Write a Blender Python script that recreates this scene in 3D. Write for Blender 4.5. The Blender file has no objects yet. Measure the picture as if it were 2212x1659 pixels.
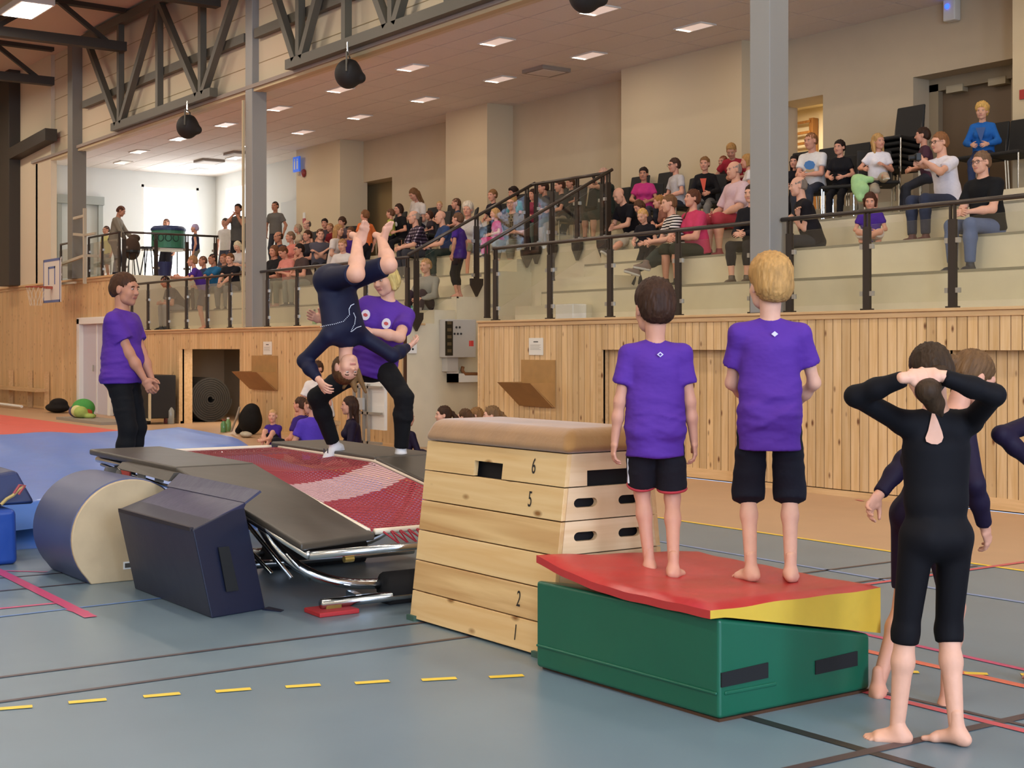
import bpy, bmesh, math, random
import numpy as np
from mathutils import Vector, Matrix, Euler
random.seed(7)
SC = bpy.context.scene
COL = SC.collection
# ------------------------------------------------------------------ camera
F_PX, U0, V0, CAMH = 3100.0, 1106.0, 752.0, 1.55
FWD = math.radians(144.7)
FX, FY = math.cos(FWD), math.sin(FWD)
RX, RY = math.sin(FWD), -math.cos(FWD)
cam = bpy.data.cameras.new('camera'); camo = bpy.data.objects.new('camera', cam); COL.objects.link(camo)
camo.location = (0, 0, CAMH); camo.rotation_euler = (math.pi/2, 0, FWD - math.pi/2)
cam.sensor_fit = 'HORIZONTAL'; cam.sensor_width = 36; cam.lens = F_PX/2212*36
cam.shift_y = -(829.5 - V0)/2212; cam.clip_end = 200
SC.camera = camo
# ------------------------------------------------------------------ world, exposure
W = bpy.data.worlds.new('world'); SC.world = W; W.use_nodes = True
W.node_tree.nodes['Background'].inputs[0].default_value = (.62, .74, 1, 1)
W.node_tree.nodes['Background'].inputs[1].default_value = 1.0
SC.view_settings.view_transform = 'Standard'; SC.view_settings.look = 'None'
SC.view_settings.gamma = 1; SC.view_settings.use_curve_mapping = False
SC.view_settings.exposure = 0.0
SC.cycles.max_bounces = 8; SC.cycles.diffuse_bounces = 3; SC.cycles.caustics_reflective = False; SC.cycles.caustics_refractive = False; SC.cycles.glossy_bounces = 3; SC.cycles.transparent_max_bounces = 24
def area(name, loc, sx, sy, power, color, rot):
    l = bpy.data.lights.new(name, 'AREA'); l.shape = 'RECTANGLE'; l.size = sx; l.size_y = sy
    l.energy = power; l.color = color
    o = bpy.data.objects.new(name, l); COL.objects.link(o); o.location = loc; o.rotation_euler = rot
    return o
WARM = (1.0, .865, .695)
DAY = (.50, .68, 1.0)
# daylight through the two big windows in the end wall behind the camera's right side
for i, y in enumerate((-6.0, 3.0)):
    area('daylight', (9.6, y, 4.6), 7.0, 3.6, 1500, DAY, (0, math.radians(90), 0))
# daylight through the foyer's glazed door and window
area('daylight', (-37.15, 14.95, 4.75), 2.6, 1.4, 26, (.8, .9, 1.0), (0, math.radians(-90), 0))
area('daylight', (-35.6, 16.2, 4.7), 2.6, 2.4, 34, (.8, .9, 1.0), (math.radians(-90), 0, 0))

# ------------------------------------------------------------------ pixel helpers
def ray(u):
    a = (u - U0)/F_PX
    return FX + a*RX, FY + a*RY
def on_y(u, v, Y):
    dx, dy = ray(u); t = Y/dy
    return Vector((dx*t, Y, CAMH + (V0 - v)/F_PX*t))
def on_x(u, v, X):
    dx, dy = ray(u); t = X/dx
    return Vector((X, dy*t, CAMH + (V0 - v)/F_PX*t))
def on_z(u, v, z=0.0):
    t = (z - CAMH)*F_PX/(V0 - v); dx, dy = ray(u)
    return Vector((dx*t, dy*t, z))
def at_t(u, v, t):
    dx, dy = ray(u)
    return Vector((dx*t, dy*t, CAMH + (V0 - v)/F_PX*t))

# ------------------------------------------------------------------ materials
def srgb(h):
    if isinstance(h, str):
        h = h.lstrip('#'); c = [int(h[i:i+2], 16)/255 for i in (0, 2, 4)]
    else: c = list(h)
    return tuple([(x/12.92 if x <= .04045 else ((x+.055)/1.055)**2.4) for x in c] + [1])
MATS = {}
def mat(name, color='#808080', rough=.6, metal=0, spec=.5, noise=0, nscale=20, bump=0, bscale=60, emit=None, estr=0, stretch=(1,1,1), coat=0, sheen=0, bdist=.01):
    if name in MATS: return MATS[name]
    m = bpy.data.materials.new(name); m.use_nodes = True; MATS[name] = m
    nt = m.node_tree; b = nt.nodes['Principled BSDF']
    c = srgb(color)
    b.inputs['Base Color'].default_value = c
    b.inputs['Roughness'].default_value = rough; b.inputs['Metallic'].default_value = metal
    b.inputs['Specular IOR Level'].default_value = spec
    b.inputs['Coat Weight'].default_value = coat
    b.inputs['Sheen Weight'].default_value = sheen
    if emit:
        b.inputs['Emission Color'].default_value = srgb(emit); b.inputs['Emission Strength'].default_value = estr
    if noise or bump:
        tc = nt.nodes.new('ShaderNodeTexCoord'); mp = nt.nodes.new('ShaderNodeMapping')
        mp.inputs['Scale'].default_value = stretch
        nt.links.new(tc.outputs['Object'], mp.inputs[0])
    if noise:
        n = nt.nodes.new('ShaderNodeTexNoise'); n.inputs['Scale'].default_value = nscale; n.inputs['Detail'].default_value = 5
        nt.links.new(mp.outputs[0], n.inputs[0])
        mx = nt.nodes.new('ShaderNodeMixRGB'); mx.blend_type = 'MULTIPLY'; mx.inputs[0].default_value = 1
        mx.inputs[1].default_value = c
        mr = nt.nodes.new('ShaderNodeMapRange'); mr.inputs[1].default_value = .3; mr.inputs[2].default_value = .7
        mr.inputs[3].default_value = 1 - noise; mr.inputs[4].default_value = 1 + noise*.4
        nt.links.new(n.outputs[0], mr.inputs[0]); nt.links.new(mr.outputs[0], mx.inputs[2])
        nt.links.new(mx.outputs[0], b.inputs['Base Color'])
    if bump:
        n2 = nt.nodes.new('ShaderNodeTexNoise'); n2.inputs['Scale'].default_value = bscale; n2.inputs['Detail'].default_value = 3
        nt.links.new(mp.outputs[0], n2.inputs[0])
        bp = nt.nodes.new('ShaderNodeBump'); bp.inputs['Strength'].default_value = bump; bp.inputs['Distance'].default_value = bdist
        nt.links.new(n2.outputs[0], bp.inputs['Height']); nt.links.new(bp.outputs[0], b.inputs['Normal'])
    return m
def wood(name, c1, c2, axis='Z', scale=1.0, knots=True, rough=.45, vary=.18, knot_col='#6b3d1c'):
    """planed softwood: long grain along axis, scattered knots, board-to-board tone"""
    if name in MATS: return MATS[name]
    m = bpy.data.materials.new(name); m.use_nodes = True; MATS[name] = m
    nt = m.node_tree; b = nt.nodes['Principled BSDF']; L = nt.links.new
    b.inputs['Roughness'].default_value = rough
    geo = nt.nodes.new('ShaderNodeNewGeometry'); oi = nt.nodes.new('ShaderNodeObjectInfo'); tc = nt.nodes.new('ShaderNodeTexCoord')
    rnd = nt.nodes.new('ShaderNodeMath'); rnd.operation = 'ADD'; L(geo.outputs['Random Per Island'], rnd.inputs[0]); L(oi.outputs['Random'], rnd.inputs[1])
    fr = nt.nodes.new('ShaderNodeMath'); fr.operation = 'FRACT'; L(rnd.outputs[0], fr.inputs[0])
    off = nt.nodes.new('ShaderNodeMath'); off.operation = 'MULTIPLY'; off.inputs[1].default_value = 37.0; L(fr.outputs[0], off.inputs[0])
    cmb = nt.nodes.new('ShaderNodeCombineXYZ')
    for k in range(3): L(off.outputs[0], cmb.inputs[k])
    add = nt.nodes.new('ShaderNodeVectorMath'); L(geo.outputs['Position'], add.inputs[0]); L(cmb.outputs[0], add.inputs[1])
    s = {'X': (.06, 1, 1), 'Y': (1, .06, 1), 'Z': (1, 1, .06)}[axis]
    mp = nt.nodes.new('ShaderNodeMapping'); mp.inputs['Scale'].default_value = [x*scale for x in s]; L(add.outputs[0], mp.inputs[0])
    n = nt.nodes.new('ShaderNodeTexNoise'); n.inputs['Scale'].default_value = 22; n.inputs['Detail'].default_value = 4; n.inputs['Distortion'].default_value = .6; L(mp.outputs[0], n.inputs[0])
    rp = nt.nodes.new('ShaderNodeValToRGB'); rp.color_ramp.elements[0].position = .32; rp.color_ramp.elements[1].position = .68
    rp.color_ramp.elements[0].color = srgb(c2); rp.color_ramp.elements[1].color = srgb(c1); L(n.outputs[0], rp.inputs[0])
    mr = nt.nodes.new('ShaderNodeMapRange'); mr.inputs[3].default_value = 1 - vary; mr.inputs[4].default_value = 1 + vary*.5; L(fr.outputs[0], mr.inputs[0])
    mx = nt.nodes.new('ShaderNodeMixRGB'); mx.blend_type = 'MULTIPLY'; mx.inputs[0].default_value = 1; L(rp.outputs[0], mx.inputs[1]); L(mr.outputs[0], mx.inputs[2])
    out = mx.outputs[0]
    if knots:
        sk = {'X': (.45, 1, 1), 'Y': (1, .45, 1), 'Z': (1, 1, .45)}[axis]
        mk = nt.nodes.new('ShaderNodeMapping'); mk.inputs['Scale'].default_value = sk; L(add.outputs[0], mk.inputs[0])
        vo = nt.nodes.new('ShaderNodeTexVoronoi'); vo.inputs['Scale'].default_value = 7.5; L(mk.outputs[0], vo.inputs['Vector'])
        kr = nt.nodes.new('ShaderNodeValToRGB'); kr.color_ramp.elements[0].position = .06; kr.color_ramp.elements[1].position = .16
        kr.color_ramp.elements[0].color = (1, 1, 1, 1); kr.color_ramp.elements[1].color = (0, 0, 0, 1); L(vo.outputs['Distance'], kr.inputs[0])
        m2 = nt.nodes.new('ShaderNodeMixRGB'); m2.inputs[2].default_value = srgb(knot_col); L(kr.outputs[0], m2.inputs[0]); L(out, m2.inputs[1]); out = m2.outputs[0]
    L(out, b.inputs['Base Color'])
    return m
def glass_mat():
    if 'glass' in MATS: return MATS['glass']
    m = bpy.data.materials.new('glass'); m.use_nodes = True; MATS['glass'] = m
    nt = m.node_tree; nt.nodes.remove(nt.nodes['Principled BSDF']); L = nt.links.new
    tr = nt.nodes.new('ShaderNodeBsdfTransparent'); tr.inputs[0].default_value = (.97, .975, .95, 1)
    gl = nt.nodes.new('ShaderNodeBsdfGlossy'); gl.inputs['Roughness'].default_value = .03
    lw = nt.nodes.new('ShaderNodeLayerWeight'); lw.inputs[0].default_value = .5
    fr = nt.nodes.new('ShaderNodeMapRange'); fr.inputs[1].default_value = .3; fr.inputs[2].default_value = 1.0; fr.inputs[3].default_value = .04; fr.inputs[4].default_value = .5; L(lw.outputs['Facing'], fr.inputs[0])
    mx = nt.nodes.new('ShaderNodeMixShader'); L(fr.outputs[0], mx.inputs[0]); L(tr.outputs[0], mx.inputs[1]); L(gl.outputs[0], mx.inputs[2])
    L(mx.outputs[0], nt.nodes['Material Output'].inputs[0])
    return m

# ------------------------------------------------------------------ objects
def tag(o, label=None, cat=None, group=None, kind=None):
    if label: o['label'] = label
    if cat: o['category'] = cat
    if group: o['group'] = group
    if kind: o['kind'] = kind
    return o
def empty(name, loc=(0, 0, 0), label=None, cat=None, group=None, rz=0):
    o = bpy.data.objects.new(name, None); COL.objects.link(o); o.location = loc; o.rotation_euler = (0, 0, rz)
    o.empty_display_size = .1
    return tag(o, label, cat, group)
def newobj(name, me, parent=None):
    o = bpy.data.objects.new(name, me); COL.objects.link(o)
    if parent is not None: o.parent = parent
    return o
def copy_tree(o, parent=None):
    c = o.copy(); COL.objects.link(c)
    if parent is not None: c.parent = parent
    for ch in list(o.children): copy_tree(ch, c)
    return c
class MB:
    def __init__(s): s.v = []; s.f = []; s.m = []; s.cur = 0
    def mi(s, i): s.cur = i; return s
    def add(s, vs, fs):
        b = len(s.v); s.v += [tuple(v) for v in vs]
        for f in fs: s.f.append([b + i for i in f]); s.m.append(s.cur)
        return s
    def box(s, x0, x1, y0, y1, z0, z1):
        x0, x1 = min(x0, x1), max(x0, x1); y0, y1 = min(y0, y1), max(y0, y1); z0, z1 = min(z0, z1), max(z0, z1)
        vs = [(x0,y0,z0),(x1,y0,z0),(x1,y1,z0),(x0,y1,z0),(x0,y0,z1),(x1,y0,z1),(x1,y1,z1),(x0,y1,z1)]
        return s.hexa(vs)
    def hexa(s, vs):
        return s.add(vs, [(3,2,1,0),(4,5,6,7),(0,1,5,4),(1,2,6,5),(2,3,7,6),(3,0,4,7)])
    def bar(s, a, b, w, h=None, up=(0, 0, 1)):
        """rectangular bar from a to b"""
        a = Vector(a); b = Vector(b); h = h or w; d = (b - a).normalized(); up = Vector(up)
        if abs(d.dot(up)) > .98: up = Vector((0, 1, 0))
        x = d.cross(up).normalized()*(w/2); y = x.cross(d).normalized()*(h/2)
        vs = [a-x-y, a+x-y, a+x+y, a-x+y, b-x-y, b+x-y, b+x+y, b-x+y]
        return s.add(vs, [(0,1,2,3)[::-1],(4,5,6,7),(0,1,5,4),(1,2,6,5),(2,3,7,6),(3,0,4,7)])
    def tube(s, pts, r, seg=10, closed=False, cap=True):
        pts = [Vector(p) for p in pts]; n = len(pts); rs = r if isinstance(r, (list, tuple)) else [r]*n
        base = len(s.v); prev = None
        for i, p in enumerate(pts):
            if closed: d = pts[(i+1) % n] - pts[i-1]
            else: d = (pts[min(i+1, n-1)] - pts[max(i-1, 0)])
            d.normalize()
            if prev is None:
                up = Vector((0, 0, 1)) if abs(d.z) < .95 else Vector((1, 0, 0)); x = d.cross(up).normalized()
            else: x = (prev - d*prev.dot(d)).normalized()
            prev = x; y = d.cross(x)
            for k in range(seg):
                a = 2*math.pi*k/seg; s.v.append(tuple(p + (x*math.cos(a) + y*math.sin(a))*rs[i]))
        m = n if closed else n - 1
        for i in range(m):
            j = (i+1) % n
            for k in range(seg):
                q = (k+1) % seg
                s.f.append([base+i*seg+k, base+i*seg+q, base+j*seg+q, base+j*seg+k]); s.m.append(s.cur)
        if cap and not closed:
            s.f.append([base+k for k in range(seg)][::-1]); s.m.append(s.cur)
            s.f.append([base+(n-1)*seg+k for k in range(seg)]); s.m.append(s.cur)
        return s
    def prism(s, poly, vec):
        """closed polygon (3D points) extruded along vec"""
        n = len(poly); vec = Vector(vec); vs = [Vector(p) for p in poly]; vs += [p + vec for p in vs]
        fs = [tuple(range(n))[::-1], tuple(range(n, 2*n))] + [(i, (i+1) % n, n+(i+1) % n, n+i) for i in range(n)]
        return s.add(vs, fs)
    def sphere(s, c, r, seg=12, rings=8, M=None):
        c = Vector(c); r = (r, r, r) if not isinstance(r, (tuple, list)) else r
        base = len(s.v); M = M or Matrix.Identity(3)
        for i in range(rings+1):
            th = math.pi*i/rings
            for k in range(seg):
                ph = 2*math.pi*k/seg
                s.v.append(tuple(c + M @ Vector((r[0]*math.sin(th)*math.cos(ph), r[1]*math.sin(th)*math.sin(ph), r[2]*math.cos(th)))))
        for i in range(rings):
            for k in range(seg):
                q = (k+1) % seg
                s.f.append([base+i*seg+k, base+(i+1)*seg+k, base+(i+1)*seg+q, base+i*seg+q]); s.m.append(s.cur)
        return s
    def build(s, name, mats, parent=None, smooth=False, bevel=0, origin=None, bseg=2):
        me = bpy.data.meshes.new(name)
        vs = s.v
        if origin is not None: vs = [(v[0]-origin[0], v[1]-origin[1], v[2]-origin[2]) for v in vs]
        me.from_pydata(vs, [], s.f)
        if not isinstance(mats, (list, tuple)): mats = [mats]
        for m in mats: me.materials.append(m)
        me.polygons.foreach_set('material_index', s.m)
        if smooth: me.polygons.foreach_set('use_smooth', [True]*len(s.f))
        me.update()
        o = newobj(name, me, parent)
        if origin is not None and parent is None: o.location = origin
        if bevel:
            bm = o.modifiers.new('bevel', 'BEVEL'); bm.width = bevel; bm.segments = bseg; bm.limit_method = 'ANGLE'; bm.angle_limit = .6
            if smooth is False:
                me.polygons.foreach_set('use_smooth', [True]*len(s.f))
                wn = o.modifiers.new('wn', 'WEIGHTED_NORMAL'); wn.keep_sharp = True
        return o
def text_mesh(txt, size, material, name, parent=None, extrude=.0005):
    c = bpy.data.curves.new(name, 'FONT'); c.body = txt; c.size = size; c.extrude = extrude; c.align_x = 'CENTER'; c.align_y = 'CENTER'
    o = bpy.data.objects.new(name, c); COL.objects.link(o)
    dg = bpy.context.evaluated_depsgraph_get()
    me = bpy.data.meshes.new_from_object(o.evaluated_get(dg)); bpy.data.objects.remove(o); bpy.data.curves.remove(c)
    me.materials.clear(); me.materials.append(material)
    return newobj(name, me, parent)
# ================================================================== THE SETTING
YW, ZL, ZP = 11.5, 1.94, 3.23          # tribune front plane, ledge height, platform / gallery height
ZC, YB, YP = 6.35, 16.45, 15.83        # tribune ceiling, back wall, pilaster fronts
VX0, VX1, VY1 = -19.17, -17.05, 13.97  # stairwell gap
M_floor = mat('floor_linoleum', '#6f8089', rough=.33, spec=.45, noise=.10, nscale=1.3)
M_beige = mat('floor_beige', '#c09a76', rough=.42, noise=.06, nscale=2)
M_wallw = mat('painted_wall', '#cbb798', rough=.8, noise=.03, nscale=3)
M_conc = mat('painted_concrete', '#d6c9ab', rough=.7, noise=.05, nscale=4)
M_concedge = mat('step_edge_strip', '#8f8670', rough=.7)
M_hallw = mat('hall_wall', '#d8c6a8', rough=.8)
M_tile = mat('ceiling_tile', '#e8dcd2', rough=.9, noise=.03, nscale=30)
M_grid = mat('ceiling_grid', '#9d8f82', rough=.7)
M_steel = mat('grey_steel', '#5e594c', rough=.5, spec=.4)
M_steeld = mat('dark_steel', '#3c352b', rough=.55, spec=.4)
M_col = mat('column_paint', '#8f8c86', rough=.42, spec=.5)
M_plank = wood('pine_planks', '#e3bf8e', '#d2a870', 'Z')
M_plank2 = wood('pine_boards_left', '#e0bb88', '#cfa56e', 'Z', vary=.12)
M_trim = wood('pine_trim', '#e2bb88', '#d0a772', 'X', knots=False)
M_dark = mat('shadow_gap', '#4a2c14', rough=.9)
M_white = mat('white_paint', '#e6e2d8', rough=.6)
M_black = mat('black_plastic', '#141312', rough=.5)
M_chrome = mat('chrome', '#d8d8d8', rough=.12, metal=1)

def structure(mb, name, mats, **k): return tag(mb.build(name, mats, **k), kind='structure')
# --- floors
structure(MB().box(-44, 10, -15, 8.67, -.1, 0), 'floor', M_floor)
structure(MB().box(-44, 10, 8.67, 11.6, -.1, 0).box(VX0, VX1, 11.6, VY1, -.1, 0).box(-31.5, -24.9, 11.6, 14, -.1, 0), 'floor_border', M_beige)
flo = bpy.data.objects['floor']
LM = {k: mat('line_' + k, c, rough=.4) for k, c in dict(yellow='#f0c83c', dark='#4a3a3c', black='#2a2426', pink='#c2456f', red='#c8505a', orange='#d86a52', blue='#5a80b8', paleblue='#7f92b8').items()}
def line_strip(pts, w, c, z=.003):
    mb = MB()
    for a, b in zip(pts[:-1], pts[1:]):
        a = Vector((a[0], a[1], z)); b = Vector((b[0], b[1], z)); d = (b-a).normalized(); n = Vector((-d.y, d.x, 0))*w/2
        mb.add([a-n, b-n, b+n, a+n], [(0, 1, 2, 3)])
    return mb.build('court_line', LM[c], flo)
def pxline(pts, w, c, z=.003, ext=0):
    g = [on_z(u, v) for u, v in pts]
    if ext: g[0] = g[0] + (g[0]-g[1]).normalized()*ext; g[-1] = g[-1] + (g[-1]-g[-2]).normalized()*ext
    return line_strip(g, w, c, z)
line_strip([(-44, 8.67), (10, 8.67)], .05, 'yellow')
line_strip([(-6.90, -9), (-6.90, 8.6)], .035, 'dark'); line_strip([(-6.42, -9), (-6.42, 8.6)], .035, 'dark')
for u0, v0, u1, v1 in ((-70,1538,70,1527),(148,1519,230,1512),(310,1506,389,1499),(466,1495,542,1489),(617,1485,692,1480),(767,1477,841,1472),(911,1470,986,1466),(1057,1464,1131,1460),(1935,1452,1985,1453),(2083,1455,2134,1457),(2205,1458,2260,1460)):
    pxline([(u0, v0), (u1, v1)], .05, 'yellow', .0035)
pxline([(0,1236),(130,1301)], .075, 'pink', .004, .6); pxline([(-60,1232),(102,1236)], .03, 'pink'); pxline([(-60,1321),(125,1303)], .045, 'pink')
pxline([(154,1316),(181,1324)], .08, 'pink'); pxline([(-60,1254),(172,1235)], .03, 'dark'); pxline([(-60,1283),(262,1252)], .03, 'dark')
pxline([(-60,1340),(328,1295)], .03, 'blue', .003, .5)
pxline([(1616,1550),(1983,1655)], .055, 'black', .003, 1.2); pxline([(1700,1664),(2134,1566)], .055, 'dark', .0032, .4)
pxline([(1960,1509),(2212,1568)], .03, 'dark', .0036, 1.5); pxline([(1960,1518),(2212,1580)], .05, 'red', .0034, 1.5)
pxline([(1969,1393),(2211,1447)], .045, 'pink', .003, 1.5); pxline([(1965,1428),(2211,1483)], .06, 'orange', .0033, 1.5)
pxline([(1873,1263),(2211,1215)], .05, 'red', .0042, .8); pxline([(1460,1176),(2057,1278),(2211,1302)], .04, 'paleblue', .003, 1.5)
# small red notch on the border floor by the wall
pxline([(1850,1080),(1864,1083)], .04, 'red', .003)

# --- wood-clad tribune front: backing, planks, trim
PW, GAP = .121, .012
H1 = (-14.28, -11.78); H2 = (-8.92, -6.0); OP = (-28.03, -25.17); ZO = 1.53
wt = structure(MB().box(VX1, H1[0], 11.535, 11.57, 0, ZL-.03).box(H1[1], H2[0], 11.535, 11.57, 0, ZL-.03)
   .box(H1[0], H1[1], 11.535, 11.57, ZO, ZL-.03).box(H2[0], -5, 11.535, 11.57, ZO, ZL-.03)
   .box(H1[0], H1[1], 11.65, 11.7, 0, ZO).box(H2[0], -5, 11.65, 11.7, 0, ZO)
   .box(-31.8, OP[0], 11.535, 11.57, 0, ZL-.03).box(OP[1], VX0, 11.535, 11.57, 0, ZL-.03).box(OP[0], OP[1], 11.535, 11.57, ZO, ZL-.03)
   .box(-44, -34.3, 11.535, 11.57, 0, ZP-.06).box(-32.1, -31.8, 11.535, 11.57, 0, ZP-.06).box(-34.3, -32.1, 11.535, 11.57, 2.2, ZP-.06), 'wall_tribune', M_dark)
plank_me = MB().box(-PW/2+GAP/2, PW/2-GAP/2, 0, .03, 0, 1)
p0 = plank_me.build('plank', M_plank, wt); PLK = p0.data; bpy.data.objects.remove(p0)
def plank(x, y, z0, z1):
    o = newobj('plank', PLK, wt); o.location = (x, y, z0); o.scale = (1, 1, z1 - z0)
n = int((VX1 - (-5.1))/-PW)
for i in range(n):
    x = VX1 + PW*(i+.5)
    for (a, b) in (H1, H2):
        if a < x < b:
            plank(x, 11.505, ZO, ZL-.085); plank(x, 11.62, .13, ZO-.0); break
    else: plank(x, 11.505, .07, ZL-.085)
mb = MB()
for (x0, x1, zt) in ((-31.8, VX0, ZL-.085), (-44, -31.8, ZP-.12)):
    x = x0 + PW/2
    while x < x1 - .03:
        z0 = .05
        if OP[0]-.02 < x < OP[1]: z0 = ZO
        if -34.36 < x < -32.05: z0 = 2.26
        mb.box(x-PW/2+.004, x+PW/2-.004, 11.505, 11.535, z0, zt); x += PW
tag(mb.build('planking', M_plank2, wt), kind='stuff')
structure(MB().box(VX1-.02, -5, 11.46, 11.9, ZL-.03, ZL).box(VX1-.02, -5, 11.485, 11.54, ZL-.085, ZL-.03), 'trim_1', M_trim, bevel=.006)
structure(MB().box(-31.8, VX0+.02, 11.46, 11.9, ZL-.03, ZL).box(-31.8, VX0+.02, 11.485, 11.54, ZL-.085, ZL-.03), 'trim_2', M_trim, bevel=.006)
structure(MB().box(-44, -31.78, 11.46, 11.9, ZP-.05, ZP).box(-44, -31.78, 11.485, 11.54, ZP-.12, ZP-.05), 'trim_3', M_trim, bevel=.006)
structure(MB().box(VX1, H1[0], 11.49, 11.535, 0, .06).box(H1[1], H2[0], 11.485, 11.535, 0, .06).box(H1[0], H1[1], 11.61, 11.65, .015, .13).box(H2[0], -5, 11.61, 11.65, .015, .13)
   .box(-31.8, OP[0], 11.49, 11.535, 0, .05).box(OP[1], VX0, 11.49, 11.535, 0, .05).box(-44, -34.36, 11.49, 11.535, 0, .05), 'baseboard_tribune', M_trim)
structure(MB().box(OP[0]-.1, OP[0]+.0, 11.46, 11.75, 0, ZO).box(OP[1], OP[1]+.05, 11.5, 11.75, 0, ZO).box(VX1-.03, VX1, 11.49, 11.56, 0, ZL-.03).box(H1[1]-.04, H1[1], 11.5, 11.68, 0, ZO).box(H1[0]-.06, H1[0], 11.5, 11.68, 0, ZO).box(H2[0]-.06, H2[0], 11.5, 11.68, 0, ZO), 'trim_4', M_trim)
# hatch closer
hc = empty('door_closer', on_y(1578, 762, 11.6), 'small metal hatch closer under the right end of the lintel', 'door closer')
MB().bar((-.05, 0, .03), (.03, -.02, -.03), .035, .03).bar((.03, -.02, -.035), (.1, 0, -.05), .02).build('body', M_chrome, hc)
# --- store room behind the low opening
structure(MB().box(-31.5, -24.9, 14, 14.1, 0, 1.8).box(-31.6, -31.5, 11.6, 14.1, 0, 1.8).box(-24.9, -24.8, 11.6, 14.1, 0, 1.8).box(-31.5, -24.9, 11.6, 14.1, 1.78, 1.82).box(-26.3, -24.9, 12.6, 14, 0, 1.78), 'wall_store', M_wallw)
area('store_lamp', (-27.2, 12.5, 1.74), .8, .3, 34, WARM, (0, 0, 0))
# --- white double door in the tall wood wall
d1 = structure(MB().box(-34.2, -32.2, 11.55, 11.6, 0, 2.16), 'door_1', mat('door_grey', '#c9c4cc', rough=.5))
MB().box(-34.36, -34.18, 11.44, 11.6, 0, 2.26).box(-32.22, -32.05, 11.44, 11.6, 0, 2.26).box(-34.36, -32.05, 11.44, 11.6, 2.12, 2.28).build('door_frame', M_white, d1, bevel=.01)
MB().box(-33.22, -33.18, 11.53, 11.6, .02, 2.12).build('meeting_rail', M_white, d1)
MB().tube([(-33.35, 11.5, 1.0), (-33.35, 11.5, 1.15)], .02).build('handle', M_chrome, d1)

# --- tribune steps: treads, risers, stair flights, side walls of the stairwell
ST = [(11.9, ZL), (12.5, 2.37), (13.3, 2.80), (14.1, ZP)]
mb = MB()
for x0, x1 in ((-31.8, VX0-.14), (VX1+.14, -4.5)):
    mb.box(x0, x1, 11.57, 12.5, ZL-.12, ZL-.005)
    for i, (y, z) in enumerate(ST[1:3]): mb.box(x0, x1, y, ST[i+2][0]+.05, ST[i][1]-.1, z)
mb.box(-38, -4.5, 14.1, 17.2, ZP-.5, ZP); mb.box(-31.4, -4.5, 15.12, 16.46, ZP, 3.5)
mb.box(-44, -31.82, 11.57, 14.1, ZP-.25, ZP-.003); mb.box(-31.9, -31.8, 11.57, 14.09, ZL-.2, ZP-.01)
tr = structure(mb, 'tribune_steps', M_conc)
mb = MB()
for x0, x1 in ((-31.8, VX0), (VX1, -4.5)):
    for y, z in ST[1:3]: mb.box(x0, x1, y-.006, y+.03, z-.025, z+.002)
    mb.box(x0, x1, 14.094, 14.13, ZP-.025, ZP+.002)
mb.build('nosing', M_concedge, tr)
for x0, x1 in ((VX1+.04, -15.72), (-20.5, VX0-.04)):
    for k in range(3): MB().box(x0, x1, ST[k+1][0]-.4, ST[k+1][0]+.02, ST[k][1]-.1, ST[k][1]+.215).build('stair_tread', M_conc, tr)
def side_wall(x0, x1):
    pf = [(11.57, 0), (14.1, 0), (14.1, ZP-.003), (14.09, ZP-.003), (14.09, 2.802), (13.29, 2.802), (13.29, 2.372), (12.49, 2.372), (12.49, ZL-.003), (11.57, ZL-.003)]
    return [(x0, y, z) for y, z in pf], (x1 - x0, 0, 0)
structure(MB().prism(*side_wall(VX0-.15, VX0)).prism(*side_wall(VX1, VX1+.15)).box(VX0-.1, VX1+.1, VY1, 14.08, 0, ZP-.004), 'wall_stairwell', M_conc)
# --- tribune back wall with pilasters, doors
RC = [(-30, -27.9), (-16.15, -15.06), (-13.36, -11.4)]
mb = MB(); xs = [-31.4] + [x for r in RC for x in r] + [-4.5]; ZD = 5.40
for i in range(0, len(xs), 2): mb.box(xs[i], xs[i+1], YB, YB+.6, ZP, ZC)
for a, b in RC: mb.box(a, b, YB, YB+.6, ZD, ZC)
structure(mb, 'wall_back', M_wallw)
M_pil = mat('pilaster_paint', '#d8c4a0', rough=.8)
mb = MB()
for a, b in ((-19.1, -16.17), (-24.7, -23.2), (-31.4, -29.2), (-11.28, -4.5)): mb.box(a, b, YP, YB+.1, ZP, ZC)
structure(mb, 'wall_pilaster', M_pil)
d2 = structure(MB().box(-13.3, -11.4, 16.9, 16.95, ZP, 5.45), 'door_2', mat('door_brown', '#6f5a44', rough=.5))
MB().box(-13.36, -13.2, 16.8, 16.95, ZP, 5.32).box(-13.36, -11.4, 16.8, 16.95, 5.22, 5.4).box(-12.02, -11.95, 16.84, 16.95, ZP, 5.3).build('door_frame', mat('door_frame_tan', '#9f8d72', rough=.5), d2)
for x in (-13.05, -12.35): MB().box(x, x+.28, 16.78, 16.9, 5.16, 5.26).build('door_closer', mat('closer_grey', '#b8a98c', rough=.5), d2)
d3 = structure(MB().box(-30, -27.9, 16.9, 16.95, ZP, 5.45), 'door_3', mat('door_tan', '#a58a60', rough=.5))
MB().box(-28.05, -27.9, 16.8, 16.95, ZP, 5.3).build('door_frame', M_dark, d3)
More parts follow.
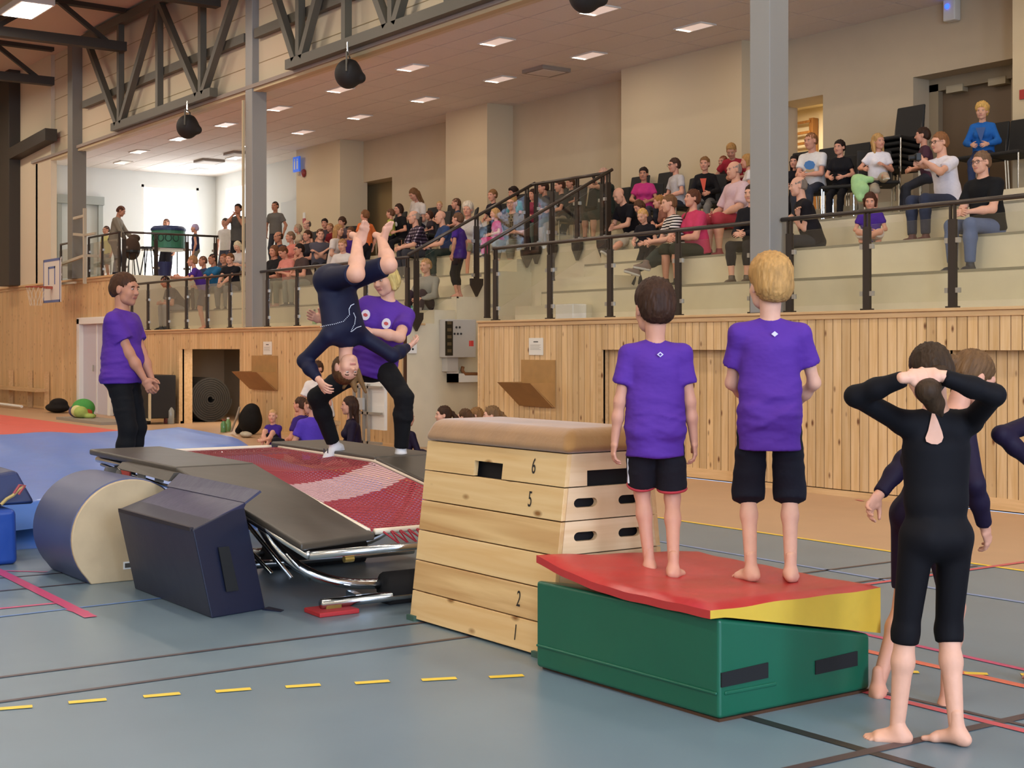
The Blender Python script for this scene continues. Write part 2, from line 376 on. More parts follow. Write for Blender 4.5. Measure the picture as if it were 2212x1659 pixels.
# lit room behind the middle doorway
structure(MB().box(-22, -13.9, 19.5, 19.6, ZP, 6).box(-22, -21.9, 17, 19.6, ZP, 6).box(-13.9, -13.8, 17, 19.6, ZP, 6).box(-22, -13.8, 17, 19.6, 5.9, 6).box(-22, -13.8, 17, 19.6, ZP-.1, ZP), 'wall_sideroom', mat('sideroom_wall', '#ead9b2', rough=.8))
area('sideroom_lamp', (-17.5, 18.2, 5.85), 1.2, .6, 70, WARM, (0, 0, 0))
wb = empty('wall_bars', (-18.6, 19.2, ZP), 'wooden wall bars seen through the doorway behind the grey column', 'wall bars')
M_bars = wood('bars_wood', '#b07a3e', '#8f5e2c', 'Z', knots=False)
for x in (-20.0, -19.0, -18.0): MB().box(x-.05, x+.05, 19.35, 19.48, ZP, 5.7).build('upright', M_bars, wb).location = (18.6, -19.2, -ZP)
for k in range(12): MB().box(-20.0, -18.0, 19.33, 19.37, ZP+.3+k*.19, ZP+.345+k*.19).build('rung', M_bars, wb).location = (18.6, -19.2, -ZP)
# --- foyer at the far end: end wall with glazed door, window wall
M_foy = mat('foyer_white', '#e2e0d8', rough=.8)
M_lit = mat('daylit_pane', '#ffffff', rough=.2, emit='#f4f8ff', estr=3.2)
M_lit2 = mat('daylit_pane_blue', '#ffffff', rough=.2, emit='#e4edff', estr=2.8)
GY0, GY1 = 14.3, 15.95
structure(MB().box(-37.75, -37.6, 11.5, 12.05, ZP, ZC).box(-37.75, -37.6, 13.2, GY0, ZP, ZC).box(-37.75, -37.6, GY1, YB+.1, ZP, ZC).box(-37.75, -37.6, 12.05, 13.2, 5.5, ZC).box(-37.75, -37.6, GY0, GY1, 6.0, ZC), 'wall_foyer_end', M_foy)
structure(MB().box(-37.75, -37.0, YB, YB+.15, ZP, ZC).box(-34.6, -31.4, YB, YB+.15, ZP, ZC).box(-37.0, -34.6, YB, YB+.15, 5.95, ZC), 'wall_foyer_back', M_foy)
w1 = structure(MB().box(-37.75, -37.7, GY0, GY1, ZP, 6.0), 'window_1', M_lit)
MB().box(-37.72, -37.6, GY0, GY0+.07, ZP, 6.0).box(-37.72, -37.6, GY1-.07, GY1, ZP, 6.0).box(-37.72, -37.6, GY0, GY1, 5.93, 6.0).build('window_frame', M_white, w1)
w2 = structure(MB().box(-37.0, -34.6, YB+.1, YB+.14, ZP, 5.95), 'window_2', M_lit2)
MB().box(-37.0, -36.93, YB, YB+.12, ZP, 5.95).box(-35.85, -35.75, YB, YB+.12, ZP, 5.95).box(-34.67, -34.6, YB, YB+.12, ZP, 5.95).build('window_frame', M_white, w2)
d4 = structure(MB().box(-37.72, -37.66, 12.1, 13.15, ZP, 5.4), 'door_4', mat('foyer_door', '#cfd0c8', rough=.5))
MB().box(-37.72, -37.55, 12.0, 12.12, ZP, 5.5).box(-37.72, -37.55, 13.1, 13.22, ZP, 5.5).box(-37.72, -37.5, 11.98, 13.24, 5.36, 5.58).box(-37.68, -37.64, 12.6, 12.64, ZP, 5.4).build('door_frame', mat('foyer_frame', '#a9aca4', rough=.5), d4)
structure(MB().box(-33.2, -31.45, 16.3, YB, ZP, 5.25), 'wall_foyer_cupboard', mat('cupboard_grey', '#cfd0cc', rough=.7))
# --- upper hall wall above the opening, beside the foyer opening
structure(MB().box(-44, -36.5, 11.5, 11.65, ZP, 9.4).box(-36.5, 10, 11.6, 11.75, ZC-.02, 9.4), 'wall_upper', M_hallw)
up = bpy.data.objects['wall_upper']
for z in (6.85, 7.35, 7.85, 8.35, 8.85): MB().box(-36.5, 10, 11.592, 11.602, z, z+.012).build('board_joint', mat('joint', '#a8906a', rough=.8), up)
# --- tribune ceiling: soffit, tiles and recessed lights
structure(MB().box(-38, 10, 11.45, 17.2, ZC+.03, ZC+.1), 'ceiling', M_grid)
ce = bpy.data.objects['ceiling']
TX, TY = 1.22, .61
t0 = MB().box(-TX/2+.008, TX/2-.008, -TY/2+.008, TY/2-.008, ZC, ZC+.03).build('ceiling_tile', M_tile, ce); TME = t0.data; bpy.data.objects.remove(t0)
x = -37.0
while x < -5.2:
    for iy in range(8):
        o = newobj('ceiling_tile', TME, ce); o.location = (x, 11.615 + TY*(iy+.5), 0)
    x += TX
structure(MB().box(-36.5, 10, 11.49, 11.63, ZC-.03, ZC+.10), 'trim_5', mat('fascia', '#c9b48c', rough=.7))
M_lamp = mat('lamp_louvre', '#efe4d8', rough=.4, emit='#ffe0d2', estr=.5)
M_lampb = mat('lamp_tube', '#ffffff', rough=.4, emit='#fff4e6', estr=6)
def recessed(X, Y, label):
    e = empty('recessed_light', (X, Y, ZC), label, 'ceiling light', 'recessed ceiling lights in two rows')
    MB().box(-.28, .28, -.14, .14, -.012, -.002).build('louvre', M_lamp, e)
    MB().box(-.3, .3, -.16, -.14, -.02, 0).box(-.3, .3, .14, .16, -.02, 0).box(-.3, -.28, -.14, .14, -.02, 0).box(.28, .3, -.14, .14, -.02, 0).build('frame', M_white, e)
    area('recessed_light_glow', (X, Y, ZC-.03), .55, .27, 9 if X > -32 else 4, WARM, (0, 0, 0))
    for k in range(4): MB().box(-.275, -.24, -.13+k*.07, -.08+k*.07, -.018, -.010).build('tube_end', M_lampb, e)
for i in range(11):
    X = -5.7 - 2.55*i
    for r, Y in enumerate((12.77, 14.6)):
        recessed(X, Y, 'recessed ceiling light in the %s row above the seats, %s counted from the foyer' % (('hall-side', 'wall-side')[r], ('first', 'second', 'third', 'fourth', 'fifth', 'sixth', 'seventh', 'eighth', 'ninth', 'tenth', 'eleventh')[10-i]))
for i, (X, Y) in enumerate(((-33.8, 12.8), (-36.0, 13.2), (-33.5, 15.2), (-36.3, 15.4))):
    recessed(X, Y, 'recessed ceiling light above the white foyer, ' + ('near the hall, right of two', 'near the hall, left of two', 'further in, right of two', 'further in, left of two')[i])
def panel(u, v, label):
    p = on_z(u, v, ZC)
    e = empty('ceiling_vent', p, label, 'vent'); MB().box(-.3, .3, -.3, .3, -.06, 0).build('grille', M_grid, e); MB().box(-.24, .24, -.24, .24, -.065, -.06).build('face', M_tile, e)
panel(1180, 150, 'square ceiling vent on the left of the tribune ceiling, near two light rows')
panel(452, 346, 'grey ceiling vent above the bright foyer door'); panel(518, 330, 'grey ceiling vent beside the grey column above the foyer')
# --- hall shell out of frame: side walls, roof
structure(MB().box(-44, 10, -15.2, -15, 0, 9.4), 'wall_south', M_hallw)
structure(MB().box(-44.2, -44, -15.2, 12, 0, 9.4), 'wall_west', M_hallw)
structure(MB().box(10, 10.2, -15.2, -10, 0, 9.4).box(10, 10.2, 7, 12, 0, 9.4).box(10, 10.2, -10, 7, 0, 2.7).box(10, 10.2, -10, 7, 6.5, 9.4), 'wall_east', M_hallw)
w3 = structure(MB().box(10.1, 10.15, -10, 7, 2.7, 6.5), 'window_3', M_lit2)
mb = MB()
for k in range(9): mb.box(10, 10.12, -10+k*2.11-.04, -10+k*2.11+.04, 2.7, 6.5)
mb.build('window_frame', M_white, w3)
structure(MB().box(-4.6, -4.5, 11.57, 17.2, ZP, ZC), 'wall_tribune_end', M_wallw)
structure(MB().hexa([(-44.2,-15.2,9.4),(10.2,-15.2,9.4),(10.2,12,9.0),(-44.2,12,9.0),(-44.2,-15.2,9.6),(10.2,-15.2,9.6),(10.2,12,9.3),(-44.2,12,9.3)]), 'ceiling_hall', mat('roof_sheet', '#d6c8b2', rough=.8))

# --- columns
def column(x0, x1, y0, y1, z0, m, label):
    o = MB().box(x0, x1, y0, y1, z0, 9.1).build('column', m, bevel=.012)
    return tag(o, label, 'column', kind='structure')
column(-11.58, -11.27, 11.46, 11.76, ZL, M_col, 'large grey steel column on the ledge, right half of the picture')
column(-24.84, -24.54, 11.46, 11.76, ZL, M_col, 'grey steel column on the ledge, left half of the picture')
MB().box(-24.9, -24.86, 11.42, 11.46, ZL, 6.2).build('cable_duct', mat('duct', '#c9b48c', rough=.6), bpy.data.objects['column.001'])
column(-34.75, -34.4, 11.35, 11.7, ZP, mat('column_brownish', '#7c776c', rough=.45), 'grey steel column rising from the gallery edge beside the ladder')
column(-40.0, -39.1, 11.2, 11.5, ZP, M_steeld, 'dark steel column at the far left edge')
# --- wall trusses
def truss(label, xa, xb, nodes, verts, step, z0=6.52, z1=8.85):
    e = empty('steel_truss', (xa, 11.35, z0), label, 'truss'); e['kind'] = 'structure'
    off = Vector((xa, 11.35, z0))
    def P(n, a, b, w, m=M_steel, h=None):
        o = MB().bar(Vector(a)-off, Vector(b)-off, w, h).build(n, m, e); return o
    Y = 11.38
    P('bottom_chord', (xa, Y, z0), (xb, Y, z0), .17); P('top_chord', (xa-2, Y, z1), (xb+2, Y, z1), .18)
    for x in verts: P('vertical', (x, Y, z0), (x, Y, z1), .13)
    for n in nodes:
        P('diagonal', (n-.12, Y-.02, z0+.05), (n-step, Y-.02, z1), .13); P('diagonal', (n+.12, Y-.02, z0+.05), (n+step, Y-.02, z1), .13)
    P('tie', (xa-(2.4 if xa < -30 else 1.6), 11.52, 7.38), (xb+1.2, 11.52, 7.38), .12, M_steel, .17)
truss('dark steel wall truss above the foyer opening', -31.6, -26.1, (-31.2, -26.66), (-31.2, -28.9, -26.66), 2.2)
truss('long steel wall truss along the top of the tribune opening', -22.85, -12.0, (-22.43, -19.28, -16.1, -12.9), (-22.43, -20.77, -19.28, -17.65, -16.1, -14.5, -12.9), 1.55)
def roof_truss(X, label):
    e = empty('roof_truss', (X, 0, 8.17), label, 'truss'); e['kind'] = 'structure'
    MB().bar((0, -14.8, 0), (0, 11.3, 0), .24, .2).build('bottom_chord', M_steeld, e); MB().bar((0, -14.8, 1.1), (0, 11.3, .85), .2).build('top_chord', M_steeld, e)
    for k in range(9):
        y = 11.0 - k*2.6
        MB().bar((0, y, 0), (0, y-1.3, .9), .1).build('diagonal', M_steeld, e); MB().bar((0, y-1.3, .9), (0, y-2.6, 0), .1).build('diagonal', M_steeld, e)
for i, X in enumerate((-40.7, -35.7, -30.7, -25.7, -20.7, -15.7, -10.7, -5.7, -.7, 4.3)):
    roof_truss(X, ['dark roof truss crossing the hall at the far end', 'dark roof truss low in the top left corner, in front of the far column', 'dark roof truss with a thick bottom chord beside the bright lamp in the top left corner'][i] if i < 3 else 'dark roof truss over the hall, above the picture')
tag(MB().bar((-39.2, 11.35, 6.75), (-36.0, 11.35, 6.9), .3, .3).build('wall_beam', M_steeld), 'dark steel beam end on the white wall at far left', 'beam', kind='structure')
for y0, z0 in ((6.5, 8.75), (9.0, 8.72)):
    tag(MB().box(-44, 10, y0-.06, y0+.06, z0-.1, z0+.1).build('purlin', M_steeld), 'dark roof purlin running the length of the hall', 'beam', kind='structure')
# --- hall luminaires hanging under the roof
M_hl = mat('hall_lamp_glow', '#ffffff', rough=.4, emit='#fff6ec', estr=14)
k = 0
for X in (-38.8, -33.8, -28.8, -23.8, -18.8, -13.8, -8.8, -3.8, 1.2, 6.2):
    for Y in (8.6, 3.2, -2.2, -7.6, -12.5):
        e = empty('hall_lamp', (X, Y, 8.25), 'bright rectangular hall lamp in the top left corner' if (X, Y) == (-28.8, 8.6) else 'hall lamp under the roof, above the picture', 'ceiling lamp', 'hall lamps in rows under the roof')
        MB().box(-.72, .72, -.33, .33, 0, .12).build('housing', M_white, e)
        MB().box(-.66, .66, -.28, .28, -.012, 0).build('diffuser', M_hl, e)
        a = area('hall_lamp_light', (X, Y, 8.22), 1.3, .55, 62, WARM, (0, 0, 0)); k += 1
# ================================================================== GYM EQUIPMENT
def vinyl(n, c, rough=.35, bump=.25, bs=6): return mat(n, c, rough=rough, spec=.5, bump=bump, bscale=bs, bdist=.02, noise=.06, nscale=3)
def cutout(o, mb):
    c = mb.build('cutter', M_dark); c.location = vo; m = o.modifiers.new('cut', 'BOOLEAN'); m.object = c; m.solver = 'EXACT'
    dg = bpy.context.evaluated_depsgraph_get(); me = bpy.data.meshes.new_from_object(o.evaluated_get(dg))
    me.polygons.foreach_set('use_smooth', [False]*len(me.polygons)); o.modifiers.clear(); o.data = me; me0 = c.data; bpy.data.objects.remove(c); bpy.data.meshes.remove(me0)
def smooth_obj(o, lv=2):
    m = o.modifiers.new('sub', 'SUBSURF'); m.levels = lv; m.render_levels = lv; return o
# --- vaulting box of six sections and a suede top
BX0, BX1, BY0, BY1, SH = -7.03, -5.71, 4.26, 5.06, .17
M_box = wood('vault_pine', '#e8c48c', '#dcb074', 'X', scale=.8, knots=True, rough=.35, vary=.10, knot_col='#8a5a26')
M_boxd = wood('vault_pine_dark_grain', '#e4be84', '#bd8a52', 'X', scale=.5, knots=False, rough=.35, vary=.05)
M_boxe = wood('vault_pine_end', '#e6c79c', '#d8b486', 'Y', scale=.8, knots=False, rough=.3, vary=.10)
vb = empty('vaulting_box', (BX0, BY0, 0), 'tall wooden vaulting box of numbered sections with a suede top', 'vaulting box')
vo = Vector((BX0, BY0, 0)); TP = .124/1.02
def yf(z): return BY0 + TP*z
def yb(z): return BY1 - TP*z
SEC = []
for i in range(6):
    z0, z1 = i*SH + .003, (i+1)*SH - .003; z0 = max(z0, .012); th = .028
    sec = MB().hexa([(BX0, yf(z0), z0), (BX1, yf(z0), z0), (BX1, yf(z0)+th, z0), (BX0, yf(z0)+th, z0), (BX0, yf(z1), z1), (BX1, yf(z1), z1), (BX1, yf(z1)+th, z1), (BX0, yf(z1)+th, z1)]).build('section_front', M_boxd if i in (1, 3) else M_box, vb, origin=vo, bevel=.003, bseg=1)
    SEC.append(sec)
    if i == 5: sec.modifiers.clear(); cutout(sec, MB().box(.50, .77, -.1, .3, 5*SH-.01, 5*SH+.085))
    MB().hexa([(BX0, yb(z0)-th, z0), (BX1, yb(z0)-th, z0), (BX1, yb(z0), z0), (BX0, yb(z0), z0), (BX0, yb(z1)-th, z1), (BX1, yb(z1)-th, z1), (BX1, yb(z1), z1), (BX0, yb(z1), z1)]).build('section_back', M_box, vb, origin=vo)
    for e, (xa, xb) in enumerate(((BX1-.03, BX1-.001), (BX0+.001, BX0+.03))):
        en = MB().hexa([(xa, yf(z0)+th, z0), (xb, yf(z0)+th, z0), (xb, yb(z0)-th, z0), (xa, yb(z0)-th, z0), (xa, yf(z1)+th, z1), (xb, yf(z1)+th, z1), (xb, yb(z1)-th, z1), (xa, yb(z1)-th, z1)]).build('section_end', M_boxe, vb, origin=vo)
        if e == 0 and i == 5: cutout(en, MB().box(1.2, 1.5, .25, .62, 5*SH-.01, 5*SH+.08))
        if e == 0 and i in (3, 4):
            mbx = MB()
            for yc in (.24, .53):
                P = [(1.2, yc + .03*c + .045*math.copysign(1, c), z0+.085 + .024*s_) for c, s_ in [(math.cos(a), math.sin(a)) for a in [math.pi*k/8 + .01 for k in range(16)]]]
                mbx.prism(P, (.4, 0, 0))
            cutout(en, mbx)
MB().box(BX0+.05, BX1-.05, BY0+.17, BY1-.17, .5, 1.01).build('inside_shade', mat('box_shade_black', '#120b07', rough=.9), vb, origin=vo)  # near-black filler block, painted shade so the hollow behind the slots looks dark
M_num = mat('stencil_black', '#1d120c', rough=.7)
for i, tx, px in ((5, '6', 1.05), (4, '5', 1.045), (1, '2', 1.03), (0, '1', 1.03)):
    o = text_mesh(tx, .115, M_num, 'numeral', SEC[i]); zc = i*SH + .088
    o.location = (px, TP*zc - .0025, zc); o.rotation_euler = (math.radians(90) - math.atan(TP), 0, 0); o.scale = (.62, 1, 1)
zt = 6*SH
pad = MB().hexa([(BX0-.035, yf(zt)-.03, zt), (BX1+.035, yf(zt)-.03, zt), (BX1+.035, yb(zt)+.03, zt), (BX0-.035, yb(zt)+.03, zt), (BX0+.01, yf(zt)+.03, zt+.125), (BX1-.01, yf(zt)+.03, zt+.125), (BX1-.01, yb(zt)-.03, zt+.125), (BX0+.01, yb(zt)-.03, zt+.125)]).build('suede_pad', mat('tan_suede', '#a2743e', rough=.95, sheen=.4, noise=.18, nscale=4, bump=.15, bscale=40), vb, origin=vo, bevel=.05, bseg=5)
for x in (BX0+.01, BX1-.1): MB().box(x-.02, x+.06, BY0-.015, BY0+.06, 0, .03).build('rubber_foot', mat('foot_green', '#3f5a4c', rough=.7), vb, origin=vo)

# --- green wedge block and the red and yellow wedge mat upside down on it
GX0, GX1, GY0_, GY1_ = -5.59, -4.35, 4.10, 5.06
gm = empty('foam_wedge', (GX1, GY0_, 0), 'green foam wedge block on the floor under the red mat', 'foam block')
go = Vector((GX1, GY0_, 0)); M_green = vinyl('green_vinyl', '#125a40', .36, .12, 4)
MB().hexa([(GX0, GY0_, .012), (GX1, GY0_+.03, .012), (GX1, GY1_, .012), (GX0, GY1_, .012), (GX0, GY0_, .43), (GX1, GY0_+.03, .43), (GX1, GY1_, .26), (GX0, GY1_, .26)]).build('block', M_green, gm, origin=go, bevel=.018, bseg=3)
MB().bar((GX0+.01, GY0_-.002, .118), (GX1-.01, GY0_+.026, .118), .012, .012).bar((GX1+.001, GY0_+.06, .118), (GX1+.001, GY0_+.36, .118), .012, .016).build('welt', M_green, gm, origin=go, bevel=.004)
MB().box(GX0+.005, GX1-.005, GY0_+.035, GY1_-.005, 0, .012).build('base_sheet', M_dark, gm, origin=go)
for y0 in (4.14, 4.70): MB().hexa([(GX1-.002, y0, .145-.02*(y0>4.5)), (GX1+.006, y0, .145-.02*(y0>4.5)), (GX1+.006, y0+.27, .15-.02*(y0>4.5)), (GX1-.002, y0+.27, .15-.02*(y0>4.5)), (GX1-.002, y0, .205-.02*(y0>4.5)), (GX1+.006, y0, .205-.02*(y0>4.5)), (GX1+.006, y0+.27, .215-.02*(y0>4.5)), (GX1-.002, y0+.27, .215-.02*(y0>4.5))]).build('black_strap', mat('black_strap', '#0e0d0d', rough=.8), gm, origin=go)
def wedge_mat():
    n = 26; mb = MB(); T = {}; Bt = {}
    for i in range(n+1):
        for j in range(n+1):
            a, b = i/n, j/n; x = GX0+.03 + (GX1-GX0-.03)*a; y = GY0_ - .02 + 1.05*b
            c = max(0, (.62-a)/.62); lift = .085*c*c*(1-b*.75)
            edge = min(a, 1-a, b, 1-b); rnd_ = .018*max(0, 1-edge/.05)**2
            sag = -.018*math.exp(-((a-.42)**2+(b-.45)**2)/.03) - .016*math.exp(-((a-.72)**2+(b-.7)**2)/.02)
            wr = .004*math.sin(9*a+14*b)*math.sin(5*b) + .0015*math.sin(31*a-6*b)
            gt = .437 - (.17/.93)*max(0, y-GY0_-.02)
            zt = .488 - .010*b + lift + sag + wr - rnd_; zb = max(gt + lift*.95 + .004, zt - .07 - .17*b) if True else 0
            zb = min(zb, zt-.035)
            T[i, j] = len(mb.v); mb.v.append((x, y, zt)); Bt[i, j] = len(mb.v); mb.v.append((x + .012*(1-2*a)*0, y, zb))
    def q(a, b, c, d, m): mb.f.append([a, b, c, d]); mb.m.append(m)
    for i in range(n):
        for j in range(n): q(T[i,j], T[i+1,j], T[i+1,j+1], T[i,j+1], 0); q(Bt[i,j], Bt[i,j+1], Bt[i+1,j+1], Bt[i+1,j], 0)
    for i in range(n): q(T[i,0], Bt[i,0], Bt[i+1,0], T[i+1,0], 0); q(T[i,n], T[i+1,n], Bt[i+1,n], Bt[i,n], 0)
    for j in range(n): q(T[0,j], T[0,j+1], Bt[0,j+1], Bt[0,j], 0); q(T[n,j], Bt[n,j], Bt[n,j+1], T[n,j+1], 1)
    return mb
wm = wedge_mat().build('wedge_mat', [vinyl('red_vinyl', '#b8302e', .34, .45, 5), vinyl('yellow_vinyl', '#d8b03c', .4, .5, 5)], origin=(GX1, GY0_, .45), smooth=True)
tag(wm, 'red gym mat with a yellow side, lying curled on the green block', 'gym mat')
es = wm.modifiers.new('es', 'EDGE_SPLIT'); es.split_angle = math.radians(50)

# --- double mini trampoline
TXN, TXR, TXF = -7.28, -9.1, -10.82
def tz(x):   # height of the frame along its length
    if x > TXR: return .45 + (.755-.45)*(TXN-x)/(TXN-TXR)
    return .755 + .02*(TXR-x)/(TXR-TXF)
tp = empty('double_mini_trampoline', (TXR, 4.74, 0), 'trampoline with red webbing bed, black pads and chrome frame', 'trampoline')
to = Vector((TXR, 4.74, 0)); M_pad = mat('black_pad_vinyl', '#4a4238', rough=.42, spec=.45, noise=.18, nscale=3, bump=.12, bscale=5, bdist=.02)
def pad_piece(x0, x1, y0, y1, dz=0, nm='side_pad', skew=0):
    mb = MB(); z0, z1 = tz(x0)+dz, tz(x1)+dz
    mb.hexa([(x0, y0, z0-.045), (x1, y0, z1-.045), (x1, y1, z1-.045), (x0+skew, y1, z0-.045), (x0, y0, z0), (x1, y0, z1), (x1, y1, z1), (x0+skew, y1, z0)])
    return mb.build(nm, M_pad, tp, origin=to, bevel=.014, bseg=3)
pad_piece(TXN, TXR, 3.70, 4.27, 0, skew=-.16); pad_piece(TXR-.004, TXF, 3.70, 4.27, .004)
pad_piece(TXN-.2, TXR, 5.22, 5.80); pad_piece(TXR-.004, TXF, 5.22, 5.80, .004)
MB().hexa([(TXR+.06, 3.62, tz(TXR)-.085), (TXR-.9, 3.62, tz(TXR)-.06), (TXR-.9, 3.69, tz(TXR)-.06), (TXR+.06, 3.69, tz(TXR)-.085), (TXR+.06, 3.66, tz(TXR)-.03), (TXR-.9, 3.66, tz(TXR)-.02), (TXR-.9, 3.71, tz(TXR)-.02), (TXR+.06, 3.71, tz(TXR)-.03)]).build('pad_skirt', M_pad, tp, origin=to)
M_tube = mat('chrome_tube', '#cfcfcf', rough=.16, metal=1)
for y in (3.76, 5.74):
    MB().tube([(TXN-.02, y, tz(TXN)-.075), (TXR, y, tz(TXR)-.075), (TXF+.03, y, tz(TXF)-.075)], .024, 10).build('side_rail', M_tube, tp, origin=to, smooth=True)
MB().tube([(TXF+.03, 3.76, tz(TXF)-.075), (TXF+.03, 5.74, tz(TXF)-.075)], .024).build('end_rail', M_tube, tp, origin=to, smooth=True)
MB().tube([(TXN-.02, 3.76, tz(TXN)-.075), (TXN-.02, 5.74, tz(TXN)-.075)], .024).build('end_rail', M_tube, tp, origin=to, smooth=True)
def arc(p0, p1, p2, n=12): return [tuple((1-t)**2*Vector(p0) + 2*t*(1-t)*Vector(p1) + t*t*Vector(p2)) for t in [i/n for i in range(n+1)]]
for X, Xt in ((-7.62, -7.95), (-9.25, -9.3)):
    MB().tube(arc((Xt, 3.78, tz(Xt)-.09), (X-.05, 3.86, .13), (X, 4.36, .115)) + [(X, 4.74, .115)] + arc((X, 5.12, .115), (X-.05, 5.62, .13), (Xt, 5.72, tz(Xt)-.09)), .033, 10).build('curved_leg', M_tube, tp, origin=to, smooth=True)
    xb = X + .14
    MB().tube([(xb, 3.93, .055), (xb, 5.55, .055)], .030, 10).build('floor_bar', M_tube, tp, origin=to, smooth=True)
    MB().bar((X+.02, 4.18, .07), (xb, 4.18, .06), .04, .06).build('bracket', M_tube, tp, origin=to)
    MB().tube([((X+xb)/2, 4.40, .088), ((X+xb)/2, 5.15, .088)], .105, 14).build('foam_sleeve', mat('black_foam', '#1c1815', rough=.9), tp, origin=to, smooth=True)
    MB().box(xb-.03, xb+.03, 3.95, 4.05, .02, .045).build('foot_clamp', mat('brass', '#a98d4a', rough=.4, metal=.8), tp, origin=to)
    MB().hexa([(xb-.10, 3.87, 0), (xb+.12, 3.86, 0), (xb+.12, 4.12, 0), (xb-.10, 4.12, 0), (xb-.10, 3.87, .028), (xb+.12, 3.86, .028), (xb+.12, 4.12, .028), (xb-.10, 4.12, .028)]).build('rubber_foot', mat('red_rubber', '#b02a2c', rough=.6), tp, origin=to, bevel=.006)
for a, b in (((TXF+.05, 3.78, .66), (-10.0, 3.94, .56)), ((-10.0, 3.94, .56), (-9.3, 3.94, .55)), ((-8.3, 3.80, .5), (-7.9, 3.95, .15)), ((-9.2, 3.94, .5), (-8.2, 3.96, .14)), ((-7.75, 3.84, .33), (-7.72, 3.98, .16))):
    MB().tube([a, b], .014, 8).build('brace', M_tube, tp, origin=to, smooth=True)
for x in (-10.45, -10.2): MB().tube([(x, 3.70, .62), (x, 3.78, .62)], .045, 14).build('transport_wheel', mat('wheel_grey', '#6f6a64', rough=.5), tp, origin=to)
MB().box(-10.2, -10.0, 3.715, 3.725, .565, .66).build('red_tag', mat('tag_red', '#c24a3e', rough=.6), tp, origin=to)
for x in (-9.78, -9.45): MB().box(x-.07, x+.07, 3.715, 3.725, .63, .70).build('maker_plate', mat('plate_grey', '#b8b6b0', rough=.5), tp, origin=to)
MB().tube([(-7.33, 4.0, .33), (-7.33, 4.06, .33)], .02).tube([(-8.62, 3.8, .42), (-8.62, 3.86, .42)], .035).build('fitting', mat('brass', '#a98d4a'), tp, origin=to)
# bed: woven webbing
def bz(x, y):
    z = tz(x) - .035; c = (y-4.745)/.47
    return z - .045*(1-c*c)*math.sin(math.pi*min(max((TXN-.25-x)/(TXN-TXF-.4), 0), 1))
XA, XB_, YA, YB_ = TXN-.22, TXF+.14, 4.29, 5.20
mbw = MB(); xs_ = [XA + (XB_-XA)*i/78 for i in range(79)]; ys_ = [YA + (YB_-YA)*i/25 for i in range(26)]
def pale(x, y): return -8.88 < x + .5*(y-4.74) < -8.40
def strip(p, wv, m):
    mbw.mi(m)
    for a, b in zip(p[:-1], p[1:]): a = Vector(a); b = Vector(b); mbw.add([a-wv, b-wv, b+wv, a+wv], [(0, 1, 2, 3)])
for y in ys_:
    for x0, x1 in zip(xs_[:-1], xs_[1:]): strip([(x0, y, bz(x0, y)), (x1, y, bz(x1, y))], Vector((0, .0135, 0)), 1 if pale((x0+x1)/2, y) else 0)
for x in xs_:
    for y0, y1 in zip(ys_[:-1], ys_[1:]):
        strip([(x, y0, bz(x, y0)+.003), (x, y1, bz(x, y1)+.003)], Vector((.0135, 0, -.0022*(x > TXR))), 1 if pale(x, (y0+y1)/2) else 0)
tag(mbw.build('webbing_bed', [mat('red_webbing', '#a3303c', rough=.7), mat('pale_webbing', '#d0a3a4', rough=.7)], tp, origin=to), kind='stuff')
M_cream = mat('cream_border', '#e2d2b8', rough=.7)
for y in (YA-.03, YB_+.03): MB().tube([(x, y, bz(x, y)+.004) for x in xs_[::3]], .016, 6).build('edge_band', M_cream, tp, origin=to, smooth=True)
for x in (XA+.02, XB_-.02): MB().tube([(x, y, bz(x, y)+.004) for y in ys_[::2]], .020, 6).build('edge_band', M_cream, tp, origin=to, smooth=True)
M_cord = mat('red_cord', '#9a2030', rough=.6)
mbc = MB()
for k in range(14):
    y = YA + .06*k + .05
    mbc.tube([(XA+.03, y, bz(XA, y)), (TXN-.04, y+.03, tz(TXN)-.06), (XA+.03, y+.055, bz(XA, y))], .007, 5)
    mbc.tube([(XB_-.03, y, bz(XB_, y)), (TXF+.05, y+.03, tz(TXF)-.06), (XB_-.03, y+.055, bz(XB_, y))], .007, 5)
for k in range(40):
    x = XA - .08*k - .05
    if x > XB_+.05:
        mbc.tube([(x, YB_+.04, bz(x, YB_)), (x-.03, 5.32, tz(x)-.08)], .006, 5); mbc.tube([(x, YA-.04, bz(x, YA)), (x-.03, 4.18, tz(x)-.08)], .006, 5)
tag(mbc.build('elastic_cord', M_cord, tp, origin=to), kind='stuff')

# --- navy foam box leaning against the trampoline, D-shaped roll block, blue folded mats
M_navy = vinyl('navy_vinyl', '#181c30', .42, .12, 5); M_navy2 = vinyl('navy_vinyl_light', '#3c3a52', .4, .3, 7)
nb = empty('foam_box', (-8.3, 3.5, 0), 'dark navy foam box with slanted lid in front of the trampoline', 'foam block'); no = Vector((-8.3, 3.5, 0))
MB().hexa([(-8.95, 3.36, 0), (-7.71, 3.35, 0), (-7.80, 3.73, 0), (-9.0, 3.73, 0), (-8.95, 3.245, .517), (-7.71, 3.235, .517), (-7.82, 3.60, .63), (-8.98, 3.60, .63)]).build('body', M_navy, nb, origin=no, bevel=.008)
MB().hexa([(-8.90, 3.28, .49), (-7.76, 3.275, .49), (-7.82, 3.6, .60), (-8.95, 3.6, .60), (-8.90, 3.30, .530), (-7.75, 3.295, .532), (-7.81, 3.62, .648), (-8.97, 3.62, .648)]).build('lid', M_navy2, nb, origin=no, bevel=.006)
MB().hexa([(-9.0, 3.60, .635), (-7.80, 3.60, .63), (-7.76, 3.685, .70), (-8.98, 3.685, .715), (-9.0, 3.595, .645), (-7.80, 3.595, .642), (-7.76, 3.675, .712), (-8.98, 3.675, .727)]).build('flap', M_navy2, nb, origin=no)
